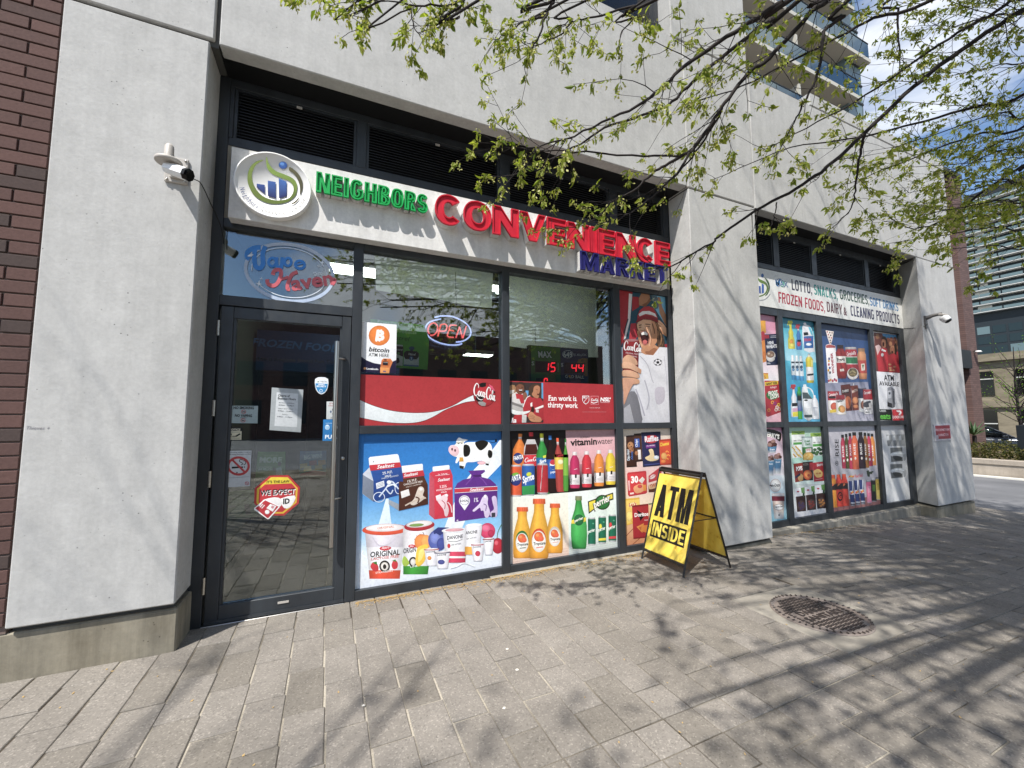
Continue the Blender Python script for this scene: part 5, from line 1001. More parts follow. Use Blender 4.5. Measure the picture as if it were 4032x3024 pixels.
for c in txt:
    w0 = wd_.get(c, .92); ang = math.radians(197 + (347 - 197) * (acc + w0 / 2) / tot); acc += w0
    if c == ' ': continue
    vs_, fs_ = bfont(c, .0, 2); x0 = min(v[0] for v in vs_); x1 = max(v[0] for v in vs_); R0 = 0.220; sc_ = .046
    kx = sc_ * .62; P = []
    for x, y in vs_:
        X = (x - (x0 + x1) / 2) * kx; Y = y * sc_; R_ = R0 - Y; a2 = ang + X / R0
        P.append((LC[0] + R_ * math.cos(a2), LC[1] + R_ * math.sin(a2)))
    a._emit(P, fs_, [hexlin('#2a3f7a' if acc < tot * .36 else '#3a3a3c')] * len(P))
in_ld(a)

# ================================================================== second sign and the second shopfront
v5 = (2960, 1040, 0.4882)
a = Art('banner_sign', 0.296, v5, 'white sign board listing lotto, snacks, groceries and cleaning products over the right shopfront', 'sign', m='print', thick=0.0)
back(a, 4.66, 8.605, 2.836, 3.346, '#e6e6e2', '#dededa')
a.part('lettering')
K = dict(font='k', stem=.155, bar=.15, gap=.075, e=3.2)
def ktext(t, p0, p1, h, col, **kw): a.text(t, p0, p1, h, col, **{**K, **kw})
ktext('LOTTO,', (324, 208), (488, 242), 88, '#1f1c3c'); ktext('SNACKS,', (503, 246), (694, 288), 84, '#259087'); ktext('GROCERIES,', (712, 282), (948, 330), 80, '#1c4632'); ktext('SOFT DRINKS', (955, 334), (1184, 382), 70, '#2877ae')
ktext('FROZEN FOODS,', (217, 310), (592, 386), 88, '#a81c32'); ktext('DAIRY', (608, 384), (732, 408), 82, '#60373a'); a.text('&', (742, 410), (770, 414), 62, '#60373a', bold=.03); ktext('CLEANING PRODUCTS', (800, 416), (1194, 486), 84, '#1f1c48')
a.part('emblem'); a.poly([(50, 100), (60, 118), (98, 136), (124, 160), (134, 196), (122, 232), (96, 254), (60, 266), (60, 256), (92, 244), (114, 220), (120, 190), (106, 164), (70, 150), (52, 130)], '#5f7a34', smooth=3); a.poly([(104, 108), (136, 140), (146, 196), (128, 244), (106, 258), (130, 220), (134, 176), (118, 138)], '#3c5a34', smooth=3); a.ell(86, 92, 11, 16, '#2f66ac')
a.poly([(56, 176), (72, 178), (74, 238), (60, 236)], '#2b4c94'); a.poly([(80, 156), (98, 166), (98, 232), (80, 238)], '#2f5aa4'); a.curve([(60, 292), (100, 288), (130, 266), (148, 240)], 7, '#8a8d94')
a.part('emblem.001'); a.ell(222, 150, 30, 34, '#2c72b4'); a.ell(254, 160, 26, 28, '#4a9a86'); a.text('MAX', (190, 172), (300, 190), 50, '#f2f4f6', bold=.06, shear=-.1); a.text('MAX', (194, 170), (296, 188), 44, '#2a5f8a', bold=.02, shear=-.1); a.text('LOTTO', (180, 106), (212, 100), 11, '#b0b3ba')
a.build()
GRP2 = 'vinyl posters on the second shopfront'
v1 = (2980, 1230, 0.4724)
a = Art('window_poster', YP, v1, 'pink cereal poster half hidden behind the middle concrete pier', 'poster', GRP2)
back(a, 4.662, 5.404, 1.325, 2.734, '#d995b0', '#e8a4b4'); a.grad([(20, 150), (200, 150), (222, 560), (40, 560)], '#e4a9c0', '#f4eef0'); a.grad([(20, 560), (222, 560), (228, 910), (40, 910)], '#f4eef0', '#e8b2be'); a.part('cereal_box')
a.poly([(60, 184), (176, 178), (184, 438), (82, 442)], '#232a48'); a.poly([(66, 190), (102, 188), (104, 216), (70, 218)], '#b82638'); a.text('MINI', (92, 268), (140, 262), 24, '#f2f2f6', bold=.04); a.text('WHEATS', (80, 302), (168, 292), 26, '#f2f2f6', bold=.04); a.ell(116, 366, 40, 46, '#d9d4d0'); a.ell(112, 350, 34, 28, '#8f6f5a'); a.ell(100, 344, 10, 9, '#cdb9a4'); a.ell(124, 356, 10, 9, '#b79c84'); a.poly([(148, 372), (180, 366), (182, 420), (150, 424)], '#1c2444'); a.text('700g', (86, 430), (112, 428), 11, '#e8e8ee')
for k in range(2): a.line([(112, 198 + 12 * k), (170, 194 + 12 * k)], 4, '#c9cbd6')
a.part('cereal_box.001'); a.poly([(30, 70), (72, 66), (76, 170), (36, 180)], '#e8a52c'); a.poly([(30, 170), (62, 160), (66, 230), (34, 240)], '#c02c3a', smooth=2); a.poly([(30, 240), (66, 230), (78, 410), (46, 420)], '#e0872c'); a.ell(60, 360, 12, 34, '#c9702a')
a.part('cereal_box.002'); a.poly([(62, 568), (190, 570), (204, 830), (90, 872), (76, 860)], '#b02030'); a.poly([(66, 582), (176, 570), (178, 600), (68, 612)], '#ecc32f'); a.text('GIANT SIZE', (76, 606), (168, 596), 18, '#231a14', bold=.04); a.text("Kellogg's", (112, 634), (164, 626), 15, '#f2dcdc', shear=.2); a.ell(130, 690, 52, 38, '#2f7a3c'); a.text('FROOT', (98, 694), (176, 680), 32, '#f4f0e6', bold=.045); a.text('LOOPS', (114, 724), (186, 706), 30, '#f4f0e6', bold=.045)
for q, c in (((130, 750), '#e8a52c'), ((150, 760), '#7a2c86'), ((168, 790), '#e9e2da'), ((182, 770), '#d8c23c'), ((160, 812), '#e0d2c8'), ((186, 806), '#c9b8a8'), ((100, 815), '#d9882c')): a.ring(q[0], q[1], 13, 14, 6, c)
a.part('cereal_box.003'); a.poly([(54, 504), (94, 506), (98, 552), (60, 558)], '#e9b92f'); a.line([(56, 512), (94, 512)], 6, '#c0303a'); a.text('5', (64, 550), (74, 549), 24, '#b0202c', bold=.03)
a.build()
a = Art('window_poster', YP, v1, 'turquoise cleaning products poster with spray bottles and jugs', 'poster', GRP2)
back(a, 5.509, 6.243, 1.325, 2.734, '#2ea3bd', '#4fb4d2'); a.grad([(222, 120), (500, 160), (520, 420), (240, 400)], '#4bb9d0', '#aadceb'); a.grad([(240, 400), (520, 420), (540, 700), (256, 690)], '#58bfd8', '#1b93c2'); a.grad([(256, 690), (540, 700), (552, 910), (268, 912)], '#1b93c2', '#58b4d6'); a.poly([(216, 30), (492, 66), (498, 158), (222, 128)], '#27819a')
def sprayer(nm, x, y0, y1, w_, col, trig, leg=None):
    a.part(nm); a.poly([(x - w_ * .5, y0), (x + w_ * .3, y0 - 2), (x + w_ * .5, y0 + 16), (x + w_ * .25, y0 + 22), (x + w_ * .2, y0 + 44), (x - w_ * .3, y0 + 44), (x - w_ * .3, y0 + 26), (x - w_ * .7, y0 + 40), (x - w_ * .55, y0 + 18)], trig)
    a.body([(0, .3, trig if not leg else '#ddd'), (.12, .32, col), (.3, .72, col), (.45, .62, col), (.6, .92, col), (.97, .95, col), (1, .85, col)], (x, y0 + 40), (x + 10, y1), w_ * .72, col)
sprayer('spray_bottle', 280, 70, 304, 42, '#d9cf45', '#cfd236'); a.ell(288, 244, 16, 20, '#e8a03a'); a.ell(292, 274, 18, 16, '#e8df6a')
sprayer('spray_bottle.001', 344, 98, 312, 36, '#3f7fc0', '#b9333f', 1); a.ell(350, 262, 16, 22, '#c83a50'); a.poly([(336, 228), (366, 228), (368, 244), (338, 246)], '#16181e')
def jug(nm, q, hole, col): a.part(nm); a.poly(q, col, smooth=2); a.poly(hole, '#5fbcd2', smooth=2)
jug('cleaner_jug', [(388, 88), (408, 86), (414, 104), (442, 116), (470, 180), (482, 320), (476, 328), (396, 318), (378, 130), (390, 108)], [(428, 122), (448, 130), (466, 180), (462, 196), (448, 176)], '#e8e8ec'); a.poly([(390, 200), (470, 196), (470, 296), (394, 300)], '#2464a8'); a.poly([(388, 168), (424, 164), (430, 188), (392, 194)], '#16181e'); a.text('Windex', (394, 246), (454, 234), 28, '#c8303c', bold=.03, shear=.2); a.ell(432, 266, 24, 12, '#e9eef6')
for i in range(3):
    a.part('spray_can' + ('.%03d' % i if i else '')); x = 296 + 34 * i
    a.body([(0, .6, '#f0f2f4'), (.2, .6, '#f0f2f4'), (.22, .95, '#dfe8ee'), (.42, .95, '#c9d6de'), (.8, .95, '#e4edf2'), (.82, .95, '#4a9ccc'), (1, .9, '#3a8cc0')], (x, 356 + 4 * i), (x + 12, 562 + 4 * i), 18, '#fff'); a.poly([(x - 10, 410), (x + 18, 410), (x + 20, 424), (x - 8, 424)], '#23303c'); a.ell(x + 6, 456, 12, 14, '#3a4f66'); a.ell(x + 8, 478, 11, 12, '#5a86ac')
a.part('oil_bottle'); a.body([(0, .3, '#8a93a0'), (.08, .3, '#e8e6d8'), (.12, .62, '#d9d06a'), (.2, .95, '#d2c234'), (.45, .9, '#c8b62c'), (.46, .9, '#ece8e4'), (.9, .95, '#e8e4e0'), (.92, .95, '#c9b82c'), (1, .8, '#b8a724')], (434, 344), (446, 588), 33, '#d2c234'); a.poly([(418, 514), (472, 508), (472, 524), (420, 530)], '#22242a'); a.poly([(452, 400), (464, 398), (466, 450), (454, 456)], '#ded47c', smooth=2)
sprayer('spray_bottle.002', 306, 602, 872, 44, '#e9ecf0', '#b02e3a', 1); a.poly([(292, 756), (338, 754), (338, 780), (292, 784)], '#16181e'); a.poly([(296, 800), (340, 796), (344, 826), (298, 830)], '#d9a8c0'); a.poly([(296, 832), (346, 826), (346, 866), (300, 870)], '#e6d93f')
a.part('spray_can.003'); a.body([(0, .6, '#3fae52'), (.14, .62, '#2f9443'), (.15, .95, '#40a852'), (.3, .95, '#16181e'), (.42, .95, '#16181e'), (.44, .95, '#8a939c'), (.75, .95, '#4060a0'), (.76, .95, '#4aa838'), (1, .9, '#3c9a2e')], (350, 620), (362, 890), 20, '#40a852')
jug('cleaner_jug.001', [(386, 602), (410, 600), (414, 620), (450, 634), (476, 690), (470, 880), (392, 880), (374, 650), (386, 620)], [(420, 634), (446, 644), (474, 696), (470, 720), (440, 700)], '#e2e6e6'); a.poly([(378, 668), (420, 668), (460, 720), (466, 876), (394, 876)], '#4d5a5c'); a.poly([(386, 720), (458, 722), (464, 852), (392, 854)], '#eceeee'); a.ell(408, 732, 16, 7, '#22262c')
for k in range(6): a.line([(396, 800 + 9 * k), (452, 800 + 9 * k)], 2, '#b4b8ba')
a.part('cleaner_jug.002'); a.body([(0, .32, '#f2f2f4'), (.1, .34, '#eeeef0'), (.22, .8, '#eeeef2'), (.35, .98, '#f0f0f2'), (.95, .98, '#eaeaee'), (1, .9, '#dcdce0')], (478, 690), (492, 890), 30, '#eee'); a.poly([(466, 786), (508, 786), (512, 860), (468, 862)], '#e0e2e6'); a.line([(468, 796), (506, 796)], 5, '#8a90a0')
a.build()
v2 = (3220, 1250, 0.4518)
a = Art('window_poster', YP, v2, 'dark blue grocery poster with a polka dot bread bag, sauce jars and soup tins', 'poster', GRP2)
back(a, 6.359, 7.599, 1.325, 2.734, '#223a66', '#a9a6b4'); a.grad([(36, 160), (470, 210), (490, 560), (60, 570)], '#2c4a7c', '#3e5a8a'); a.grad([(60, 570), (490, 560), (510, 905), (84, 905)], '#8d8ea4', '#b5b2be'); a.poly([(28, 40), (456, 104), (460, 206), (34, 160)], '#1b2f52'); a.poly([(400, 200), (470, 210), (505, 770), (460, 770)], '#2a466f')
a.part('bread_bag'); a.poly([(68, 112), (138, 122), (128, 190), (116, 232), (104, 232), (86, 180)], '#e9dcd4'); a.poly([(70, 240), (100, 230), (150, 246), (156, 270), (176, 570), (90, 572), (68, 262)], '#f0ecec'); a.poly([(70, 244), (100, 234), (150, 248), (152, 264), (72, 266)], '#b04a48')
for i, q in enumerate(((82, 126), (104, 132), (124, 134), (92, 150), (112, 156), (98, 174), (118, 178), (108, 200), (112, 220))): a.ell(q[0], q[1], 5, 7, ('#b0283a', '#2c2430', '#6a3a30')[i % 3])
a.text('WONDER', (144, 490), (128, 308), 30, '#9c1c30', bold=.045)
for i, (q, c) in enumerate((((96, 380), '#d9a02c'), ((96, 410), '#b0283a'), ((104, 440), '#2c3a7a'), ((92, 460), '#d9a02c'), ((106, 480), '#1c2430'), ((98, 360), '#2c3a7a'), ((96, 552), '#b0283a'), ((112, 545), '#d88a3c'), ((130, 552), '#b0283a'), ((146, 540), '#8a2c50'), ((160, 550), '#b0283a'))): a.ell(q[0], q[1], 8, 12, c)
a.part('sauce_jar'); a.body([(0, .62, '#2a1c18'), (.1, .64, '#3a241c'), (.12, .6, '#8a2018'), (.22, .98, '#9c1f1c'), (.33, .98, '#8c1a18'), (.34, .98, '#e9e2da'), (.52, .98, '#e9e2da'), (.54, .98, '#b02a28'), (.9, .98, '#8c1816'), (1, .8, '#6a1010')], (194, 240), (212, 532), 44, '#9c1f1c'); a.text('Prego', (170, 386), (236, 376), 30, '#2a2018', bold=.03); a.poly([(192, 450), (226, 446), (230, 468), (194, 470)], '#e4d8cc')
a.part('soup_tin'); a.body([(0, .95, '#c9c5c2'), (.07, .98, '#a8a4a2'), (.08, 1, '#b52632'), (.3, 1, '#b02430'), (.31, 1, '#ece6e2'), (.34, 1, '#2f7a4c'), (.52, 1, '#2f7a4c'), (.54, 1, '#ece6e2'), (.56, 1, '#b02430'), (.8, 1, '#a8202c'), (1, .9, '#8c1a26')], (286, 258), (306, 530), 50, '#b52632'); a.text('Campbell’s', (252, 334), (328, 322), 30, '#f4ecea', bold=.02, shear=.25); a.ell(304, 490, 50, 52, '#e4dfda'); a.ell(304, 480, 40, 38, '#7a6a4a'); a.curve([(280, 480), (300, 466), (330, 484)], 8, '#b8a878'); a.curve([(284, 500), (310, 494), (326, 508)], 8, '#a08a5c')
a.part('sauce_jar.001'); a.body([(0, .8, '#8a6a4c'), (.1, .82, '#9a7656'), (.12, .75, '#c98a5c'), (.2, .98, '#cf9468'), (.38, .98, '#c98456'), (.4, .98, '#b8463c'), (.8, .98, '#b04038'), (.82, .98, '#cf8a5c'), (1, .85, '#a86a44')], (376, 268), (394, 538), 38, '#cf9468'); a.poly([(376, 404), (406, 402), (410, 460), (380, 464)], '#e9dfd0'); a.poly([(384, 412), (402, 410), (392, 452)], '#4a6a3a')
def tin(nm, x, y0, y1, w_, c1, c2, txt=None, foodc='#b8563c'):
    a.part(nm); a.body([(0, .97, '#8a8486'), (.04, 1, c1), (.42, 1, c1), (.43, 1, c2), (.97, 1, c2), (1, .95, '#9a9698')], (x, y0), (x + 8, y1), w_, c1); a.ell(x + 10, y0 + (y1 - y0) * .7, w_ * .66, (y1 - y0) * .18, foodc)
    if txt: a.text(txt, (x - w_ * .8, y0 + 46), (x + w_ * .8, y0 + 38), 24, '#f2e8e6', bold=.02, shear=.25)
tin('soup_tin.001', 134, 640, 834, 50, '#b02836', '#e9e4e0', 'Campbell’s', '#c0563a'); a.ell(126, 696, 34, 12, '#2a2022'); a.poly([(104, 806), (166, 800), (166, 826), (106, 832)], '#d8b83c')
a.part('soup_carton'); a.poly([(198, 590), (278, 580), (286, 600), (300, 812), (220, 820)], '#5a2420'); a.poly([(208, 630), (272, 622), (274, 654), (212, 662)], '#2a1c1c'); a.text('CHUNKY', (214, 654), (270, 646), 20, '#f0e6e0', bold=.03); a.ell(262, 740, 30, 54, '#b8623a')
a.part('broth_carton'); a.poly([(282, 596), (346, 590), (352, 610), (358, 806), (302, 812), (290, 620)], '#7a3428'); a.poly([(306, 576), (314, 574), (316, 594), (306, 594)], '#ece6e0'); a.ell(326, 722, 26, 30, '#d88a58'); a.text('BROTH', (300, 660), (346, 640), 22, '#e8d4c4', bold=.02); a.ell(330, 774, 24, 16, '#c87a4c')
tin('soup_tin.002', 196, 676, 848, 42, '#ece8e4', '#e8e2da', None, '#c0803c'); a.poly([(156, 690), (160, 676), (232, 676), (236, 690), (236, 716), (158, 720)], '#8c2230'); a.text('Habitant', (166, 744), (226, 728), 22, '#22242a', bold=.03); a.ell(214, 800, 26, 30, '#d89a58'); a.poly([(176, 790), (190, 780), (196, 810), (180, 816)], '#8a9a3c')
tin('soup_tin.003', 386, 616, 824, 36, '#2a2c48', '#e9e6e2', None, '#8a5a48'); tin('soup_tin.004', 432, 624, 842, 40, '#b02836', '#e9e6e4', 'Campbell’s', '#d9d2cc'); a.poly([(398, 744), (450, 726), (462, 740), (440, 750), (446, 780), (400, 780)], '#4a4a52', smooth=2); a.line([(412, 800), (466, 796)], 6, '#8a8890'); a.line([(414, 826), (450, 824)], 9, '#2a2a30')
a.build()
a = Art('window_poster', YP, v2, 'poster of cheering fans above the words ATM AVAILABLE, beside the right pier', 'poster', GRP2)
back(a, 7.699, 8.462, 1.325, 2.734, '#c9c6c2', '#d6d4d4'); a.part('fans_picture'); a.poly([(488, 132), (706, 152), (734, 486), (506, 470)], '#6a3a34'); a.poly([(560, 140), (706, 156), (710, 200), (580, 190)], '#4a8ab8')
for i, (x, y, r) in enumerate(((520, 165, 18), (612, 200, 18), (634, 230, 16), (690, 220, 16), (670, 190, 14), (652, 280, 26), (700, 260, 14), (640, 190, 14))): a.ell(x, y, r, r * 1.4, ('#9a6a4c', '#7a4a38', '#b07a58')[i % 3])
a.ell(578, 222, 24, 44, '#b97c5c'); a.ell(570, 234, 8, 20, '#3a1414'); a.poly([(552, 182), (570, 164), (596, 176), (606, 220), (598, 260), (590, 200), (566, 190)], '#3a2a22', smooth=2); a.poly([(510, 300), (548, 262), (600, 270), (616, 330), (612, 470), (528, 474)], '#b5202e'); a.poly([(500, 250), (530, 236), (552, 260), (520, 330)], '#d9b8b4'); a.poly([(556, 270), (596, 290), (590, 300), (552, 290)], '#e9e2de'); a.ell(562, 326, 12, 16, '#e9e2de')
a.poly([(614, 330), (660, 310), (700, 340), (734, 480), (620, 480)], '#a01c28'); a.ell(650, 288, 16, 30, '#9a6048'); a.ell(648, 302, 7, 12, '#3a1414'); a.poly([(684, 300), (722, 290), (732, 440), (700, 380)], '#b5202e'); a.poly([(664, 240), (684, 220), (688, 300), (672, 330)], '#2e1e1a')
for q in ((628, 410), (632, 440), (634, 460), (668, 430), (660, 460)): a.ell(q[0], q[1], 14, 9, '#b07a5a')
for q in ((690, 200), (700, 230), (710, 270)): a.poly([(q[0] - 6, q[1] + 30), (q[0] - 4, q[1] - 20), (q[0] + 4, q[1] - 22), (q[0] + 6, q[1] + 30)], '#a87052')
a.part('notice'); a.poly([(510, 470), (736, 488), (762, 800), (536, 798)], '#dfdfe2'); a.text('ATM', (576, 548), (664, 552), 46, '#24242a', bold=.032); a.text('AVAILABLE', (536, 592), (708, 600), 36, '#24242a', bold=.03)
a.part('atm_picture'); a.poly([(606, 612), (634, 604), (668, 628), (672, 780), (650, 792), (606, 776)], '#8a8c92'); a.poly([(610, 640), (640, 634), (640, 700), (612, 706)], '#b9bcc2'); a.poly([(650, 640), (666, 642), (668, 780), (650, 790)], '#5a5c62'); a.poly([(606, 736), (646, 750), (648, 788), (606, 774)], '#2a2a30'); a.poly([(616, 652), (632, 650), (632, 670), (617, 672)], '#50545c')
a.part('delivery_logo'); a.poly([(536, 800), (646, 802), (652, 898), (540, 896)], '#1c1e1c'); a.text('UBER', (540, 822), (596, 824), 18, '#d9dcd8', bold=.01); a.text('eats', (544, 884), (636, 884), 48, '#5fbf3a', bold=.035)
a.part('delivery_logo.001'); a.poly([(648, 802), (762, 800), (768, 896), (654, 898)], '#b8202e'); a.poly([(682, 812), (716, 810), (730, 826), (720, 848), (706, 850), (706, 838), (716, 828), (700, 826)], '#f6eeee', smooth=2); a.text('DOORDASH', (656, 880), (762, 876), 22, '#f4e6e6', bold=.02)
a.build()
v3 = (2990, 1670, 0.4202)
a = Art('window_poster', YP, v3, 'ice cream poster with tubs and scoops cut off by the middle pier', 'poster', GRP2)
back(a, 4.662, 5.404, 0.077, 1.252, '#d48aa8', '#86c0d2'); a.grad([(40, 60), (240, 60), (262, 480), (60, 480)], '#dcb0c0', '#e6e2e6'); a.grad([(60, 480), (262, 480), (286, 900), (110, 920)], '#dfe6ea', '#8fc6d6')
a.part('lettering'); a.poly([(40, 50), (110, 48), (170, 64), (208, 92), (194, 164), (150, 132), (90, 114), (40, 112)], '#241a14', smooth=2); a.text("JERRY'S", (56, 110), (186, 140), 40, '#f4f0e6', bold=.05)
for nm, x, y, r, c in (('ice_cream_tub', 120, 186, 46, '#5a2c24'), ('ice_cream_tub.001', 108, 322, 34, '#6a4038'), ('ice_cream_tub.002', 172, 304, 38, '#8a6058')):
    a.part(nm); a.body([(0, 1.0, '#e6e2de'), (.12, .95, '#5a8cb0'), (.6, .84, '#4a7ca4'), (1, .75, '#e0ddd8')], (x, y + 14), (x - 4, y + 160 if nm != 'ice_cream_tub' else y + 84), r, '#5a8cb0')
    for k, q in enumerate(((-.4, -.2), (.2, -.5), (.5, .1), (-.1, .2), (-.55, .15))): a.ell(x + r * q[0], y + r * q[1], r * .48, r * .42, (c, '#a07a70', '#4a241e')[k % 3])
    a.text('Ben', (x - r * .5, y + 60), (x + r * .5, y + 56), 15, '#e8eef4', bold=.03)
a.part('ice_cream_cup'); a.ell(150, 574, 52, 62, '#c9a49c'); a.ell(150, 574, 48, 58, '#eceae6'); a.text('Häagen-Dazs', (56, 590), (192, 582), 28, '#22242a', bold=.03)
a.part('ice_cream_tub.003'); a.body([(0, 1.0, '#e9e6e4'), (.1, 1.02, '#efecea'), (.12, 1.02, '#7a2034'), (.3, .98, '#7a2034'), (.31, .9, '#e9d8cc'), (.5, .86, '#e6c8b4'), (.9, .76, '#ece8e4'), (1, .7, '#d8d4d0')], (174, 648), (184, 886), 60, '#eee'); a.ell(174, 660, 56, 16, '#e6dfdc'); a.ell(182, 778, 46, 30, '#f2efea'); a.ring(182, 778, 46, 30, 2.5, '#6a4a40'); a.text('Häagen-Dazs', (144, 784), (220, 776), 14, '#22242a', bold=.03); a.curve([(186, 840), (210, 820), (222, 800)], 6, '#d8d2c0'); a.ell(184, 852, 8, 6, '#222')
a.build()
a = Art('window_poster', YP, v3, 'pale green frozen food poster with vegetables, pizza boxes and fruit pouches', 'poster', GRP2)
back(a, 5.509, 6.243, 0.077, 1.252, '#a9cdb4', '#e6e4e6'); a.grad([(300, 300), (614, 300), (636, 560), (330, 560)], '#a8d6c2', '#dfeee6')
def pouch(nm, x0, x1, y0, y1): a.part(nm); a.poly([(x0, y0), (x1, y0 - 4), (x1 + 4, y1 - 6), (x0 + 10, y1)], '#eef0ea'); a.poly([(x0 + 2, y0), (x1, y0 - 4), (x1, y0 + 30), (x0 + 4, y0 + 34)], '#8fb04a'); a.poly([(x0 + 20, y0 + 4), (x0 + 70, y0 + 26), (x0 + 110, y0 + 2), (x0 + 70, y0 + 14)], '#3c7a2c')
pouch('vegetable_bag', 298, 424, 66, 318); a.text('SIMPLY STEAM', (320, 164), (400, 158), 13, '#4a4c48', bold=.02)
for k, q in enumerate(((320, 230), (340, 260), (370, 240), (360, 290), (390, 270), (330, 295), (350, 220), (380, 300))): a.line([(q[0] - 14, q[1] - 16), (q[0] + 14, q[1] + 14)], 12, ('#d8b050', '#e6c46a', '#c99a3c')[k % 3])
a.poly([(318, 172), (398, 168), (398, 190), (318, 194)], '#4f9a42')
pouch('vegetable_bag.001', 474, 588, 84, 296); a.poly([(500, 188), (584, 182), (584, 206), (502, 212)], '#4f9a42'); a.text('SIMPLY STEAM', (502, 180), (574, 174), 12, '#4a4c48', bold=.02)
for k, q in enumerate(((520, 240), (545, 262), (570, 240), (555, 228), (535, 280), (575, 275), (510, 268))): a.ell(q[0], q[1], 17, 14, ('#2f5a2c', '#446a3a', '#1f3f20')[k % 3])
a.part('corn_tin'); a.body([(0, 1, '#9fb0ac'), (.04, 1.02, '#8fa09e'), (.06, 1, '#d6e2dc'), (.45, 1, '#cfdcd4'), (.46, 1, '#3f7f3c'), (.8, .98, '#356f34'), (1, .9, '#d0b050')], (444, 116), (454, 336), 50, '#ddd'); a.text('Green', (422, 172), (474, 166), 22, '#2f7a3c', bold=.03); a.text('Giant', (428, 200), (476, 194), 22, '#2f7a3c', bold=.03); a.poly([(432, 232), (486, 226), (486, 260), (434, 266)], '#f0e6e2'); a.text('MIXED', (440, 248), (480, 244), 13, '#b82a3c', bold=.03); a.ell(458, 300, 48, 38, '#dcae54')
for q in ((440, 290), (462, 308), (476, 290), (450, 318)): a.ell(q[0], q[1], 10, 9, '#f0cf80')
a.part('frozen_box'); a.poly([(318, 372), (405, 360), (412, 532), (336, 546)], '#8c2a1c'); a.text('POPS', (346, 438), (404, 428), 36, '#f8f4f0', bold=.05); a.ell(386, 500, 26, 36, '#d8a868'); a.poly([(334, 490), (384, 458), (384, 478), (338, 512)], '#22284a')
a.part('frozen_box.001'); a.poly([(404, 356), (500, 348), (504, 526), (412, 530)], '#2a1c1c'); a.poly([(468, 362), (500, 358), (502, 430), (470, 434)], '#a81c28'); a.text('PIZZA', (410, 390), (460, 382), 18, '#8a7a74', bold=.03); a.ell(452, 476, 42, 46, '#c9582c'); a.ell(452, 472, 28, 30, '#e08a44'); a.ell(460, 480, 12, 12, '#b03a24')
a.part('frozen_box.002'); a.poly([(498, 362), (596, 350), (608, 530), (512, 540)], '#b01c28'); a.text('bistro', (540, 396), (594, 386), 26, '#f0dcd8', bold=.03); a.poly([(508, 440), (550, 420), (590, 450), (584, 492), (540, 500), (516, 474)], '#e6bc6c', smooth=3); a.ell(540, 462, 12, 8, '#c9803c'); a.ell(566, 460, 12, 8, '#b86a34'); a.line([(526, 520), (590, 510)], 5, '#d8a0a0')
for i, (x0, c) in enumerate(((342, '#4a3a5a'), (436, '#8a3a34'), (530, '#b87a3c'))):
    a.part('fruit_pouch' + ('.%03d' % i if i else '')); y0 = 604 - 14 * i; y1 = 822 - 14 * i; a.poly([(x0 - 10, y0), (x0 + 82, y0 - 12), (x0 + 96, y1 - 8), (x0 + 12, y1)], '#eceaea'); a.poly([(x0 + 46, y0 - 6), (x0 + 80, y0 - 12), (x0 + 84, y0 + 50), (x0 + 54, y0 + 40)], '#6a9a52'); a.poly([(x0, y0 + 76), (x0 + 90, y0 + 64), (x0 + 96, y1 - 8), (x0 + 12, y1)], '#3a2220'); a.ell(x0 + 52, y0 + 160, 36, 50, '#5a4440'); a.ell(x0 + 20, y0 + 28, 12, 8, '#b83a48'); a.ell(x0 + 72, y0 + 60, 9, 22, '#2f4a34')
    for q in ((-16, 0), (12, -22), (10, 18), (-8, 30), (22, 4), (-20, -24), (0, -4)): a.ell(x0 + 52 + q[0], y0 + 160 + q[1], 11, 11, c)
a.build()
v4 = (3250, 1670, 0.3991)
a = Art('window_poster', YP, v4, 'grey drinks poster with rows of kombucha bottles and energy drink cans', 'poster', GRP2)
back(a, 6.359, 7.599, 0.077, 1.252, '#bdbac0', '#a9a4aa'); a.grad([(60, 760), (570, 700), (578, 790), (88, 868)], '#8a5a5a', '#a8706a')
for k in range(9): a.line([(80 + 56 * k, 770 - 6 * k), (60 + 58 * k, 870 - 8 * k)], 2.5, '#6a4444')
a.part('lettering'); a.text('RISE', (134, 318), (128, 150), 60, '#1a1a1e', bold=.012); a.line([(76, 332), (138, 330)], 7, '#9a9aa0'); a.ring(112, 386, 15, 24, 5, '#2a2a30'); a.ell(112, 386, 6, 9, '#2a2a30')
cols = ('#b02a48', '#4a4a22', '#a82444', '#d8623a', '#2e1828', '#9a6224', '#b8244a', '#d8883a')
order = [0, 7, 1, 6, 2, 5, 3, 4]
geo_ = [(172, 104, 438, 25), (208, 96, 440, 22), (244, 88, 444, 24), (286, 80, 446, 34), (348, 78, 438, 34), (392, 84, 430, 24), (428, 90, 414, 24), (462, 94, 406, 24)]
for i in order:
    x, y0, y1, w_ = geo_[i]; a.part('drink_bottle' + ('.%03d' % i if i else '')); c = cols[i]
    a.body([(0, .55, '#1c1c1e'), (.09, .56, '#16161a'), (.095, .42, c), (.15, .6, c), (.25, .96, c), (.95, 1.0, c), (1, .9, c)], (x - 4, y0), (x + 18, y1), w_, c); a.text('RISE', (x + w_ * .35 + 4, y0 + 220), (x + w_ * .30 - 2, y0 + 108), w_ * 1.05, '#f2eee8', bold=.012); a.ell(x + 10, y0 + 258, 8, 14, '#f0e6da')
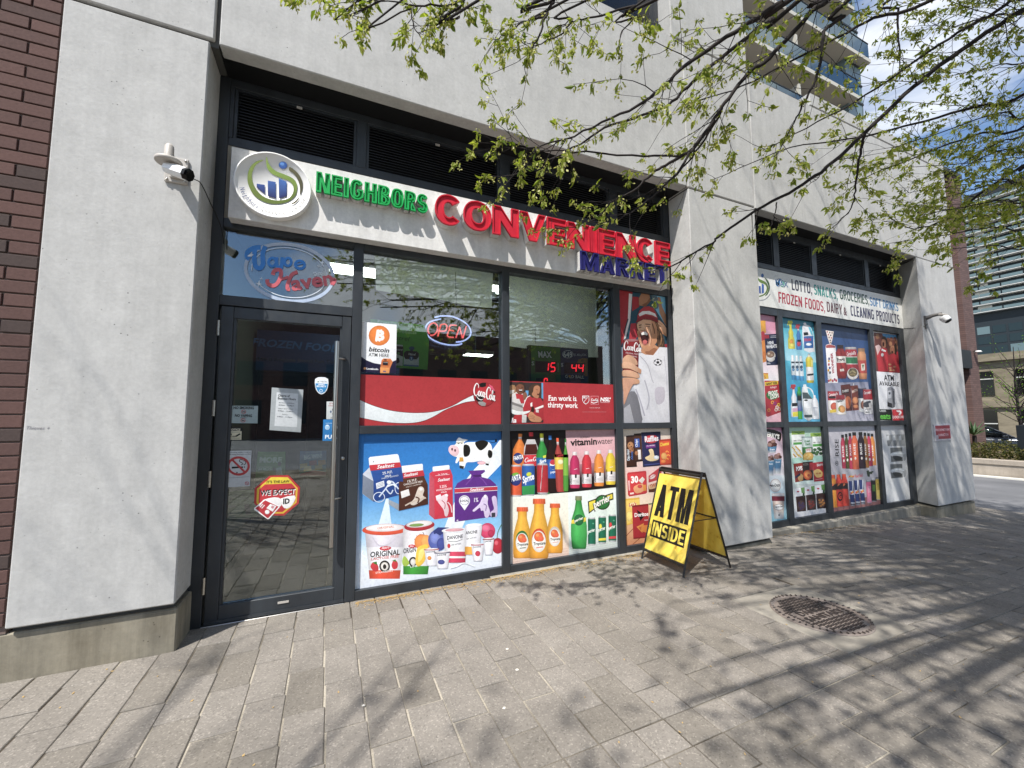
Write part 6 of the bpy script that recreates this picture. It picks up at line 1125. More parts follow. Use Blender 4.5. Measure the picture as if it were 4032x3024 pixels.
for i, (x, c) in enumerate(((80, '#e8941f'), (134, '#d8321f'), (188, '#e0371f'))):
    a.part('sports_bottle' + ('.%03d' % i if i else '')); a.body([(0, .55, '#d8542a'), (.08, .56, '#cc4420'), (.14, .7, c), (.26, .98, c), (.3, .98, '#2a2024'), (.46, .92, '#2a2024'), (.48, .95, c), (.95, 1, c), (1, .9, c)], (x - 6, 500 - 4 * i), (x + 14, 822 - 8 * i), 34, c); a.poly([(x - 12, 590), (x + 14, 572), (x - 2, 592), (x + 10, 594), (x - 14, 614)], '#e8743a')
a.part('sports_bottle.001'); a.ell(144, 714, 26, 46, '#2a1a1c'); a.text('G', (128, 738), (160, 736), 52, '#e0381f', bold=.06)
for i in range(3):
    a.part('energy_can' + ('.%03d' % i if i else '')); x = 250 + 50 * i; y0 = 556 - 6 * i; y1 = 806 - 8 * i
    a.body([(0, .9, '#b8b8be'), (.03, 1, '#28386c'), (.4, 1, '#28386c'), (.41, 1, '#c8cad2'), (.55, 1, '#d8d9e0'), (.56, 1, '#28386c'), (.86, 1, '#28386c'), (.87, 1, '#dcdde4'), (.95, 1, '#20223a'), (1, .9, '#b8b8be')], (x, y0), (x + 22, y1), 22, '#28386c'); a.poly([(x + 12, y0 + 4), (x + 24, y0 + 2), (x + 22, y0 + 110), (x + 16, y0 + 112)], '#ccced6'); a.poly([(x - 6, y0 + 118), (x + 24, y0 + 100), (x + 30, y0 + 122), (x, y0 + 138)], '#d8402c'); a.ell(x + 14, y0 + 116, 7, 9, '#e8b83c')
a.part('lettering'); a.text('Red Bull', (296, 528), (368, 518), 30, '#c8505c', bold=.03); a.poly([(226, 528), (240, 506), (262, 512), (288, 504), (276, 528), (256, 520)], '#d86a2c', smooth=2); a.ell(256, 516, 10, 10, '#e8b83c')
a.part('emblem'); a.poly([(404, 462), (424, 454), (436, 470), (470, 462), (476, 472), (460, 482), (464, 494), (440, 492), (436, 520), (416, 516)], '#2a3a2a')
for i, (x, c, c2) in enumerate(((424, '#e05a84', '#e88aa4'), (470, '#1c1c1e', '#1c1c1e'), (516, '#c8a83c', '#d8c06a'))):
    a.part('energy_can.%03d' % (3 + i)); y0 = 552 - 14 * i; y1 = 780 - 16 * i; a.body([(0, .85, '#c0c0c4' if i != 2 else '#2a2a2c'), (.06, .9, '#8a8a90'), (.1, 1, c), (.95, 1, c2), (1, .88, '#a8a8ac')], (x, y0), (x + 12, y1), 25, c)
    for k in (-9, 0, 9): a.line([(x + 6 + k, y0 + 60), (x + 8 + k, y0 + 124)], 4, ('#f4c4d2', '#6fae3a', '#6a5420')[i])
a.build()
a = Art('window_poster', YP, v4, 'pale window film with a printed grey tap fitting, last pane by the right pier', 'poster', GRP2)
back(a, 7.699, 8.462, 0.077, 1.252, '#cfcfcf', '#dcdcda'); a.part('fitting_picture'); a.poly([(596, 104), (792, 100), (796, 214), (624, 218)], '#a4a6a6'); a.poly([(606, 160), (664, 152), (630, 218), (614, 214)], '#7c7e7e'); a.poly([(668, 160), (720, 156), (700, 212), (684, 212)], '#808282')
for x in (604, 664, 724): a.poly([(x, 118), (x + 22, 112), (x + 28, 158), (x + 4, 162)], '#d2d4d4'); a.poly([(x + 22, 112), (x + 50, 108), (x + 50, 152), (x + 28, 158)], '#8d8f8f')
for y in (234, 396):
    a.poly([(638, y), (756, y - 4), (764, y + 130), (650, y + 140)], '#6d706f'); a.poly([(648, y + 54), (690, y + 40), (740, y + 36), (790, y + 48), (796, y + 76), (760, y + 90), (700, y + 92), (650, y + 80)], '#c9cccc', smooth=2); a.poly([(664, y + 80), (740, y + 84), (752, y + 116), (690, y + 122)], '#3f4242', smooth=2); a.curve([(660, y + 62), (720, y + 52), (786, y + 64)], 7, '#f0f2f2'); a.poly([(770, y + 66), (798, y + 60), (792, y + 116), (770, y + 126)], '#a9abab', smooth=2)
a.build()

# ================================================================== vape sign painted on the transom glass
vv = (600, 850, 0.3617)
a = Art('window_sign', YP + .003, vv, 'oval vape shop lettering in blue and pink on the glass above the door', 'sign')
def ovalring(rx, ry, w_, col, seg=((0, 360),)):
    for s0, s1 in seg:
        pts = [(1490 + rx * math.cos(math.radians(t)) * math.cos(.18) - ry * math.sin(math.radians(t)) * math.sin(.18), 618 + rx * math.cos(math.radians(t)) * math.sin(.18) + ry * math.sin(math.radians(t)) * math.cos(.18)) for t in np.linspace(s0, s1, 60)]; a.line(pts, w_, col)
ovalring(480, 305, 36, '#bccbe2', ((2, 176), (176, 352))); a.part('inner_ring'); ovalring(412, 266, 9, '#dfe8f4', ((8, 140), (168, 330), (338, 366)))
def star(x, y, r, col='#e6eef8'): a.poly([(x + (r if k % 2 == 0 else r * .28) * math.cos(k * PI / 4 + .2), y + (r if k % 2 == 0 else r * .28) * math.sin(k * PI / 4 + .2)) for k in range(8)], col)
a.part('star'); star(1158, 738, 40); star(1186, 684, 22); star(1852, 510, 36); star(1812, 546, 22)
def fat(pts, w_, col): a.curve(pts, w_, col, 5)
B_ = '#2f86dc'; R_ = '#d0616c'
a.part('lettering')
fat([(1060, 470), (1030, 440), (1045, 385), (1110, 350), (1180, 345)], 52, B_); fat([(1120, 350), (1110, 430), (1120, 540), (1170, 570), (1205, 520), (1200, 420), (1230, 330)], 50, B_); a.ell(1068, 430, 34, 12, '#dfe8f4', -15)
for cx, cy, rx, ry in ((1306, 504, 56, 60), (1476, 502, 52, 58), (1606, 532, 66, 58)): a.ring(cx, cy, rx, ry, 30, B_, 10)
fat([(1352, 450), (1356, 540), (1396, 566)], 36, B_); fat([(1416, 450), (1404, 560), (1380, 620)], 40, B_); fat([(1560, 536), (1660, 512)], 20, B_)
fat([(1310, 640), (1330, 596), (1390, 590), (1400, 640), (1370, 720), (1320, 760), (1260, 740), (1250, 690)], 42, R_); fat([(1380, 690), (1440, 680), (1480, 660)], 30, R_); fat([(1580, 610), (1520, 640), (1480, 720), (1470, 790), (1500, 800)], 40, R_)
a.text('aven', (1520, 812), (1975, 742), 150, R_, bold=.03, shear=.1); fat([(1960, 690), (1990, 700), (1960, 750)], 34, R_)
a.text('Shop', (1762, 658), (1862, 636), 40, '#e6eef8', bold=.02)
a.build()

# ================================================================== notices on the entrance door
YD = 0.331
vdo = (850, 1560, 0.5464); vdt = (860, 1240, 0.4203); DG = 'notices stuck on the entrance door'
a = Art('sticker', YD, vdo, 'no smoking no vaping sheet at the left edge of the door glass', 'notice', DG)
a.poly([(98, 68), (304, 70), (300, 196), (92, 194)], '#9fb0b2'); a.part('lettering'); a.text('NO SMOKING', (126, 92), (274, 94), 19, '#16181a', bold=.045); a.text('NO VAPING', (136, 148), (260, 150), 18, '#16181a', bold=.045); a.ring(200, 112, 18, 15, 4, '#a84a4c'); a.ring(196, 174, 18, 15, 4, '#a84a4c'); a.line([(188, 102), (212, 122)], 4, '#a84a4c'); a.line([(184, 164), (208, 184)], 4, '#a84a4c'); a.line([(190, 114), (212, 112)], 5, '#22262a'); a.line([(174, 156), (222, 157)], 3, '#16181a'); a.line([(186, 176), (206, 174)], 5, '#22262a')
a.build()
a = Art('sticker', YD, vdo, 'small cream and black NOTICE 24 hour surveillance sticker', 'notice', DG)
a.poly([(80, 230), (84, 225), (186, 224), (190, 230), (188, 316), (184, 319), (82, 319), (78, 314)], '#15171a'); a.part('lettering'); a.poly([(84, 252), (186, 252), (184, 314), (83, 314)], '#cfcab0'); a.text('NOTICE', (94, 248), (176, 248), 14, '#e4dfc8', bold=.035); a.text('24', (94, 282), (116, 282), 14, '#15171a', bold=.04); a.text('HOUR', (94, 296), (138, 296), 11, '#15171a', bold=.04); a.line([(92, 262), (174, 262)], 2, '#4a4a44'); a.line([(92, 304), (172, 303)], 2, '#4a4a44'); a.poly([(140, 285), (170, 268), (180, 274), (150, 292)], '#15171a'); a.ell(144, 289, 5, 5, '#15171a'); a.build()
a = Art('sticker', YD, vdo, 'white no smoking sheet with a red circle and a lit cigarette', 'notice', DG)
a.poly([(74, 394), (258, 392), (246, 648), (62, 658)], '#c2c6c9'); a.part('pictogram'); a.poly([(114, 508), (172, 506), (172, 518), (114, 522)], '#18181a'); a.line([(178, 512), (196, 511)], 11, '#18181a'); a.line([(202, 511), (208, 510)], 11, '#18181a'); a.curve([(180, 496), (196, 486), (170, 470), (176, 456), (194, 460)], 5, '#18181a'); a.curve([(200, 496), (214, 486), (212, 468), (196, 466)], 5, '#18181a'); a.ring(163, 503, 82, 70, 17, '#b23438'); a.line([(112, 452), (214, 552)], 15, '#b23438'); a.ell(152, 550, 6, 4, '#222')
a.part('lettering'); a.text('No Smoking within 9 metres', (80, 410), (252, 406), 7, '#3a3c40', bold=.02); a.text('of Building Entrance or Exit', (84, 425), (252, 420), 7, '#3a3c40', bold=.02); a.line([(76, 590), (240, 580)], 3, '#8a8c90'); a.ring(224, 628, 15, 13, 4, '#a83a48'); a.line([(214, 620), (234, 636)], 4, '#a83a48'); a.build()
a = Art('sticker', YD, vdt, 'change of business hours paper in a clear sleeve, middle of the door', 'notice', DG)
a.poly([(500, 680), (796, 700), (772, 1100), (478, 1078)], '#a3a9ab'); a.part('paper'); a.poly([(546, 724), (748, 738), (736, 1052), (524, 1040)], '#ccd0d2', smooth=0); a.part('lettering'); a.text('Change of', (558, 764), (668, 770), 20, '#34383c', bold=.03); a.text('Business Hours', (556, 790), (724, 800), 20, '#34383c', bold=.03)
for i, t in enumerate(('MONDAY - THURSDAY', '8:00am - 11:00pm', 'FRIDAY & SATURDAY', '8:00am - 12:00am', 'SUNDAY', '9:00am - 11:00pm')): 
    y = 822 + 27 * i + (0 if i % 2 else 4); w_ = 72 if i != 4 else 30; cx = 640 - 4 * i; a.text(t, (cx - w_, y), (cx + w_, y + 8), 11 if i % 2 else 8, '#44484c', bold=.02)
a.build()
a = Art('sticker', YD, vdt, 'blue and white shield security sticker on the door', 'notice', DG)
a.poly([(906, 600), (964, 582), (1028, 600), (1024, 680), (1000, 726), (962, 744), (926, 720), (908, 676)], '#e6eaee', smooth=2); a.part('picture'); a.poly([(910, 640), (1024, 646), (1018, 684), (998, 720), (962, 736), (930, 714), (912, 672)], '#1d86c2', smooth=0); a.text('SMART', (934, 658), (996, 660), 13, '#f2f6fa', bold=.04); a.text('SECURITY', (918, 675), (1010, 678), 14, '#f2f6fa', bold=.04); a.ring(961, 710, 15, 15, 4, '#f2f6fa'); a.text('TELUS', (954, 630), (1014, 632), 11, '#6a7480', bold=.02); a.poly([(920, 630), (944, 618), (940, 630)], '#5a8a5a'); a.build()
a = Art('sticker', YD, vdo, 'small white drink sticker above the blue PULL sticker', 'notice', DG)
a.poly([(798, 38), (862, 38), (862, 166), (796, 166)], '#c9cdcc'); a.part('lettering'); a.text('drink', (816, 58), (862, 58), 14, '#b06a6c', bold=.01); a.text('summer', (810, 72), (862, 74), 10, '#b06a6c', bold=.02); a.text('pull', (828, 160), (860, 160), 14, '#3a3c3e', bold=.0); a.poly([(838, 92), (850, 84), (854, 106), (840, 108)], '#22304a'); a.ell(828, 112, 7, 8, '#4a5a7a'); a.poly([(836, 128), (848, 118), (846, 134)], '#22304a'); a.build()
a = Art('sticker', YD, vdo, 'bright blue PULL sticker beside the long door handle', 'notice', DG)
a.poly([(774, 168), (862, 168), (860, 322), (768, 322)], '#1273b2'); a.part('lettering'); a.text('PULL', (786, 306), (878, 304), 26, '#e9f1f8', bold=.03); a.ell(803, 224, 17, 19, '#dfeaf4'); a.poly([(786, 220), (803, 214), (819, 222), (803, 244)], '#9cc4e2', smooth=2); a.ell(860, 224, 15, 19, '#dfeaf4'); a.text('ONTARIO MADE', (790, 200), (876, 200), 9, '#a9cbe6', bold=.01); a.line([(831, 208), (831, 246)], 1.5, '#7ab0d8'); a.build()
a = Art('sticker', YD - .001, vdo, 'red octagon IT’S THE LAW WE EXPECT ID sticker, largest on the door', 'notice', DG)
a.poly([(390, 572), (524, 570), (606, 656), (598, 772), (492, 860), (372, 860), (276, 774), (280, 662)], '#b52a2c'); a.part('picture'); a.poly([(396, 586), (518, 584), (590, 662), (582, 766), (486, 846), (378, 846), (292, 770), (296, 668)], '#ddb42c'); a.poly([(400, 596), (514, 594), (576, 662), (570, 760), (480, 834), (384, 834), (308, 766), (312, 672)], '#ba2730'); a.poly([(398, 584), (518, 584), (560, 628), (340, 636), (356, 622)], '#e3c930')
a.poly([(466, 738), (566, 714), (566, 756), (530, 804), (492, 806), (470, 770)], '#efece9', smooth=2); a.poly([(340, 748), (420, 728), (472, 742), (470, 790), (420, 800), (350, 768)], '#efece9', smooth=2); a.poly([(276, 806), (352, 742), (364, 742), (460, 790), (460, 800), (384, 884), (372, 886), (276, 818)], '#f2efed'); a.poly([(284, 808), (356, 750), (452, 796), (380, 876), (370, 878)], '#b5242e'); a.poly([(392, 776), (436, 792), (410, 832), (364, 806)], '#efece9'); a.ell(370, 834, 17, 16, '#efece9'); a.line([(318, 800), (340, 776)], 6, '#efece9'); a.line([(330, 808), (352, 784)], 6, '#efece9'); a.line([(310, 792), (330, 772)], 6, '#efece9'); a.poly([(404, 786), (424, 794), (412, 812), (396, 802)], '#c98a90')
a.part('lettering'); a.text("IT'S THE LAW", (366, 628), (530, 622), 18, '#1a1414', bold=.03); a.text('WE EXPECT', (322, 719), (574, 705), 36, '#f3eeec', bold=.03); a.text('WE EXPECT', (318, 714), (568, 700), 36, '#171212', bold=.03); a.text('ID', (484, 776), (532, 772), 36, '#171212', bold=.045)
a.build()
def inboard(label, pts, ctop, cbot, y, fn=None, name='promo_sheet'):
    a = Art(name, y, vdo, label, 'poster', 'promotion sheets behind the door glass'); P = [a.w(*p) for p in pts]; a.raw([P], None, [ctop, ctop, cbot, cbot]); a.part('lettering')
    if fn: fn(a)
    return a.build()
def f1(a):
    a.text('MORE', (314, 478), (474, 478), 38, '#dfe6d8', bold=.04); a.text('WHAT GIVES YOU', (342, 432), (446, 432), 9, '#c2d6a8', bold=0); a.text('JACKPOTS UP TO', (306, 516), (404, 516), 9, '#d0dcc0'); a.text('$60 MILLION', (306, 532), (406, 534), 13, '#e6ecdf', bold=.03); a.part('person_picture'); a.poly([(434, 520), (470, 508), (480, 566), (432, 566)], '#b8bec0'); a.ell(458, 488, 13, 16, '#33302c'); a.poly([(410, 520), (424, 510), (438, 545), (420, 545)], '#3a342e')
inboard('lime green MORE lottery sheet inside the door', [(302, 400), (502, 400), (500, 566), (284, 590)], '#4f8f22', '#35702c', .372, f1)
def f2(a):
    a.text('BIG WIN!', (636, 458), (764, 442), 30, '#d6e6ee', bold=.03); a.text('YOU COULD BE', (644, 412), (762, 406), 11, '#b8d6e0', bold=.01); a.text('ON YOUR WAY TO A', (650, 428), (750, 422), 9, '#b8d6e0', bold=.01); a.part('tickets_picture')
    for i, (x, y, c) in enumerate(((632, 500, '#b89a3a'), (700, 478, '#8a2c34'), (764, 476, '#b8862c'), (660, 520, '#c9b45a'), (740, 510, '#a8923a'))): a.poly([(x - 28, y - 12), (x + 26, y - 18), (x + 28, y + 16), (x - 26, y + 22)], c)
    a.poly([(604, 560), (700, 535), (794, 545), (794, 570), (600, 572)], '#8c1f3a')
inboard('blue and red BIG WIN lottery sheet inside the door', [(606, 396), (798, 392), (794, 568), (600, 572)], '#1f5f96', '#3a6a5a', .372, f2)
def f3(a): a.text('CASH MONEY', (96, 732), (280, 712), 20, '#1c3a1c', bold=.03, shear=.2); a.text('IN STORE', (96, 752), (236, 740), 18, '#1c3a1c', bold=.02, shear=.2); a.poly([(204, 778), (240, 776), (254, 850), (214, 856)], '#1a1a1c'); a.text('START FAST', (110, 704), (220, 694), 10, '#2c4a24'); a.poly([(92, 790), (146, 788), (146, 800), (92, 803)], '#1c3a1c')
inboard('green cash in store sheet low behind the door glass', [(82, 690), (290, 670), (300, 870), (72, 888)], '#5a7a34', '#2a5a3c', .372, f3)
a = Art('address_lettering', YD + .001, vdt, 'black street address lettering across the upper door glass', 'lettering')
a.text('446-B Adelaide Street East Toronto', (356, 424), (1196, 460), 32, '#08090a', bold=.012); a.build()

# freezer with a lettered header just inside the door
fz = thing('freezer', 'blue headed upright freezer standing inside the door', 'freezer', (0, 0, 0))
M['fz_blue'] = mat('freezer_header', '#0b2c50', 0.4); M['fz_body'] = mat('freezer_body', '#121613', 0.5)
MB().box(-.80, .75, 2.3, 3.0, 0, 1.95).build('cabinet', M['fz_body'], fz); MB().box(-.82, .78, 2.24, 3.0, 1.951, 2.42).build('header', M['fz_blue'], fz)
a = Art('lettering', 2.236, vdt, None, None); a.text('FROZEN FOOD', (310, 285), (1130, 350), 70, '#2c5c8c', bold=.03, shear=.2); q = a.build(); q.parent = fz
mb = MB(); 
for i in range(3): mb.box(-.78 + .52 * i, -.28 + .52 * i, 2.28, 2.299, .1, 1.9)
mb.build('glass_door', M['lens'], fz)

# fire department connection plate on the right pier
vfr = (3632, 1600, 0.1808)
a = Art('wall_sign', -0.012, vfr, 'red FIRE DEPARTMENT CONNECTION plate on the right concrete pier', 'sign', m='sticker', thick=0.011)
a.poly([(250, 398), (602, 372), (634, 730), (290, 758)], '#c4bfc4'); a.part('plate_face'); a.poly([(274, 424), (592, 408), (622, 700), (308, 718)], '#97122e'); a.part('lettering'); a.text('FIRE DEPARTMENT', (290, 540), (600, 526), 48, '#dfb4ba', bold=.03); a.text('CONNECTION', (346, 652), (566, 636), 50, '#dfb4ba', bold=.03); a.poly([(290, 640), (340, 630), (350, 720), (300, 722)], '#b8aab0', smooth=2)
a.build()
# scribble on the pier
vsc = (0, 1008, 0.6076)
a = Art('graffiti', -0.0012, vsc, 'faint pencil scribble reading Thieves on the left concrete pier', 'graffiti'); a.text('Thieves +', (164, 1124), (318, 1126), 22, '#8d8b90', bold=0, shear=.2); a.build()
# ================================================================== folding ATM board
M['bf'] = mat('black_painted_steel', '#17130f', 0.5)
def yellowmat():
    m = mat('yellow_sheet', '#f2cf3e', 0.45); k = NT(m); p = k.geo()
    c = k.ramp(k.noise(p, 9, 6, 0.7), [(0.30, '#c79c34'), (0.40, '#f2d659'), (0.8, '#f9e377')]); k.base(c)
    t = k.t; tr = t.nodes.new('ShaderNodeBsdfTranslucent'); k.l(c, tr.inputs[0]); ms = t.nodes.new('ShaderNodeMixShader'); ms.inputs[0].default_value = 0.24
    out = [n for n in t.nodes if n.type == 'OUTPUT_MATERIAL'][0]; k.l(k.b.outputs[0], ms.inputs[1]); k.l(tr.outputs[0], ms.inputs[2]); k.l(ms.outputs[0], out.inputs[0]); return m
M['yellow'] = yellowmat()
af = thing('folding_board', 'yellow and black ATM INSIDE folding board standing open on the pavement', 'sandwich board', (3.14, -0.12, 0))
ox, oy = 3.14, -0.12
zt = 0.868; y0, y1 = -0.385 - oy, 0.135 - oy
def aframe_leaf(xb, xt, sgn, lettering):
    """one leaf: frame of bars with a sheet between; xb foot, xt top (relative to the board)"""
    P = lambda y, z: Vector((xb + (xt - xb) * z / zt, y, z)); mb = MB()
    for y in (y0, y1): mb.tube([P(y, -0.005 if y == y0 else 0.0), P(y, zt + .012)], 0.0115, 4, True, False)
    for z in (0.085, zt - 0.015): mb.tube([P(y0, z), P(y1, z)], 0.012 if z < .5 else .016, 4, True, False)
    if not lettering: mb.tube([P(y0, .46), P(y1, .46)], 0.010, 4, True, False)
    fr = mb.build('frame', M['bf'], af)
    q = [P(y0 + .012, .10), P(y1 - .012, .10), P(y1 - .012, zt - .05), P(y0 + .012, zt - .05)]; nrm = (q[1] - q[0]).cross(q[3] - q[0]).normalized() * .0025
    sm_ = MB(); sm_.add([v + nrm for v in q] + [v - nrm for v in q], [(0, 1, 2, 3), (7, 6, 5, 4)] + [(i, i + 4, (i + 1) % 4 + 4, (i + 1) % 4) for i in range(4)]); sh = sm_.build('sheet', M['yellow'], af)
    ez = (P(0, 1) - P(0, 0)).normalized(); ey = Vector((0, -1, 0)) if sgn < 0 else Vector((0, 1, 0)); nn = Vector((-1, 0, 0)) if sgn < 0 else Vector((1, 0, 0))
    nn = (nn - ez * nn.dot(ez)).normalized(); o0 = P(y1, 0.10) if sgn < 0 else P(y0, .10); Wd = y1 - y0; Hh = (zt - .15) / ez.z
    lm = MB()
    def put(loops, lay): 
        n = len(lm.v); pts = [p for l in loops for p in l]; lm.add([o0 + ey * (p[0] * Wd) + ez * (p[1] * Hh) + nn * (.0040 + .0006 * lay) for p in pts], tess(loops))
    def word(t, x0, x1, z0, z1, st, bar, gap, lay):
        hh = (z1 - z0) * Hh / Wd
        for ch, loops in block_layout(t, (x1 - x0) / hh, st, bar, gap, 2.4): put([[(x0 + px * hh, z0 + py * hh * Wd / Hh) for px, py in l] for l in loops], lay)
    word('ATM', .09, .91, .44, .86, .150, .135, .06, 0)
    bx = lambda a, b, c, d: [(a, c), (b, c), (b, d), (a, d)]
    put([bx(.09, .91, .17, .385)], 0)
    lo = lm.build('lettering', M['black'], sh)
    lm = MB(); word('INSIDE', .125, .885, .195, .36, .19, .16, .09, 1); lm.build('lettering', M['yellow'], sh)
aframe_leaf(2.845 - ox, 3.118 - ox, -1, True); aframe_leaf(3.432 - ox, 3.160 - ox, 1, False)
MB().tube([(0.0, y0, zt + .006), (0.0, y1, zt + .006)], 0.012, 6).build('hinge_bar', M['bf'], af)
MB().tube([(-.16, y0, .46), (.16, y0, .46)], 0.004, 5).build('spreader', M['bf'], af)

# ================================================================== manhole
def ironmat():
    m = mat('cast_iron', '#7c726b', 0.55, 0.1, 0.4); k = NT(m); p = k.geo(); k.base(k.ramp(k.noise(p, 11, 5, 0.7), [(0.3, '#6a605a'), (0.7, '#8b8078')])); k.rough(k.ramp(k.noise(p, 30, 4), [(0.3, 0.35), (0.7, 0.65)])); return m
M['iron'] = ironmat(); M['iron_stud'] = mat('worn_iron_stud', '#3d3633', 0.45, 0.2)
zs = gz(3.21)
slab = MB().box(SLAB[0] + .003, SLAB[1] - .003, SLAB[2] + .003, SLAB[3] - .003, -.05, 0.0, .004).build('concrete_surround', M['slab'], pavement)
slab.location = (0, 0, 0)
for v in slab.data.vertices: v.co.z += gz(v.co.x) + .001
mh = thing('manhole_cover', 'round studded iron cover reading DANGER SANITARY set in the concrete slab', 'manhole cover', (3.205, -1.272, zs + .004)); mh.rotation_euler = (0, 0.018, 0)
MB().lathe([(0.0, 0.001), (.262, 0.001), (.266, -.002), (.272, -.002), (.274, .003), (.296, .003), (.300, -.004)], (0, 0, 0), (0, 0, 1), 64).build('disc', M['iron'], mh)
st = MB()
for i in range(-9, 10):
    for j in range(-9, 10):
        x = i * .0285; y = j * .0285
        if math.hypot(x, y) > .245: continue
        if abs(y - .003) < .080 and abs(x) < .215: continue
        if (i + j) % 2: st.box(x - .012, x + .012, y - .0065, y + .0065, 0.0005, .006)
        else: st.box(x - .0065, x + .0065, y - .012, y + .012, 0.0005, .006)
st.build('stud', M['iron_stud'], mh, kind='stuff')
rs = MB()
for k in range(48):
    a_ = 2 * PI * k / 48; rs.tube([(.277 * math.cos(a_), .277 * math.sin(a_), .006), (.293 * math.cos(a_), .293 * math.sin(a_), .006)], .006, 4, True, False)
rs.build('rim_stud', M['iron_stud'], mh, kind='stuff')
def mh_text(t, x0, x1, yb, h):
    vs_, fs_ = bfont(t, .004, 2); xa = min(v[0] for v in vs_); xb = max(v[0] for v in vs_); k_ = (x1 - x0) / (xb - xa); mb = MB()
    P = [(x0 + (v[0] - xa) * k_, yb + v[1] / .69 * h) for v in vs_]; n = len(P); mb.add([(x, y, .007) for x, y in P] + [(x, y, .001) for x, y in P], fs_)
    ed = {}
    for f in fs_:
        for i in range(len(f)):
            e_ = (f[i], f[(i + 1) % len(f)]); ed[tuple(sorted(e_))] = ed.get(tuple(sorted(e_)), 0) + 1
    mb.add([(x, y, .007) for x, y in P] + [(x, y, .001) for x, y in P], [(a_, b_, b_ + n, a_ + n) for (a_, b_), c in ed.items() if c == 1]); mb.build('lettering', M['iron_stud'], mh)
mh_text('DANGER', -.165, .160, .012, .056); mh_text('SANITARY', -.195, .200, -.062, .056)

# ================================================================== security cameras
c1 = thing('security_camera', 'white bullet camera on a round beige bracket fixed to the left pier', 'security camera', (-.962, 0, 2.985))
pl_ = MB(); pl_.box(-.060, .060, -.016, -.0005, -.085, .085, .004); pl_.build('mount_plate', M['offwhite'], c1)
for x, z in ((-.045, -.07), (.045, .07), (-.045, .07), (.045, -.07)): MB().lathe([(0, -.008), (.006, -.007), (.008, 0)], (x, -.016, z), (0, 1, 0), 10).build('bolt', M['steel'], c1)
MB().box(-.03, .03, -.030, -.0165, -.06, -.01, .003).build('junction_box', M['offwhite'], c1)
ar = MB(); ar.tube([(0, -.02, -.02), (.01, -.10, -.02), (0.02, -.19, -.032), (.028, -.23, -.05)], [.034, .032, .034, .030], 12); ar.lathe([(0, -.0), (.062, .0), (.066, -.006), (.066, -.018), (.060, -.024), (.05, -.020), (0, -.020)], (.028, -.235, -.058), (0, 0, 1), 32); ar.lathe([(0, .10), (.014, .098), (.022, .085), (.026, 0)], (.028, -.235, -.06), (0, 0, 1), 16); ar.build('bracket_arm', M['offwhite'], c1)
MB().tube([(.028, -.235, -.078), (.03, -.235, -.095), (.034, -.235, -.112)], .014, 10).build('swivel', M['offwhite'], c1)
b0, b1 = Vector((.016, -.225, -.103)), Vector((.146, -.292, -.157)); dd = (b1 - b0).normalized(); sd = dd.cross(Vector((0, 0, 1))).normalized(); up_ = sd.cross(dd)
def octa(p, r, k=.42): return [p + sd * r * a + up_ * r * b for a, b in ((-1, -k), (-k, -1), (k, -1), (1, -k), (1, k), (k, 1), (-k, 1), (-1, k))]
def hull(name, stations, m, parent):
    mb = MB(); rings = [octa(p, r) for p, r in stations]; n = 8; mb.add([q for g in rings for q in g], [(i * n + k, i * n + (k + 1) % n, (i + 1) * n + (k + 1) % n, (i + 1) * n + k) for i in range(len(rings) - 1) for k in range(n)]); mb.face(*reversed(rings[0])); mb.face(*rings[-1]); return mb.build(name, m, parent)
hull('body', [(b0, .024), (b0 + dd * .005, .030), (b0 + dd * .12, .034), (b1 - dd * .02, .034)], M['white'], c1); hull('front_window', [(b1 - dd * .0195, .0345), (b1, .0345), (b1 + dd * .008, .027)], M['lens'], c1)
MB().box(-.02, .02, -.004, 0, -.003, .003).build('label_strip', M['offwhite'], c1).location = b0 + dd * .05 + up_ * .036
cb = MB(); o = Vector((-.965, 0, 2.985)); cb.tube(smooth_open([tuple(o + Vector(p)) for p in ((.02, -.22, -.06), (.05, -.10, -.05), (.10, -.03, -.045))] + [(-.83, -.008, 2.925), (-.80, .12, 2.85), (-.775, .24, 2.78), (-.762, .290, 2.70), (-.760, .292, 2.655)], 5), .0035, 6); tag(cb.build('camera_cable', M['black']), 'thin dark cable looping from the left camera to the shopfront frame', 'cable')
c2 = thing('security_camera', 'white camera on a grey L shaped wall bracket, right concrete pier', 'security camera', (8.53, 0, 2.87))
ar = MB(); ar.box(-.03, .03, -.02, -.0005, -.10, .10, .003); ar.tube([(0, -.02, .06), (.02, -.09, .09), (.04, -.19, .10)], [.030, .026, .024], 8); ar.build('bracket_arm', mat('grey_bracket', '#5d5a58', 0.5), c2)
MB().lathe([(0, .01), (.055, .008), (.06, -.004), (.05, -.012), (0, -.012)], (.04, -.20, .075), (0.12, -.25, 1), 24).build('sun_shield', M['offwhite'], c2)
hb = MB(); hb.lathe([(0, .02), (.045, .015), (.056, -.01), (.056, -.06), (.05, -.075), (0, -.078)], (.03, -.20, .04), (-.25, .55, .8), 20); hb.build('body', M['white'], c2); MB().lathe([(.046, -.0775), (.044, -.092), (.03, -.104), (0, -.108)], (.03, -.20, .04), (-.25, .55, .8), 20).build('front_window', M['lens'], c2)
cb = MB(); cb.tube(smooth_open([(8.53, -.03, 2.84), (8.45, -.01, 2.79), (8.50, .12, 2.80), (8.585, .27, 2.83), (8.60, .295, 2.84)], 5), .004, 6); tag(cb.build('camera_cable', M['black']), 'thin cable sagging from the right camera to the sign board', 'cable')

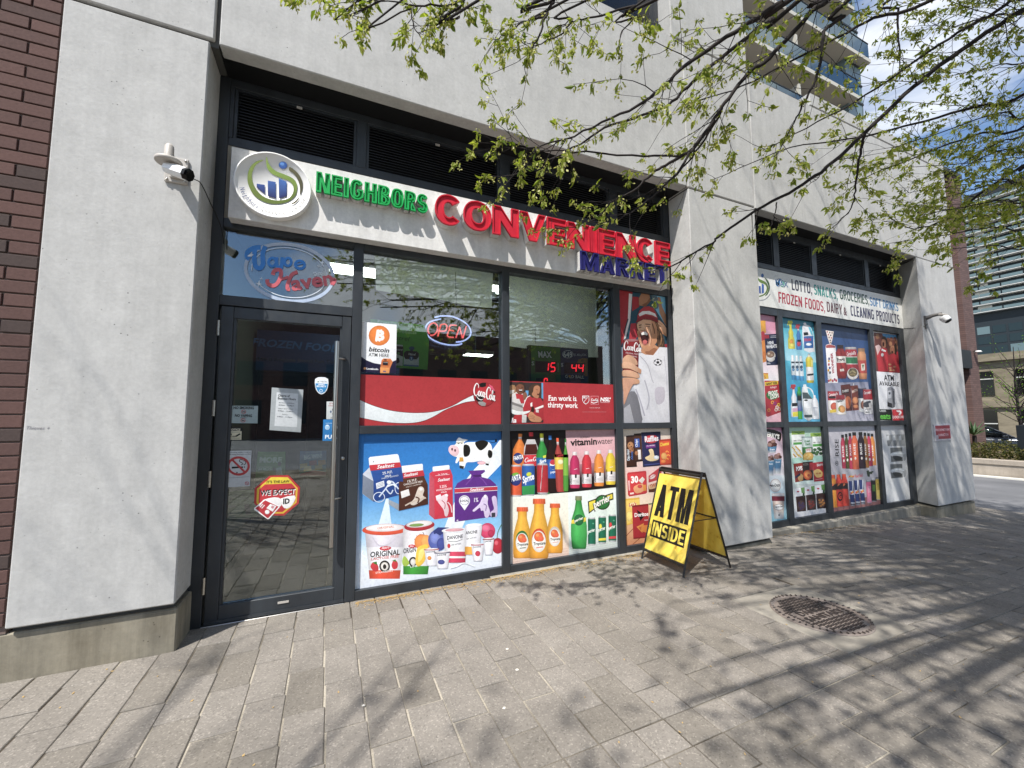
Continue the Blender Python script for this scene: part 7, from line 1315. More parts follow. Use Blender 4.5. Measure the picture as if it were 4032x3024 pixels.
# ================================================================== things hanging behind the glass
def clothmat(name, col, tr=.35):
    m = mat(name, col, 0.8); k = NT(m); t = k.t; tl = t.nodes.new('ShaderNodeBsdfTranslucent'); tl.inputs[0].default_value = (*hexlin(col), 1); ms = t.nodes.new('ShaderNodeMixShader'); ms.inputs[0].default_value = tr; out = [n for n in t.nodes if n.type == 'OUTPUT_MATERIAL'][0]; k.l(k.b.outputs[0], ms.inputs[1]); k.l(tl.outputs[0], ms.inputs[2]); k.l(ms.outputs[0], out.inputs[0]); return m
M['paper'] = clothmat('hung_paper', '#dde2d8', .45)
def sheet(name, q, y, label, cat):
    """q: four photo points tl,tr,br,bl on the plane y; gently waved"""
    P = [on_y(*p, y) for p in q]; nx, nz = 14, 6; mb = MB(); vs = []
    for j in range(nz + 1):
        for i in range(nx + 1):
            u, v = i / nx, j / nz; p = P[0].lerp(P[1], u).lerp(P[3].lerp(P[2], u), v); vs.append((p.x, p.y + .018 * math.sin(u * 9) * (.4 + v), p.z + .012 * math.sin(u * 5 + 1) * v))
    mb.add(vs, [(j * (nx + 1) + i, j * (nx + 1) + i + 1, (j + 1) * (nx + 1) + i + 1, (j + 1) * (nx + 1) + i) for j in range(nz) for i in range(nx)], True); return tag(mb.build(name, M['paper']), label, cat)
z5 = lambda u, v: (1344 + u * .6076, 1008 + v * .6076)
sheet('paper_sheet', [z5(212, -40), z5(985, 80), z5(976, 332), z5(225, 228)], .50, 'white paper sheet hung inside the top of the pane with the OPEN sign', 'paper sheet')
sheet('paper_sheet', [z5(1090, 110), z5(1650, 190), z5(1668, 655), z5(1085, 590)], .62, 'large white paper sheet hung inside behind the jackpot board', 'paper sheet')
M['tube'] = emit('lamp_tube', '#f4f6f2', 9.0)
def clamp(x0, x1, y0, y1, z, lab):
    t = thing('ceiling_lamp', lab, 'lamp', ((x0 + x1) / 2, (y0 + y1) / 2, z), 'strip lamps on the shop ceiling'); a, b, c, d = (x0 - x1) / 2, (x1 - x0) / 2, (y0 - y1) / 2, (y1 - y0) / 2
    MB().box(a, b, c, d, -.02, .06).build('housing', M['white'], t); MB().box(a + .02, b - .02, c + .02, d - .02, -.032, -.0205).build('diffuser', M['tube'], t)
p0, p1 = on_y(600 + 1920 * .3617, 850 + 540 * .3617, 1.35), on_y(600 + 2200 * .3617, 850 + 600 * .3617, 1.35)
clamp(p0.x, p1.x + 2.3, 1.25, 1.55, p0.z + .02, 'bright strip lamp seen at the right end of the vape sign pane')
p0 = on_y(*z5(800, 628), 5.0); clamp(p0.x, p0.x + .62, 4.9, 5.2, p0.z, 'small far strip lamp seen below the OPEN sign')
p0 = on_y(*z5(1600, 668), 5.0); clamp(p0.x, p0.x + .45, 4.9, 5.2, p0.z, 'small far strip lamp seen right of the jackpot board')
sb = MB().box(-.02, .02, 0, .006, -.03, .03).build('alarm_sensor', M['white']); sb.location = on_y(*z5(990, 250), .36); tag(sb, 'small white alarm sensor stuck high on the pane behind the OPEN sign', 'sensor')
# shelves of goods deeper in the shop
gcol = ['#7a2c2a', '#a0762c', '#2f5a3a', '#2f4a78', '#8a8a84', '#5a2f5a', '#9a5a2c']
def shelf_unit(x0, x1, y, lab):
    t = thing('shop_shelf', lab, 'shelf', ((x0 + x1) / 2, y, -.03), 'goods shelves inside the shop'); w = (x1 - x0) / 2; mb = MB()
    for z in (.1, .5, .9, 1.3): mb.box(-w, w, -.25, .25, z, z + .03)
    mb.box(-w, w, .0, .03, 0, 1.7); mb.build('rack', M['offwhite'], t)
    g = MB(); r_ = random.Random(int(x0 * 10)); ms = [mat('goods_colour', c, .5) for c in gcol]
    for z in (.13, .53, .93, 1.33):
        x = -w + .02
        while x < w - .1:
            ww = r_.uniform(.07, .14); g.mi = r_.randrange(len(ms)); g.box(x, x + ww - .01, -.24, -.05, z, z + r_.uniform(.16, .28)); x += ww
    g.build('goods', ms, t, kind='stuff')
shelf_unit(1.0, 2.2, 3.6, 'goods shelf behind the pane with the OPEN sign'); shelf_unit(2.4, 3.7, 3.2, 'goods shelf behind the jackpot board pane')
# ================================================================== litter on the pavement
r3 = random.Random(21)
M['seed'] = mat('dry_seed_husk', '#a98d5c', 0.8); M['gum'] = mat('chewing_gum', '#cfcabf', 0.7)
mb = MB()
for i in range(2600):
    x = r3.uniform(.2, 3.5) if i < 2200 else r3.uniform(4.7, 6.6); y = .29 - abs(r3.gauss(0, .055)) * (1.0 if x < 2 else 1.4); y = min(y, .26 if x < 4 else .21) 
    if r3.random() > .35 + .65 * abs(math.sin(x * 2.3 + 1)) : continue
    a_ = r3.uniform(0, PI); l, w = r3.uniform(.004, .011), r3.uniform(.0015, .004); c, s = math.cos(a_), math.sin(a_); z = gz(x) + r3.uniform(.001, .006); t = r3.uniform(-.003, .003)
    mb.face((x - l * c - w * s, y - l * s + w * c, z), (x - l * c + w * s, y - l * s - w * c, z), (x + l * c + w * s, y + l * s - w * c, z + t), (x + l * c - w * s, y + l * s + w * c, z + t))
tag(mb.build('seed_litter', M['seed']), 'dry tan seed husks blown along the foot of the windows', 'litter', kind='stuff')
mb = MB()
for i in range(240):
    x, y = r3.uniform(-1.5, 9), r3.uniform(-2.6, .2); z = gz(x) + .003; l, w, a_ = r3.uniform(.004, .010), r3.uniform(.003, .006), r3.uniform(0, PI); c, s = math.cos(a_), math.sin(a_)
    mb.face((x - l * c, y - l * s, z), (x + w * s, y - w * c, z), (x + l * c, y + l * s, z + .003), (x - w * s, y + w * c, z))
tag(mb.build('fallen_petals', M['seed']), 'pale fallen bud scales scattered over the paving', 'litter', kind='stuff')
for u, v, zz, lab in ((1140, 1022, 0, 'pale gum spot near the middle of the paving'), (1055, 1270, 0, 'largest pale gum spot on the paving near the bottom edge'), (1075, 888, 0, 'pale gum spot nearest the poster of milk'), (145, 1253, 0, 'pale gum spot farthest left on the paving')):
    d = ray(1344 + u * .6076, 2016 + v * .6076); p = EYE + d * ((0.001 - EYE.z) / d.z); mb = MB(); n = 12; r_ = r3.uniform(.009, .013)
    ring = [(p.x + r_ * r3.uniform(.8, 1.2) * math.cos(2 * PI * k / n), p.y + r_ * .8 * r3.uniform(.8, 1.2) * math.sin(2 * PI * k / n), .0015) for k in range(n)]; top = [(p.x + (q[0] - p.x) * .6, p.y + (q[1] - p.y) * .6, .004) for q in ring]
    mb.add(ring + top, [tuple(range(n, 2 * n))] + [(i, (i + 1) % n, (i + 1) % n + n, i + n) for i in range(n)]); tag(mb.build('gum_spot', M['gum']), lab, 'gum spot', 'gum spots on the paving')
# ================================================================== trees
def leafmat(name, c0, c1, tr=.45):
    m = mat(name, c0, 0.55, 0, 0.3); k = NT(m); a = k.n('ShaderNodeAttribute'); a.attribute_name = 'tint'; c = k.ramp(a.outputs['Fac'], [(0, c0), (1, c1)]); k.base(c); t = k.t
    tl = t.nodes.new('ShaderNodeBsdfTranslucent'); k.l(k.mix(c, (1.15, 1.25, .55), 1.0, 'MULTIPLY'), tl.inputs[0]); ms = t.nodes.new('ShaderNodeMixShader'); ms.inputs[0].default_value = tr; out = [n for n in t.nodes if n.type == 'OUTPUT_MATERIAL'][0]
    k.l(k.b.outputs[0], ms.inputs[1]); k.l(tl.outputs[0], ms.inputs[2]); k.l(ms.outputs[0], out.inputs[0]); return m
M['leaf'] = leafmat('spring_leaf', '#66792a', '#b0b656'); M['bract'] = leafmat('pale_seed', '#a3a35e', '#c9c388', .3)
def barkmat():
    m = mat('dark_bark', '#2e2623', 0.9); k = NT(m); k.base(k.ramp(k.noise(k.geo(), 30, 4), [(0.3, '#171210'), (0.8, '#2f2726')])); return m
M['bark'] = barkmat()
class Leaves:
    def __init__(s): s.v = []; s.f = []; s.t = []
    def leaf(s, p, d, ln, wd_, r, tint):
        """folded pointed leaf hanging from p along d"""
        side = d.cross(Vector((r.uniform(-1, 1), r.uniform(-1, 1), r.uniform(-.4, 1)))); side = side.normalized() if side.length > 1e-4 else Vector((1, 0, 0)); up = side.cross(d).normalized()
        b = len(s.v); m1 = p + d * ln * .38; m2 = p + d * ln * .72 - up * ln * .05; tip = p + d * ln - up * ln * .16; f = up * wd_ * .35
        s.v += [p, m1 + side * wd_ * .5 + f, m1, m1 - side * wd_ * .5 + f, m2 + side * wd_ * .36 + f * .7, m2, m2 - side * wd_ * .36 + f * .7, tip]
        s.f += [(b, b + 1, b + 2), (b, b + 2, b + 3), (b + 1, b + 4, b + 5, b + 2), (b + 2, b + 5, b + 6, b + 3), (b + 4, b + 7, b + 5), (b + 5, b + 7, b + 6)]; s.t += [tint] * 8
    def blob(s, p, d, ln, wd_, r, tint):
        side = d.cross(Vector((r.uniform(-1, 1), r.uniform(-1, 1), r.uniform(-1, 1)))); side = side.normalized() if side.length > 1e-4 else Vector((1, 0, 0)); b = len(s.v); m_ = p + d * ln * .55
        s.v += [p, m_ + side * wd_ * .5, p + d * ln, m_ - side * wd_ * .5]; s.f += [(b, b + 1, b + 2, b + 3)]; s.t += [tint] * 4
    def build(s, name, m, parent, kind=None):
        me = bpy.data.meshes.new(name); me.from_pydata([tuple(v) for v in s.v], [], s.f); me.materials.append(m); at = me.attributes.new('tint', 'FLOAT', 'POINT'); at.data.foreach_set('value', s.t); me.update()
        o = bpy.data.objects.new(name, me); link(o, parent)
        if kind: o['kind'] = kind
        return o
def cluster(LV, BR, p, axis, r, size=1.0, nl=(2, 4), nb=(4, 10)):
    for k in range(r.randint(*nl)):
        d = (axis * .5 + Vector((r.uniform(-1, 1), r.uniform(-1, 1), r.uniform(-1.7, .15)))).normalized(); ln = r.uniform(.024, .052) * size
        LV.leaf(p + Vector((r.uniform(-1, 1), r.uniform(-1, 1), r.uniform(-.6, .4))) * .012 * size, d, ln, ln * r.uniform(.30, .44), r, r.random())
    for k in range(r.randint(*nb)):
        q = p + Vector((r.uniform(-1, 1), r.uniform(-1, 1), r.uniform(-1.5, .5))) * .022 * size; d = Vector((r.uniform(-.6, .6), r.uniform(-.6, .6), r.uniform(-1, .1))).normalized(); BR.blob(q, d, r.uniform(.012, .020) * size, r.uniform(.008, .013) * size, r, r.random())
def twig(mb, LV, BR, p, d, ln, rad, r, depth=0, size=1.0, step=.05, dens=1.0, keep=None):
    pts = [p]; q = p.copy(); d = d.normalized(); n = max(3, int(ln / step))
    for i in range(n):
        d = (d + Vector((r.uniform(-1, 1), r.uniform(-1, 1), r.uniform(-1, 1))) * .16 + Vector((0, 0, .05 if i < n * .5 else -.02))).normalized(); q = q + d * (ln / n); pts.append(q.copy())
        if r.random() < .42 * dens and i > 0 and (keep is None or keep(q)): cluster(LV, BR, q, d, r, size * r.uniform(.7, 1.15))
        if depth < 1 and r.random() < .22:
            sd_ = d.cross(Vector((r.uniform(-1, 1), r.uniform(-1, 1), r.uniform(-1, 1)))).normalized(); twig(mb, LV, BR, q, (d + sd_ * r.uniform(.6, 1.3)), ln * r.uniform(.3, .55), rad * .6, r, depth + 1, size, step, dens, keep)
    mb.tube(pts, [max(.0012, rad * (1 - .75 * i / n)) for i in range(n + 1)], 5, False)
    if keep is None or keep(q): cluster(LV, BR, q, d, r, size * 1.1, (3, 5))

rt = random.Random(5)
tree = thing('street_tree', 'young leafing street tree reaching its dark branches over the shopfronts', 'tree', (5.6, -4.1, gz(5.6)))
TO = Vector((5.6, -4.1, gz(5.6)))
tk = MB(); FORK = Vector((5.5, -4.0, 3.0))
tk.tube([tuple(Vector(p) - TO) for p in smooth_open([(5.6, -4.1, -.3), (5.6, -4.08, 1.0), (5.56, -4.05, 2.0), tuple(FORK), (5.5, -3.95, 5), (5.45, -3.9, 7.5), (5.4, -3.9, 9.6)], 3)], [.17, .155, .15, .145, .14, .135, .13, .12, .11, .10, .095, .085, .08, .07, .06, .05, .045, .04, .03][:19], 10); tk.build('trunk', M['bark'], tree)
LV, BR = Leaves(), Leaves()
# limbs seen in the photo: (px, py, metres from the camera along its axis, radius)
def zz(ox, oy, s, *pts): return [(ox + p[0] * s, oy + p[1] * s) + tuple(p[2:]) for p in pts]
z3 = lambda *p: zz(2688, 0, .6076, *p); z2 = lambda *p: zz(1344, 0, .6076, *p); z4 = lambda *p: zz(2100, 600, .3617, *p)
limbs = []
def limb(p, r0, r1, tw, size=1.0, root=True, tl=(.18, .5), dens=1.0): limbs.append((p, r0, r1, tw, size, root, tl, dens))
limb(z3((2330, 10, 2.75), (2212, 60, 2.7), (1800, 330, 2.65), (1500, 560, 2.6), (1180, 860, 2.55), (940, 1080, 2.5), (740, 1220, 2.5), (470, 1370, 2.5), (230, 1540, 2.5)) + z4((1940, 990, 2.5), (1480, 1240, 2.5), (1080, 1270, 2.5)), .017, .003, 30)
limb(z3((1010, -60, 2.35), (950, 0, 2.35), (820, 90, 2.33), (560, 380, 2.3), (430, 470, 2.3), (270, 670, 2.3), (200, 790, 2.3), (60, 970, 2.3)) + z4((1600, 180, 2.3), (1450, 340, 2.3), (1290, 480, 2.3), (1000, 690, 2.3), (740, 780, 2.3)), .015, .0028, 26)
limb(z3((760, -60, 2.1), (650, 10, 2.1), (350, 200, 2.1), (0, 440, 2.1)) + z2((2020, 620, 2.1), (1750, 770, 2.1), (1450, 900, 2.1), (1180, 970, 2.1)), .014, .0028, 34, dens=1.1)
limb(z3((760, 0, 2.5), (600, 110, 2.5), (300, 330, 2.5), (30, 560, 2.5)) + z2((2100, 690, 2.5), (1700, 830, 2.45), (1500, 960, 2.4), (1240, 970, 2.4), (1120, 940, 2.4)), .014, .002, 26)
limb(z2((1385, -40, 1.9), (1385, 0, 1.9), (1320, 110, 1.9), (1270, 260, 1.9), (1215, 340, 1.9), (1190, 480, 1.9)), .008, .0016, 12, .9, True, (.12, .3))
limb(z2((1520, -30, 2.0), (1340, 90, 2.0), (1180, 140, 2.0), (1090, 210, 2.0), (975, 262, 2.0)), .006, .0015, 9, .9, True, (.1, .22))
limb(z2((960, -30, 1.8), (800, 10, 1.8), (530, 40, 1.8), (300, 8, 1.8), (80, 20, 1.8)), .006, .0015, 18, .95, True, (.08, .2), 1.3)
limb(z2((330, -30, 1.8), (120, -14, 1.8), (-140, -22, 1.8), (-350, -6, 1.8)), .004, .0013, 12, .9, True, (.05, .12), 1.3); limb(z2((440, -30, 1.8), (450, 60, 1.8), (490, 200, 1.8), (560, 290, 1.8)), .004, .0013, 8, .95, True, (.06, .14), 1.3); limb(z2((790, -20, 1.85), (775, 100, 1.85), (690, 130, 1.85), (600, 135, 1.85)), .004, .0013, 7, .95, True, (.06, .16), 1.3)
limb(z2((2090, -30, 2.2), (1900, 30, 2.2), (1640, 110, 2.2), (1480, 140, 2.2), (1380, 190, 2.2)), .008, .0016, 14, 1, True, (.12, .3)); limb(z2((1640, -20, 2.2), (1500, 130, 2.2), (1430, 220, 2.2), (1260, 290, 2.2), (1090, 330, 2.2)), .006, .0015, 12, .95, True, (.1, .22))
limb(z2((1990, -20, 2.3), (1900, 120, 2.3), (1810, 220, 2.3), (1815, 360, 2.3)), .006, .0015, 6, 1, True, (.1, .25))
limb(z4((1725, -10, 2.3), (1480, 110, 2.4), (1290, 240, 2.45), (1080, 420, 2.45), (900, 510, 2.45), (600, 770, 2.45), (250, 830, 2.45)), .010, .0018, 14, 1, False, (.1, .28))
limb(z3((205, 785, 2.3), (120, 900, 2.42), (0, 1000, 2.55)) + z2((1960, 1010, 2.65), (1500, 990, 2.6), (1250, 1080, 2.6), (1080, 1140, 2.6), (920, 1150, 2.6)), .010, .0018, 14, .95, False, (.08, .2))
limb(z3((262, 690, 2.3), (150, 900, 2.42), (0, 1090, 2.55)) + z2((2100, 1180, 2.6), (1880, 1290, 2.6), (1560, 1310, 2.6)), .007, .0016, 9, 1, False, (.08, .22))
limb(z3((2300, 1010, 3.4), (2212, 1070, 3.4), (1960, 1230, 3.4), (1750, 1400, 3.4), (1500, 1480, 3.4), (1300, 1390, 3.4)), .014, .002, 26, 1.2, True, (.2, .5), 1.2)
limb(z3((1390, -30, 3.0), (1395, 60, 3.0), (1400, 300, 3.0), (1410, 480, 3.0)), .010, .003, 8, 1.1, True, (.2, .45))
limb(z3((1180, 870, 2.55), (1150, 1000, 2.6), (1120, 1200, 2.65), (1090, 1350, 2.7), (950, 1500, 2.7)), .009, .002, 7, 1, False, (.14, .3)); limb(z3((610, 1310, 2.5), (600, 1400, 2.5), (560, 1480, 2.5)), .004, .0015, 3, 1, False, (.1, .2))
limb(z3((1150, -60, 2.25), (1040, 110, 2.25), (920, 200, 2.25), (880, 450, 2.25), (780, 680, 2.25), (700, 830, 2.25), (600, 1030, 2.25)), .012, .002, 14, 1, True, (.14, .35))
limb(z3((1700, -40, 2.4), (1240, 120, 2.4), (1000, 250, 2.4), (560, 470, 2.4), (330, 580, 2.4), (0, 680, 2.4)), .010, .002, 22, 1, True, (.12, .32)); limb(z3((2230, -100, 2.9), (1900, 140, 2.85), (1600, 330, 2.8), (1180, 620, 2.75), (800, 830, 2.7), (520, 980, 2.7)), .012, .002, 24, 1.05, True, (.15, .4))
limb(z3((2300, 560, 3.1), (1900, 690, 3.1), (1500, 800, 3.1), (1100, 900, 3.0), (700, 960, 3.0), (200, 1160, 3.0)), .012, .002, 24, 1.1, True, (.15, .4)); limb(z3((2300, 760, 3.6), (1950, 860, 3.6), (1600, 980, 3.6), (1300, 1100, 3.6), (1050, 1200, 3.5)), .011, .002, 22, 1.2, True, (.2, .5), 1.2)
for k in range(13):
    y0_ = rt.uniform(-150, 1250); t = rt.uniform(3.0, 5.2); x1_ = rt.uniform(1250, 1750); limb(z3((2380, y0_, t), (2050, y0_ + rt.uniform(40, 160), t), (x1_, y0_ + rt.uniform(120, 330), t)), .008, .002, 17, 1.05, True, (.25, .6), 1.25)
for k in range(4):
    y0_ = rt.uniform(1150, 1700); t = rt.uniform(3.4, 4.6); limb(z3((2380, y0_ - 60, t), (2000, y0_ + rt.uniform(0, 60), t), (rt.uniform(1250, 1650), y0_ + rt.uniform(20, 120), t)), .009, .002, 14, 1.25, True, (.2, .5), 1.1)
bm_ = MB()
for p, r0, r1, tw, size, root, tl, dens in limbs:
    P = [at_depth(q[0], q[1], q[2]) for q in p]
    if root: 
        a0 = P[0]; up0 = FORK + Vector((0, 0, rt.uniform(.6, 3.2))); mid = a0.lerp(up0, .45) + (a0 - P[1]).normalized() * .35 + Vector((0, -.1, .25)); P = [up0, mid] + P; off = 2
    else: off = 0
    Q = [Vector(q) for q in smooth_open([tuple(q) for q in P], 5)]; n = len(Q)
    Q = [q + Vector((rt.uniform(-1, 1), rt.uniform(-1, 1), rt.uniform(-1, 1))) * .006 for q in Q]
    rr = [r0 + (r1 - r0) * max(0, (i - off * 5)) / max(1, n - 1 - off * 5) if i >= off * 5 else r0 * (1 + .5 * (off * 5 - i) / (off * 5)) for i in range(n)]
    bm_.tube([q - TO for q in Q], rr, 7, True)
    L0 = off * 5
    for k in range(int(tw * .85)):
        i = rt.randint(L0, n - 2); q = Q[i].lerp(Q[i + 1], rt.random()); d = (Q[i + 1] - Q[i]).normalized(); sd_ = d.cross(Vector((rt.uniform(-1, 1), rt.uniform(-1, 1), rt.uniform(-1, 1)))).normalized()
        fr = (i - L0) / max(1, n - L0); twig(bm_, LV, BR, q - TO, d * rt.uniform(.5, 1.1) + sd_ * rt.uniform(.3, 1) + Vector((0, 0, -.12)), rt.uniform(*tl) * (1.15 - .5 * fr), max(.0016, r1 * 1.0), rt, 0, size, .07, dens * .9)
    for i in range(L0, n - 1):
        if rt.random() < .22 * (i / n): cluster(LV, BR, Q[i] - TO, (Q[i + 1] - Q[i]).normalized(), rt, size)
    cluster(LV, BR, Q[-1] - TO, (Q[-1] - Q[-2]).normalized(), rt, size * 1.1, (3, 5))
# the rest of the crown, out of the picture: it throws the dappled shade and shows in the panes
def shade_ok(p):
    p = p + TO if False else p
    t = -p.y / SUN_TRAVEL.y; w = p + SUN_TRAVEL * t
    if w.z > 0:      # would fall on the facade
        if w.x < .5: return False
        if w.x < 3.3: return w.z < .7 and rt.random() < .35
        if w.x < 4.75: return w.z < 2.3
        if w.x < 7.6: return w.z < 1.6 and rt.random() < .6
        return w.z < 3.9
    t = -p.z / SUN_TRAVEL.z; g = p + SUN_TRAVEL * t
    if g.x < .9 and g.y > -1.3: return g.x > .2 and g.y < -.7 and rt.random() < .25
    if g.x < 1.8: return rt.random() < .5
    return True
def crown(tree_o, TO_, centre, rad, n, fork, mb, LVx, BRx, size, seed, filt=True, tl=(.5, 1.1), br=(.012, .026)):
    r = random.Random(seed)
    for k in range(n):
        while True:
            v = Vector((r.uniform(-1, 1), r.uniform(-1, 1), r.uniform(-1, 1)))
            if .25 < v.length < 1: break
        e_ = Vector(centre) + Vector((v.x * rad[0], v.y * rad[1], v.z * rad[2]))
        if in_frame(e_, 250) and e_.y > -3.0: continue
        s0 = Vector(fork) + Vector((0, 0, max(0, (e_.z - fork[2]) * .45))); mid = s0.lerp(e_, .5) + Vector((0, 0, .3)); pts = [Vector(q) for q in smooth_open([tuple(s0), tuple(mid), tuple(e_)], 4)]
        if any(in_frame(q, 60) and q.y > -3.0 for q in pts): continue
        r_ = r.uniform(*br); mb.tube([q - TO_ for q in pts], [r_ * (1.3 - .9 * i / (len(pts) - 1)) for i in range(len(pts))], 5, False)
        kp = (lambda q: shade_ok(q + TO_) and not (in_frame(q + TO_, 40) and (q + TO_).y > -3.1)) if filt else None
        for j in range(5):
            q = pts[r.randint(3, len(pts) - 1)]; d = (q - s0).normalized() + Vector((r.uniform(-1, 1), r.uniform(-1, 1), r.uniform(-.8, .6)))
            twig(mb, LVx, BRx, q - TO_, d, r.uniform(*tl), .006, r, 0, size, .10, .9, kp)
crown(tree, TO, (3.5, -4.2, 7.0), (4.8, 2.8, 4.4), 340, FORK, bm_, LV, BR, 1.7, 11); crown(tree, TO, (1.2, -4.0, 4.9), (2.2, 1.0, 1.3), 46, (5.4, -4.0, 3.4), bm_, LV, BR, 1.25, 14, True, (.4, .9), (.014, .04))
bm_.build('branches', M['bark'], tree); LV.build('leaves', M['leaf'], tree, 'stuff'); BR.build('seeds', M['bract'], tree, 'stuff')
# a second street tree, behind the left shoulder of the photographer: only its shade and its reflection show
t2 = thing('street_tree', 'street tree at the kerb, mirrored in the panes and shading the left paving', 'tree', (-4.2, -5.6, 0)); T2 = Vector((-4.2, -5.6, 0))
tk = MB(); tk.tube([(0, 0, -.3), (0, 0, 1.5), (.05, .05, 3), (.1, .1, 5.5), (.15, .1, 7.5)], [.14, .12, .10, .07, .03], 9); tk.build('trunk', M['bark'], t2)
b2, L2, S2 = MB(), Leaves(), Leaves(); crown(t2, T2, (-3.7, -4.2, 5.8), (1.8, 1.9, 2.0), 26, (-4.15, -5.55, 2.8), b2, L2, S2, 1.7, 12, True); b2.build('branches', M['bark'], t2); L2.build('leaves', M['leaf'], t2, 'stuff'); S2.build('seeds', M['bract'], t2, 'stuff')
# ================================================================== the tall slab of flats set back above the shops
M['slabc'] = mat('balcony_slab_edge', '#b5b1a6', 0.8); M['soff'] = mat('balcony_soffit', '#b9b2a6', 0.85); M['towerwall'] = mat('tower_glass_wall', '#39474c', 0.15); M['towerwall2'] = mat('corner_glazing', '#6b7d80', 0.2, 0, .5); M['dk'] = mat('dark_rail', '#1d2022', 0.5)
tw = thing('apartment_tower', 'apartment tower with grey balcony slabs and blue green glass rails rising above the shop roof', 'building', (0, 9.2, 0))
def tb(name, x0, x1, y0, y1, z0, z1, m, parent=tw): return boxo(name, x0, x1, y0 - 9.2, y1 - 9.2, z0, z1, M[m], parent)
tb('glass_wall', 17.2, 27.6, 11.6, 24, 5.6, 44, 'towerwall'); tb('concrete_wall', 14.0, 17.2, 9.6, 24, 5.6, 44, 'concrete')
for i in range(8):
    z = 20.1 + 2.9 * (i - 1) if True else 0; xr = 28.2 + (1.4 if i % 3 == 2 else 0)
    sb_ = MB(); sb_.box(17.2, xr, 0.0, 2.39, z, z + .22); sl_ = sb_.build('balcony_slab', [M['soff']], tw); tb('slab_edge', 17.19, xr + .01, 9.17, 9.199, z + .005, z + .225, 'slabc')
    n = 7; w = (xr - 17.3) / n
    for k in range(n): MB().box(17.3 + w * k + .02, 17.3 + w * (k + 1) - .02, .04, .06, z + .30, z + 1.28).build('balcony_pane', M['balcony_glass'], sl_)
    MB().box(17.2, xr, .02, .08, z + 1.281, z + 1.33).build('rail', M['dk'], sl_)
    for k in range(3): MB().box(18.4 + 3.2 * k, 19.6 + 3.2 * k, 2.35, 2.389, z + .25, z + 2.5).build('balcony_door', M['lens'], sl_)
    MB().box(22.6, 22.75, .2, 2.38, z + .22, z + 2.2).build('divider', M['slabc'], sl_)
tb('corner_glass', 27.7, 29.3, 9.6, 20, 5.6, 44, 'towerwall2')
for i in range(26): tb('transom_band', 27.69, 29.31, 9.56, 9.599, 12 + 1.2 * i, 12.12 + 1.2 * i, 'dk')
# low dark railing on the shop roof, brick volume behind the concrete frame
rl = thing('roof_railing', 'low dark railing on the shop roof under the balconies', 'railing', (0, .35, 5.6)); mb = MB()
mb.box(4.7, 5.9, 0, .03, .10, .16); mb.box(4.7, 5.9, 0, .03, -.02, .0)
for k in range(12): mb.box(4.75 + .1 * k, 4.765 + .1 * k, .005, .025, 0, .10)
mb.build('bars', M['dk'], rl)
M['brick2'] = brickmat('purple_brown_brick', '#5e4a48', '#6a5450', '#4a3b3a')
def wallbrick():
    m = mat('far_brick', '#67504b', 0.9); k = NT(m); p = k.geo((1, 1, 1)); b = k.n('ShaderNodeTexBrick'); mp_ = k.n('ShaderNodeMapping'); mp_.inputs['Rotation'].default_value = (PI / 2, 0, 0); k.l(p, mp_.inputs[0]); k.l(mp_.outputs[0], b.inputs[0])
    b.inputs['Color1'].default_value = (*hexlin('#6d544e'), 1); b.inputs['Color2'].default_value = (*hexlin('#5a4541'), 1); b.inputs['Mortar'].default_value = (*hexlin('#4c3b38'), 1); b.inputs['Scale'].default_value = 1.0; b.inputs['Brick Width'].default_value = .24; b.inputs['Row Height'].default_value = .08; b.inputs['Mortar Size'].default_value = .008; k.base(b.outputs[0]); return m
M['farbrick'] = wallbrick()
bk = thing('brick_building', 'narrow brown brick building end just past the right concrete pier', 'building', (23.3, 4.0, 0))
def bb(name, x0, x1, y0, y1, z0, z1, m, parent=bk): return boxo(name, x0 - 23.3, x1 - 23.3, y0 - 4, y1 - 4, z0, z1, M[m], parent)
bb('brick_wall', 22.45, 23.3, 4.0, 12, -1.2, 11.1, 'farbrick'); bb('brick_wall', 17.5, 22.44, 4.35, 12, -1.2, 11.1, 'farbrick'); bb('coping', 17.4, 23.35, 3.95, 12.05, 11.101, 11.25, 'brick2' if False else 'dk')
for i in range(4):
    z = 1.6 + 2.5 * i; wbx = bb('window', 21.3, 22.3, 4.30, 4.349, z, z + 1.5, 'lens'); bb('window_sill', 21.25, 22.35, 4.24, 4.299, z - .12, z - .001, 'slabc')
bb('awning', 21.6, 22.44, 3.9, 4.34, 3.2, 3.9, 'dk')
wl = thing('wall_lamp', 'small white lamp on the brick building', 'lamp', (23.0, 3.98, 3.9)); MB().lathe([(0, .04), (.07, .03), (.11, -.03), (0, -.04)], (0, -.1, 0), (0, 0, 1), 12).build('shade', M['white'], wl); MB().box(-.02, .02, -.1, .015, .02, .05).build('arm', M['dk'], wl)
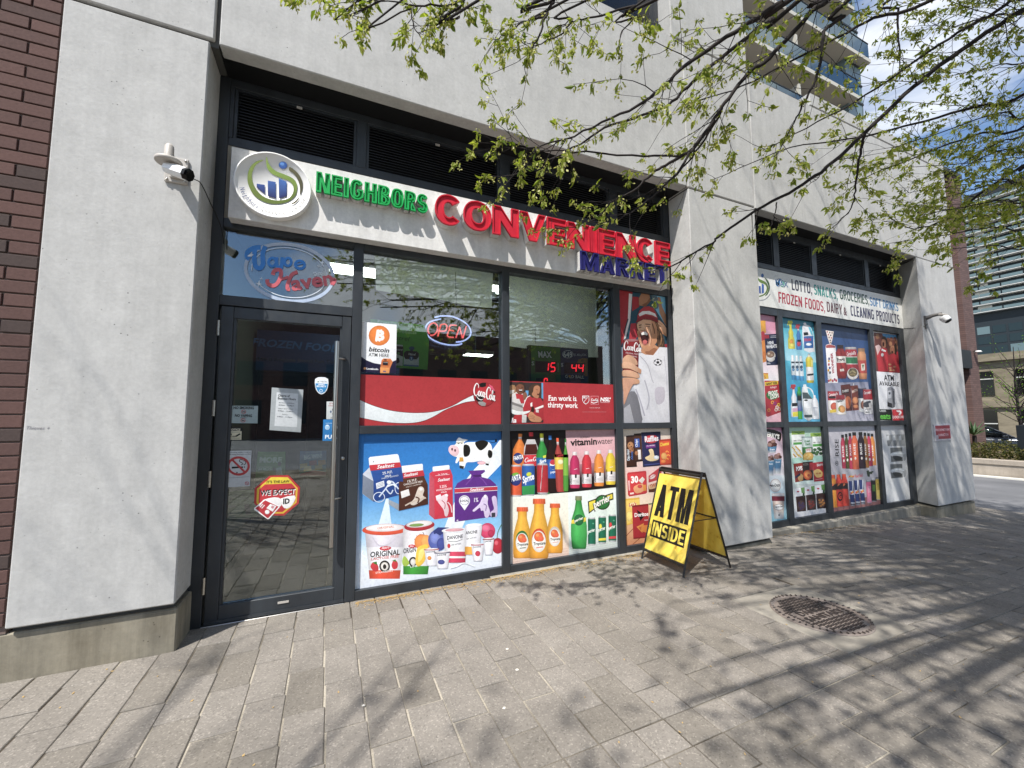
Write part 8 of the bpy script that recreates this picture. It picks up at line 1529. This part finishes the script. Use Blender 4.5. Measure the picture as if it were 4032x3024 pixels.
# ================================================================== glass apartment block far to the right
M['fslab'] = mat('white_floor_edge', '#cfcfca', 0.8); M['fglass'] = mat('teal_glass', '#243236', 0.2, 0, .3); M['fglass2'] = mat('dark_glass', '#2c3236', 0.35, 0, .25); M['frail'] = mat('rail_glass', '#66797c', 0.5, 0, .25)
gt = thing('glass_tower', 'far teal glass apartment block with white balcony lines seen through the leaves', 'building', (236, 40, 0))
bx = lambda n_, x0, x1, y0, y1, z0, z1, m, parent=gt: boxo(n_, x0 - 236, x1 - 236, y0 - 40, y1 - 40, z0, z1, M[m], parent)
bx('body', 236, 262, 20, 84, -8, 88, 'fglass2'); bx('roof_house', 240, 258, 30, 70, 88.01, 93, 'dk'); bx('podium', 232, 262, 18, 86, -8, 38, 'fglass2')
rg = random.Random(9)
for i in range(16):
    z = 42 + 2.95 * i; s_ = bx('floor_slab', 233.4, 236.0, 19, 84.5, z, z + .24, 'fslab')
    for k in range(11):
        y = 19.5 + 5.9 * k; q = MB().box(233.5 - 236, 233.6 - 236, y - 40, y + 5.5 - 40, z + .4, z + 1.45).build('balcony_pane', M['frail'], s_)
    for k in range(9):
        y = 21 + 7 * k + rg.uniform(0, 2); MB().box(-.08, -.01, y - 40, y + rg.uniform(2, 4) - 40, z + .5, z + 2.8).build('window', M['fglass' if k % 3 else 'fslab'] if rg.random() < .85 else M['farbrick'], s_)
for i in range(10):
    z = -2 + 3.9 * i
    for k in range(16): bx('podium_window', 231.9, 231.995, 19 + 4.1 * k, 22.4 + 4.1 * k, z, z + 2.9, 'fglass' if (i * 7 + k * 3) % 4 else 'frail')
# second distant block for the gap at the far right
g2 = thing('glass_tower', 'pale blue far tower at the top right corner behind the leaves', 'building', (130, -6, 0)); boxo('body', 0, 20, -14, 9, -6, 150, M['frail'], g2)
for i in range(44): boxo('floor_slab', -.4, -.01, -14.2, 9.2, 3.2 * i + 6, 3.2 * i + 6.5, M['fslab'], g2)
# ================================================================== stone street block, car, hedge, planter, black sign
def stonemat():
    m = mat('buff_stone', '#a3977f', 0.9); k = NT(m); p = k.geo((1, 1, 1)); c = k.ramp(k.noise(k.geo((.6, .6, 2.2)), 1.6, 5, .65), [(.3, '#6f6656'), (.7, '#978d78')]); k.base(c); return m
M['stone'] = stonemat()
sh = thing('stone_block', 'buff stone street block with dark shop windows across the road', 'building', (40, -8, -1))
sx = lambda n_, x0, x1, y0, y1, z0, z1, m, parent=sh: boxo(n_, x0 - 40, x1 - 40, y0 + 8, y1 + 8, z0 + 1, z1 + 1, M[m], parent)
X_ = 40.0; sx('wall', X_, X_ + 12, -14, 24, -1.5, 5.0, 'stone'); sx('cornice', X_ - .25, X_ + 12.2, -14.2, 24.2, 5.01, 5.5, 'stone'); sx('string_course', X_ - .15, X_ - .005, -14, 24, 1.95, 2.35, 'stone')
for k in range(9):
    y = -12 + 4.1 * k
    for z0_, z1_ in ((-.9, 1.75), (2.75, 4.35)):
        wd2 = sx('window', X_ - .06, X_ - .004, y, y + 3.1, z0_, z1_, 'lens'); MB().box(X_ - 40 - .12, X_ - 40 - .065, y + 1.2 + 8, y + 1.45 + 8, z0_ + 1, z1_ + 1).build('mullion', M['stone'], wd2)
        MB().box(X_ - 40 - .11, X_ - 40 - .065, y + 8, y + 3.1 + 8, z0_ + 1 + (z1_ - z0_) * .66, z0_ + 1.06 + (z1_ - z0_) * .66).build('glazing_bar', M['fslab'], wd2)
# grey parked car
M['carpaint'] = mat('dark_grey_car_paint', '#4a4d52', 0.22, 0.6, 0.6); M['cglass'] = mat('car_glass', '#0d1114', 0.06); M['tyre'] = mat('tyre_rubber', '#121212', 0.85); M['lamp'] = mat('headlamp', '#d6d8da', 0.15)
def make_car(loc, rz):
    t = thing('parked_car', 'dark grey saloon car parked behind the hedge in front of the stone block', 'car', loc, None, rz)
    def loft(name, secs, m):
        mb = MB(); n = len(secs[0]); mb.add([p for s in secs for p in s], [(i * n + k, i * n + (k + 1) % n, (i + 1) * n + (k + 1) % n, (i + 1) * n + k) for i in range(len(secs) - 1) for k in range(n)], True); mb.face(*reversed(secs[0])); mb.face(*secs[-1]); return fix_normals(mb.build(name, m, t))
    def sec(x, w, zb, zt_, r=.12): return [(x, -w + r, zb), (x, w - r, zb), (x, w, zb + r), (x, w, zt_ - r), (x, w - r, zt_), (x, -w + r, zt_), (x, -w, zt_ - r), (x, -w, zb + r)]
    loft('body', [sec(-2.28, .70, .38, .78), sec(-2.15, .84, .26, .88), sec(-1.5, .90, .22, .93), sec(0, .91, .20, .94), sec(1.2, .90, .22, .92), sec(1.9, .86, .24, .84), sec(2.2, .74, .32, .72), sec(2.28, .62, .38, .62)], M['carpaint'])
    loft('cabin', [sec(-1.75, .68, .90, .96, .03), sec(-1.0, .68, .91, 1.36, .1), sec(-.4, .66, .91, 1.45, .12), sec(.3, .66, .91, 1.42, .12), sec(1.15, .72, .90, .97, .03)], M['cglass'])
    loft('roof', [sec(-1.05, .60, 1.345, 1.40, .02), sec(-.4, .62, 1.43, 1.475, .02), sec(.32, .60, 1.405, 1.45, .02)], M['carpaint'])
    mb = MB()
    for s in (-1, 1): mb.tube([(1.12, s * .70, .95), (.34, s * .62, 1.43)], .035, 6); mb.tube([(-1.0, s * .64, 1.38), (-1.72, s * .68, .94)], .045, 6); mb.tube([(-.35, s * .69, .93), (-.38, s * .655, 1.44)], .03, 6)
    mb.build('pillar', M['carpaint'], t)
    for s in (-1, 1):
        MB().box(.75, .95, s * .93 - .09, s * .93 + .09, .92, 1.06, .03).build('wing_mirror', M['carpaint'], t); MB().box(2.02, 2.24, s * .62 - .14, s * .62 + .14, .60, .74, .03).build('headlight', M['lamp'], t)
        MB().tube([(-1.7, s * .915, .80), (1.3, s * .915, .80)], .012, 5).build('trim_strip', M['steel'], t)
        for x in (-1.38, 1.38):
            w_ = MB().lathe([(0, -.1), (.20, -.1), (.30, -.09), (.325, -.06), (.325, .06), (.30, .09), (.20, .1), (0, .1)], (x, s * .80, .325), (0, 1, 0), 20).build('wheel', M['tyre'], t); MB().lathe([(0, s * .105), (.19, s * .108), (.20, s * .09)], (x, s * .80, .325), (0, 1, 0), 16).build('rim', M['steel'], w_)
    return t
make_car((31.0, 6.6, gz(31.0) - .02 + .16), math.radians(-72))
# planter wall of stone blocks, hedge, black sign, spiky plant
pz = gz(18.0)
pw = thing('planter_wall', 'low buff stone planter wall with a hedge across the driveway', 'wall', (18.0, 2.7, pz))
M['planter'] = concrete('planter_stone', '#9a8f82', '#b5aa9c', False, .12)
for k in range(6):
    y = -5.2 + 2.0 * k; MB().box(0, .35, y + .004, y + 1.996, -.3, .36, .006).build('block', M['planter'], pw); MB().box(-.03, .38, y - .6 + .004, y + 1.396, .362, .50, .006).build('coping_stone', M['planter'], pw)
boxo('kerb_line', 17.75, 17.93, -12, 9.5, pz - .06, pz + .03, mat('white_kerb_paint', '#d9d6cc', .8))['kind'] = 'structure'
soil = boxo('planting_bed', 18.36, 25.5, -6, 9.2, pz - .3, pz + .36, M['earth']); soil['kind'] = 'structure'
def bushmat(n, a, b): return leafmat(n, a, b, .25)
M['hedge'] = bushmat('hedge_leaf', '#2f3d1c', '#6b6434'); M['lime'] = bushmat('lime_shrub_leaf', '#4f7a1c', '#86a83a'); M['agave'] = mat('yucca_leaf', '#3d5a34', .6)
def hedge(x0, x1, y0, y1, z0, z1, n, m, lab, seed, nm='hedge'):
    t = thing(nm, lab, nm, ((x0 + x1) / 2, (y0 + y1) / 2, z0)); r = random.Random(seed); LVh = Leaves(); core = MB(); c = Vector(((x0 + x1) / 2, (y0 + y1) / 2, z0))
    for k in range(n):
        p = Vector((r.uniform(x0, x1), r.uniform(y0, y1), z0 + (z1 - z0) * r.random() ** .6 * (0.85 + .15 * math.sin(k) + .0))); face = r.random()
        if face < .5: p.x = x0 + abs(r.gauss(0, .05))
        elif face < .8: p.z = z1 + r.gauss(0, .05) + .06 * math.sin(p.y * 3)
        d = Vector((r.uniform(-1, .4), r.uniform(-1, 1), r.uniform(-.4, 1))).normalized(); LVh.leaf(p - c, d, r.uniform(.05, .10), r.uniform(.025, .045), r, r.random())
    for k in range(40):
        y = r.uniform(y0, y1); x = r.uniform(x0 + .1, x1 - .1); core.tube([(x - c.x, y - c.y, 0), (x - c.x + r.uniform(-.1, .1), y - c.y + r.uniform(-.15, .15), (z1 - z0) * .9)], .012, 4, False)
    core.build('stems', M['bark'], t); LVh.build('leaves', m, t, 'stuff')
hedge(18.5, 20.2, -2.6, 5.5, pz + .36, pz + .82, 9000, M['hedge'], 'clipped olive and brown hedge in the planter before the brick building', 3); hedge(18.42, 19.2, -3.2, 1.6, pz + .36, pz + .58, 3200, M['lime'], 'low bright green shrub row at the foot of the hedge', 4, 'shrub')
yu = thing('yucca', 'spiky green yucca beside the brick corner above the hedge', 'plant', (20.9, 3.55, pz + .36)); mb = MB(); r_ = random.Random(2)
for k in range(34):
    a_ = r_.uniform(0, 2 * PI); e_ = r_.uniform(.2, 1.3); d = Vector((math.cos(a_) * math.cos(e_), math.sin(a_) * math.cos(e_), math.sin(e_))); ln = r_.uniform(.45, .75); s_ = d.cross(Vector((0, 0, 1))).normalized() * .03; b = Vector((0, 0, .75)); m_ = b + d * ln * .5; mb.face(b, m_ + s_, b + d * ln - Vector((0, 0, .08)), m_ - s_)
mb.build('leaves', M['agave'], yu); MB().tube([(0, 0, -.1), (.03, 0, .75)], .06, 7).build('stem', M['bark'], yu)
ts = thing('black_sign', 'black slab sign with a white chevron mark standing in the planter', 'sign', (18.75, .73, pz + .36)); M['signblack'] = mat('black_sign_face', '#1b2024', .4)
MB().box(-.08, .08, -1.5, 1.22, 0, 1.16, .008).build('slab', M['signblack'], ts); mb = MB()
for s in (-1, 1): mb.tube([(-.086, .80 + .18 * s, .70), (-.086, .80, 1.0)], .026, 4, True, False)
mb.build('chevron', M['white'], ts)
# small plaza tree far right
def small_tree(loc, h, rad, n, seed, lab, m='lime', dens=1.0):
    t = thing('plaza_tree', lab, 'tree', loc, 'thin trees across the driveway'); r = random.Random(seed); mb = MB(); LVx = Leaves(); mb.tube([(0, 0, -.2), (.03, .02, h * .3), (.0, .05, h * .62), (.05, 0, h * .95)], [.07, .06, .04, .012], 7)
    tk_ = mb.build('trunk', M['bark'], t); mb = MB()
    for k in range(n):
        z = h * r.uniform(.28, .8); a_ = r.uniform(0, 2 * PI); e_ = r.uniform(.2, 1.0); d = Vector((math.cos(a_) * math.cos(e_), math.sin(a_) * math.cos(e_), math.sin(e_))); q = Vector((0, .03, z)); pts = [q]
        for i in range(6):
            d = (d + Vector((r.uniform(-1, 1), r.uniform(-1, 1), r.uniform(-.6, 1))) * .2).normalized(); q = q + d * rad / 6; pts.append(q.copy())
            if i > 0:
                for c in range(int(7 * dens)):
                    dd_ = Vector((r.uniform(-1, 1), r.uniform(-1, 1), r.uniform(-1, .4))).normalized(); LVx.leaf(q + Vector((r.uniform(-1, 1), r.uniform(-1, 1), r.uniform(-1, 1))) * .16, dd_, r.uniform(.05, .09), r.uniform(.03, .045), r, r.random())
        mb.tube(pts, [.018 * (1 - .13 * i) for i in range(7)], 5, False)
    mb.build('branches', M['bark'], t); LVx.build('leaves', M[m], t, 'stuff')
small_tree((26.5, 1.5, gz(26.5)), 7.0, 2.4, 60, 31, 'thin pale leaved tree in front of the stone block', 'lime', .8); small_tree((29.0, 4.6, gz(29.0)), 5.6, 1.9, 40, 32, 'smaller bare looking tree beside the stone block', 'lime', .5)
# street side behind the camera, seen only mirrored in the panes
ob = thing('brick_block', 'grey brick block across the street, mirrored in the shop panes', 'building', (2, -34, 0)); ob_ = lambda n_, x0, x1, z0, z1, m, y0=-2, y1=10: boxo(n_, x0, x1, -y1, -y0, z0, z1, M[m], ob)
ob_('wall', -10, 26, -.3, 9.5, 'farbrick', 0, 10); 
for i in range(2):
    for k in range(11): boxo('window', -9 + 3.2 * k, -7.2 + 3.2 * k, .002, .05, 1.0 + 3.1 * i, 2.9 + 3.1 * i, M['fglass2'], ob)
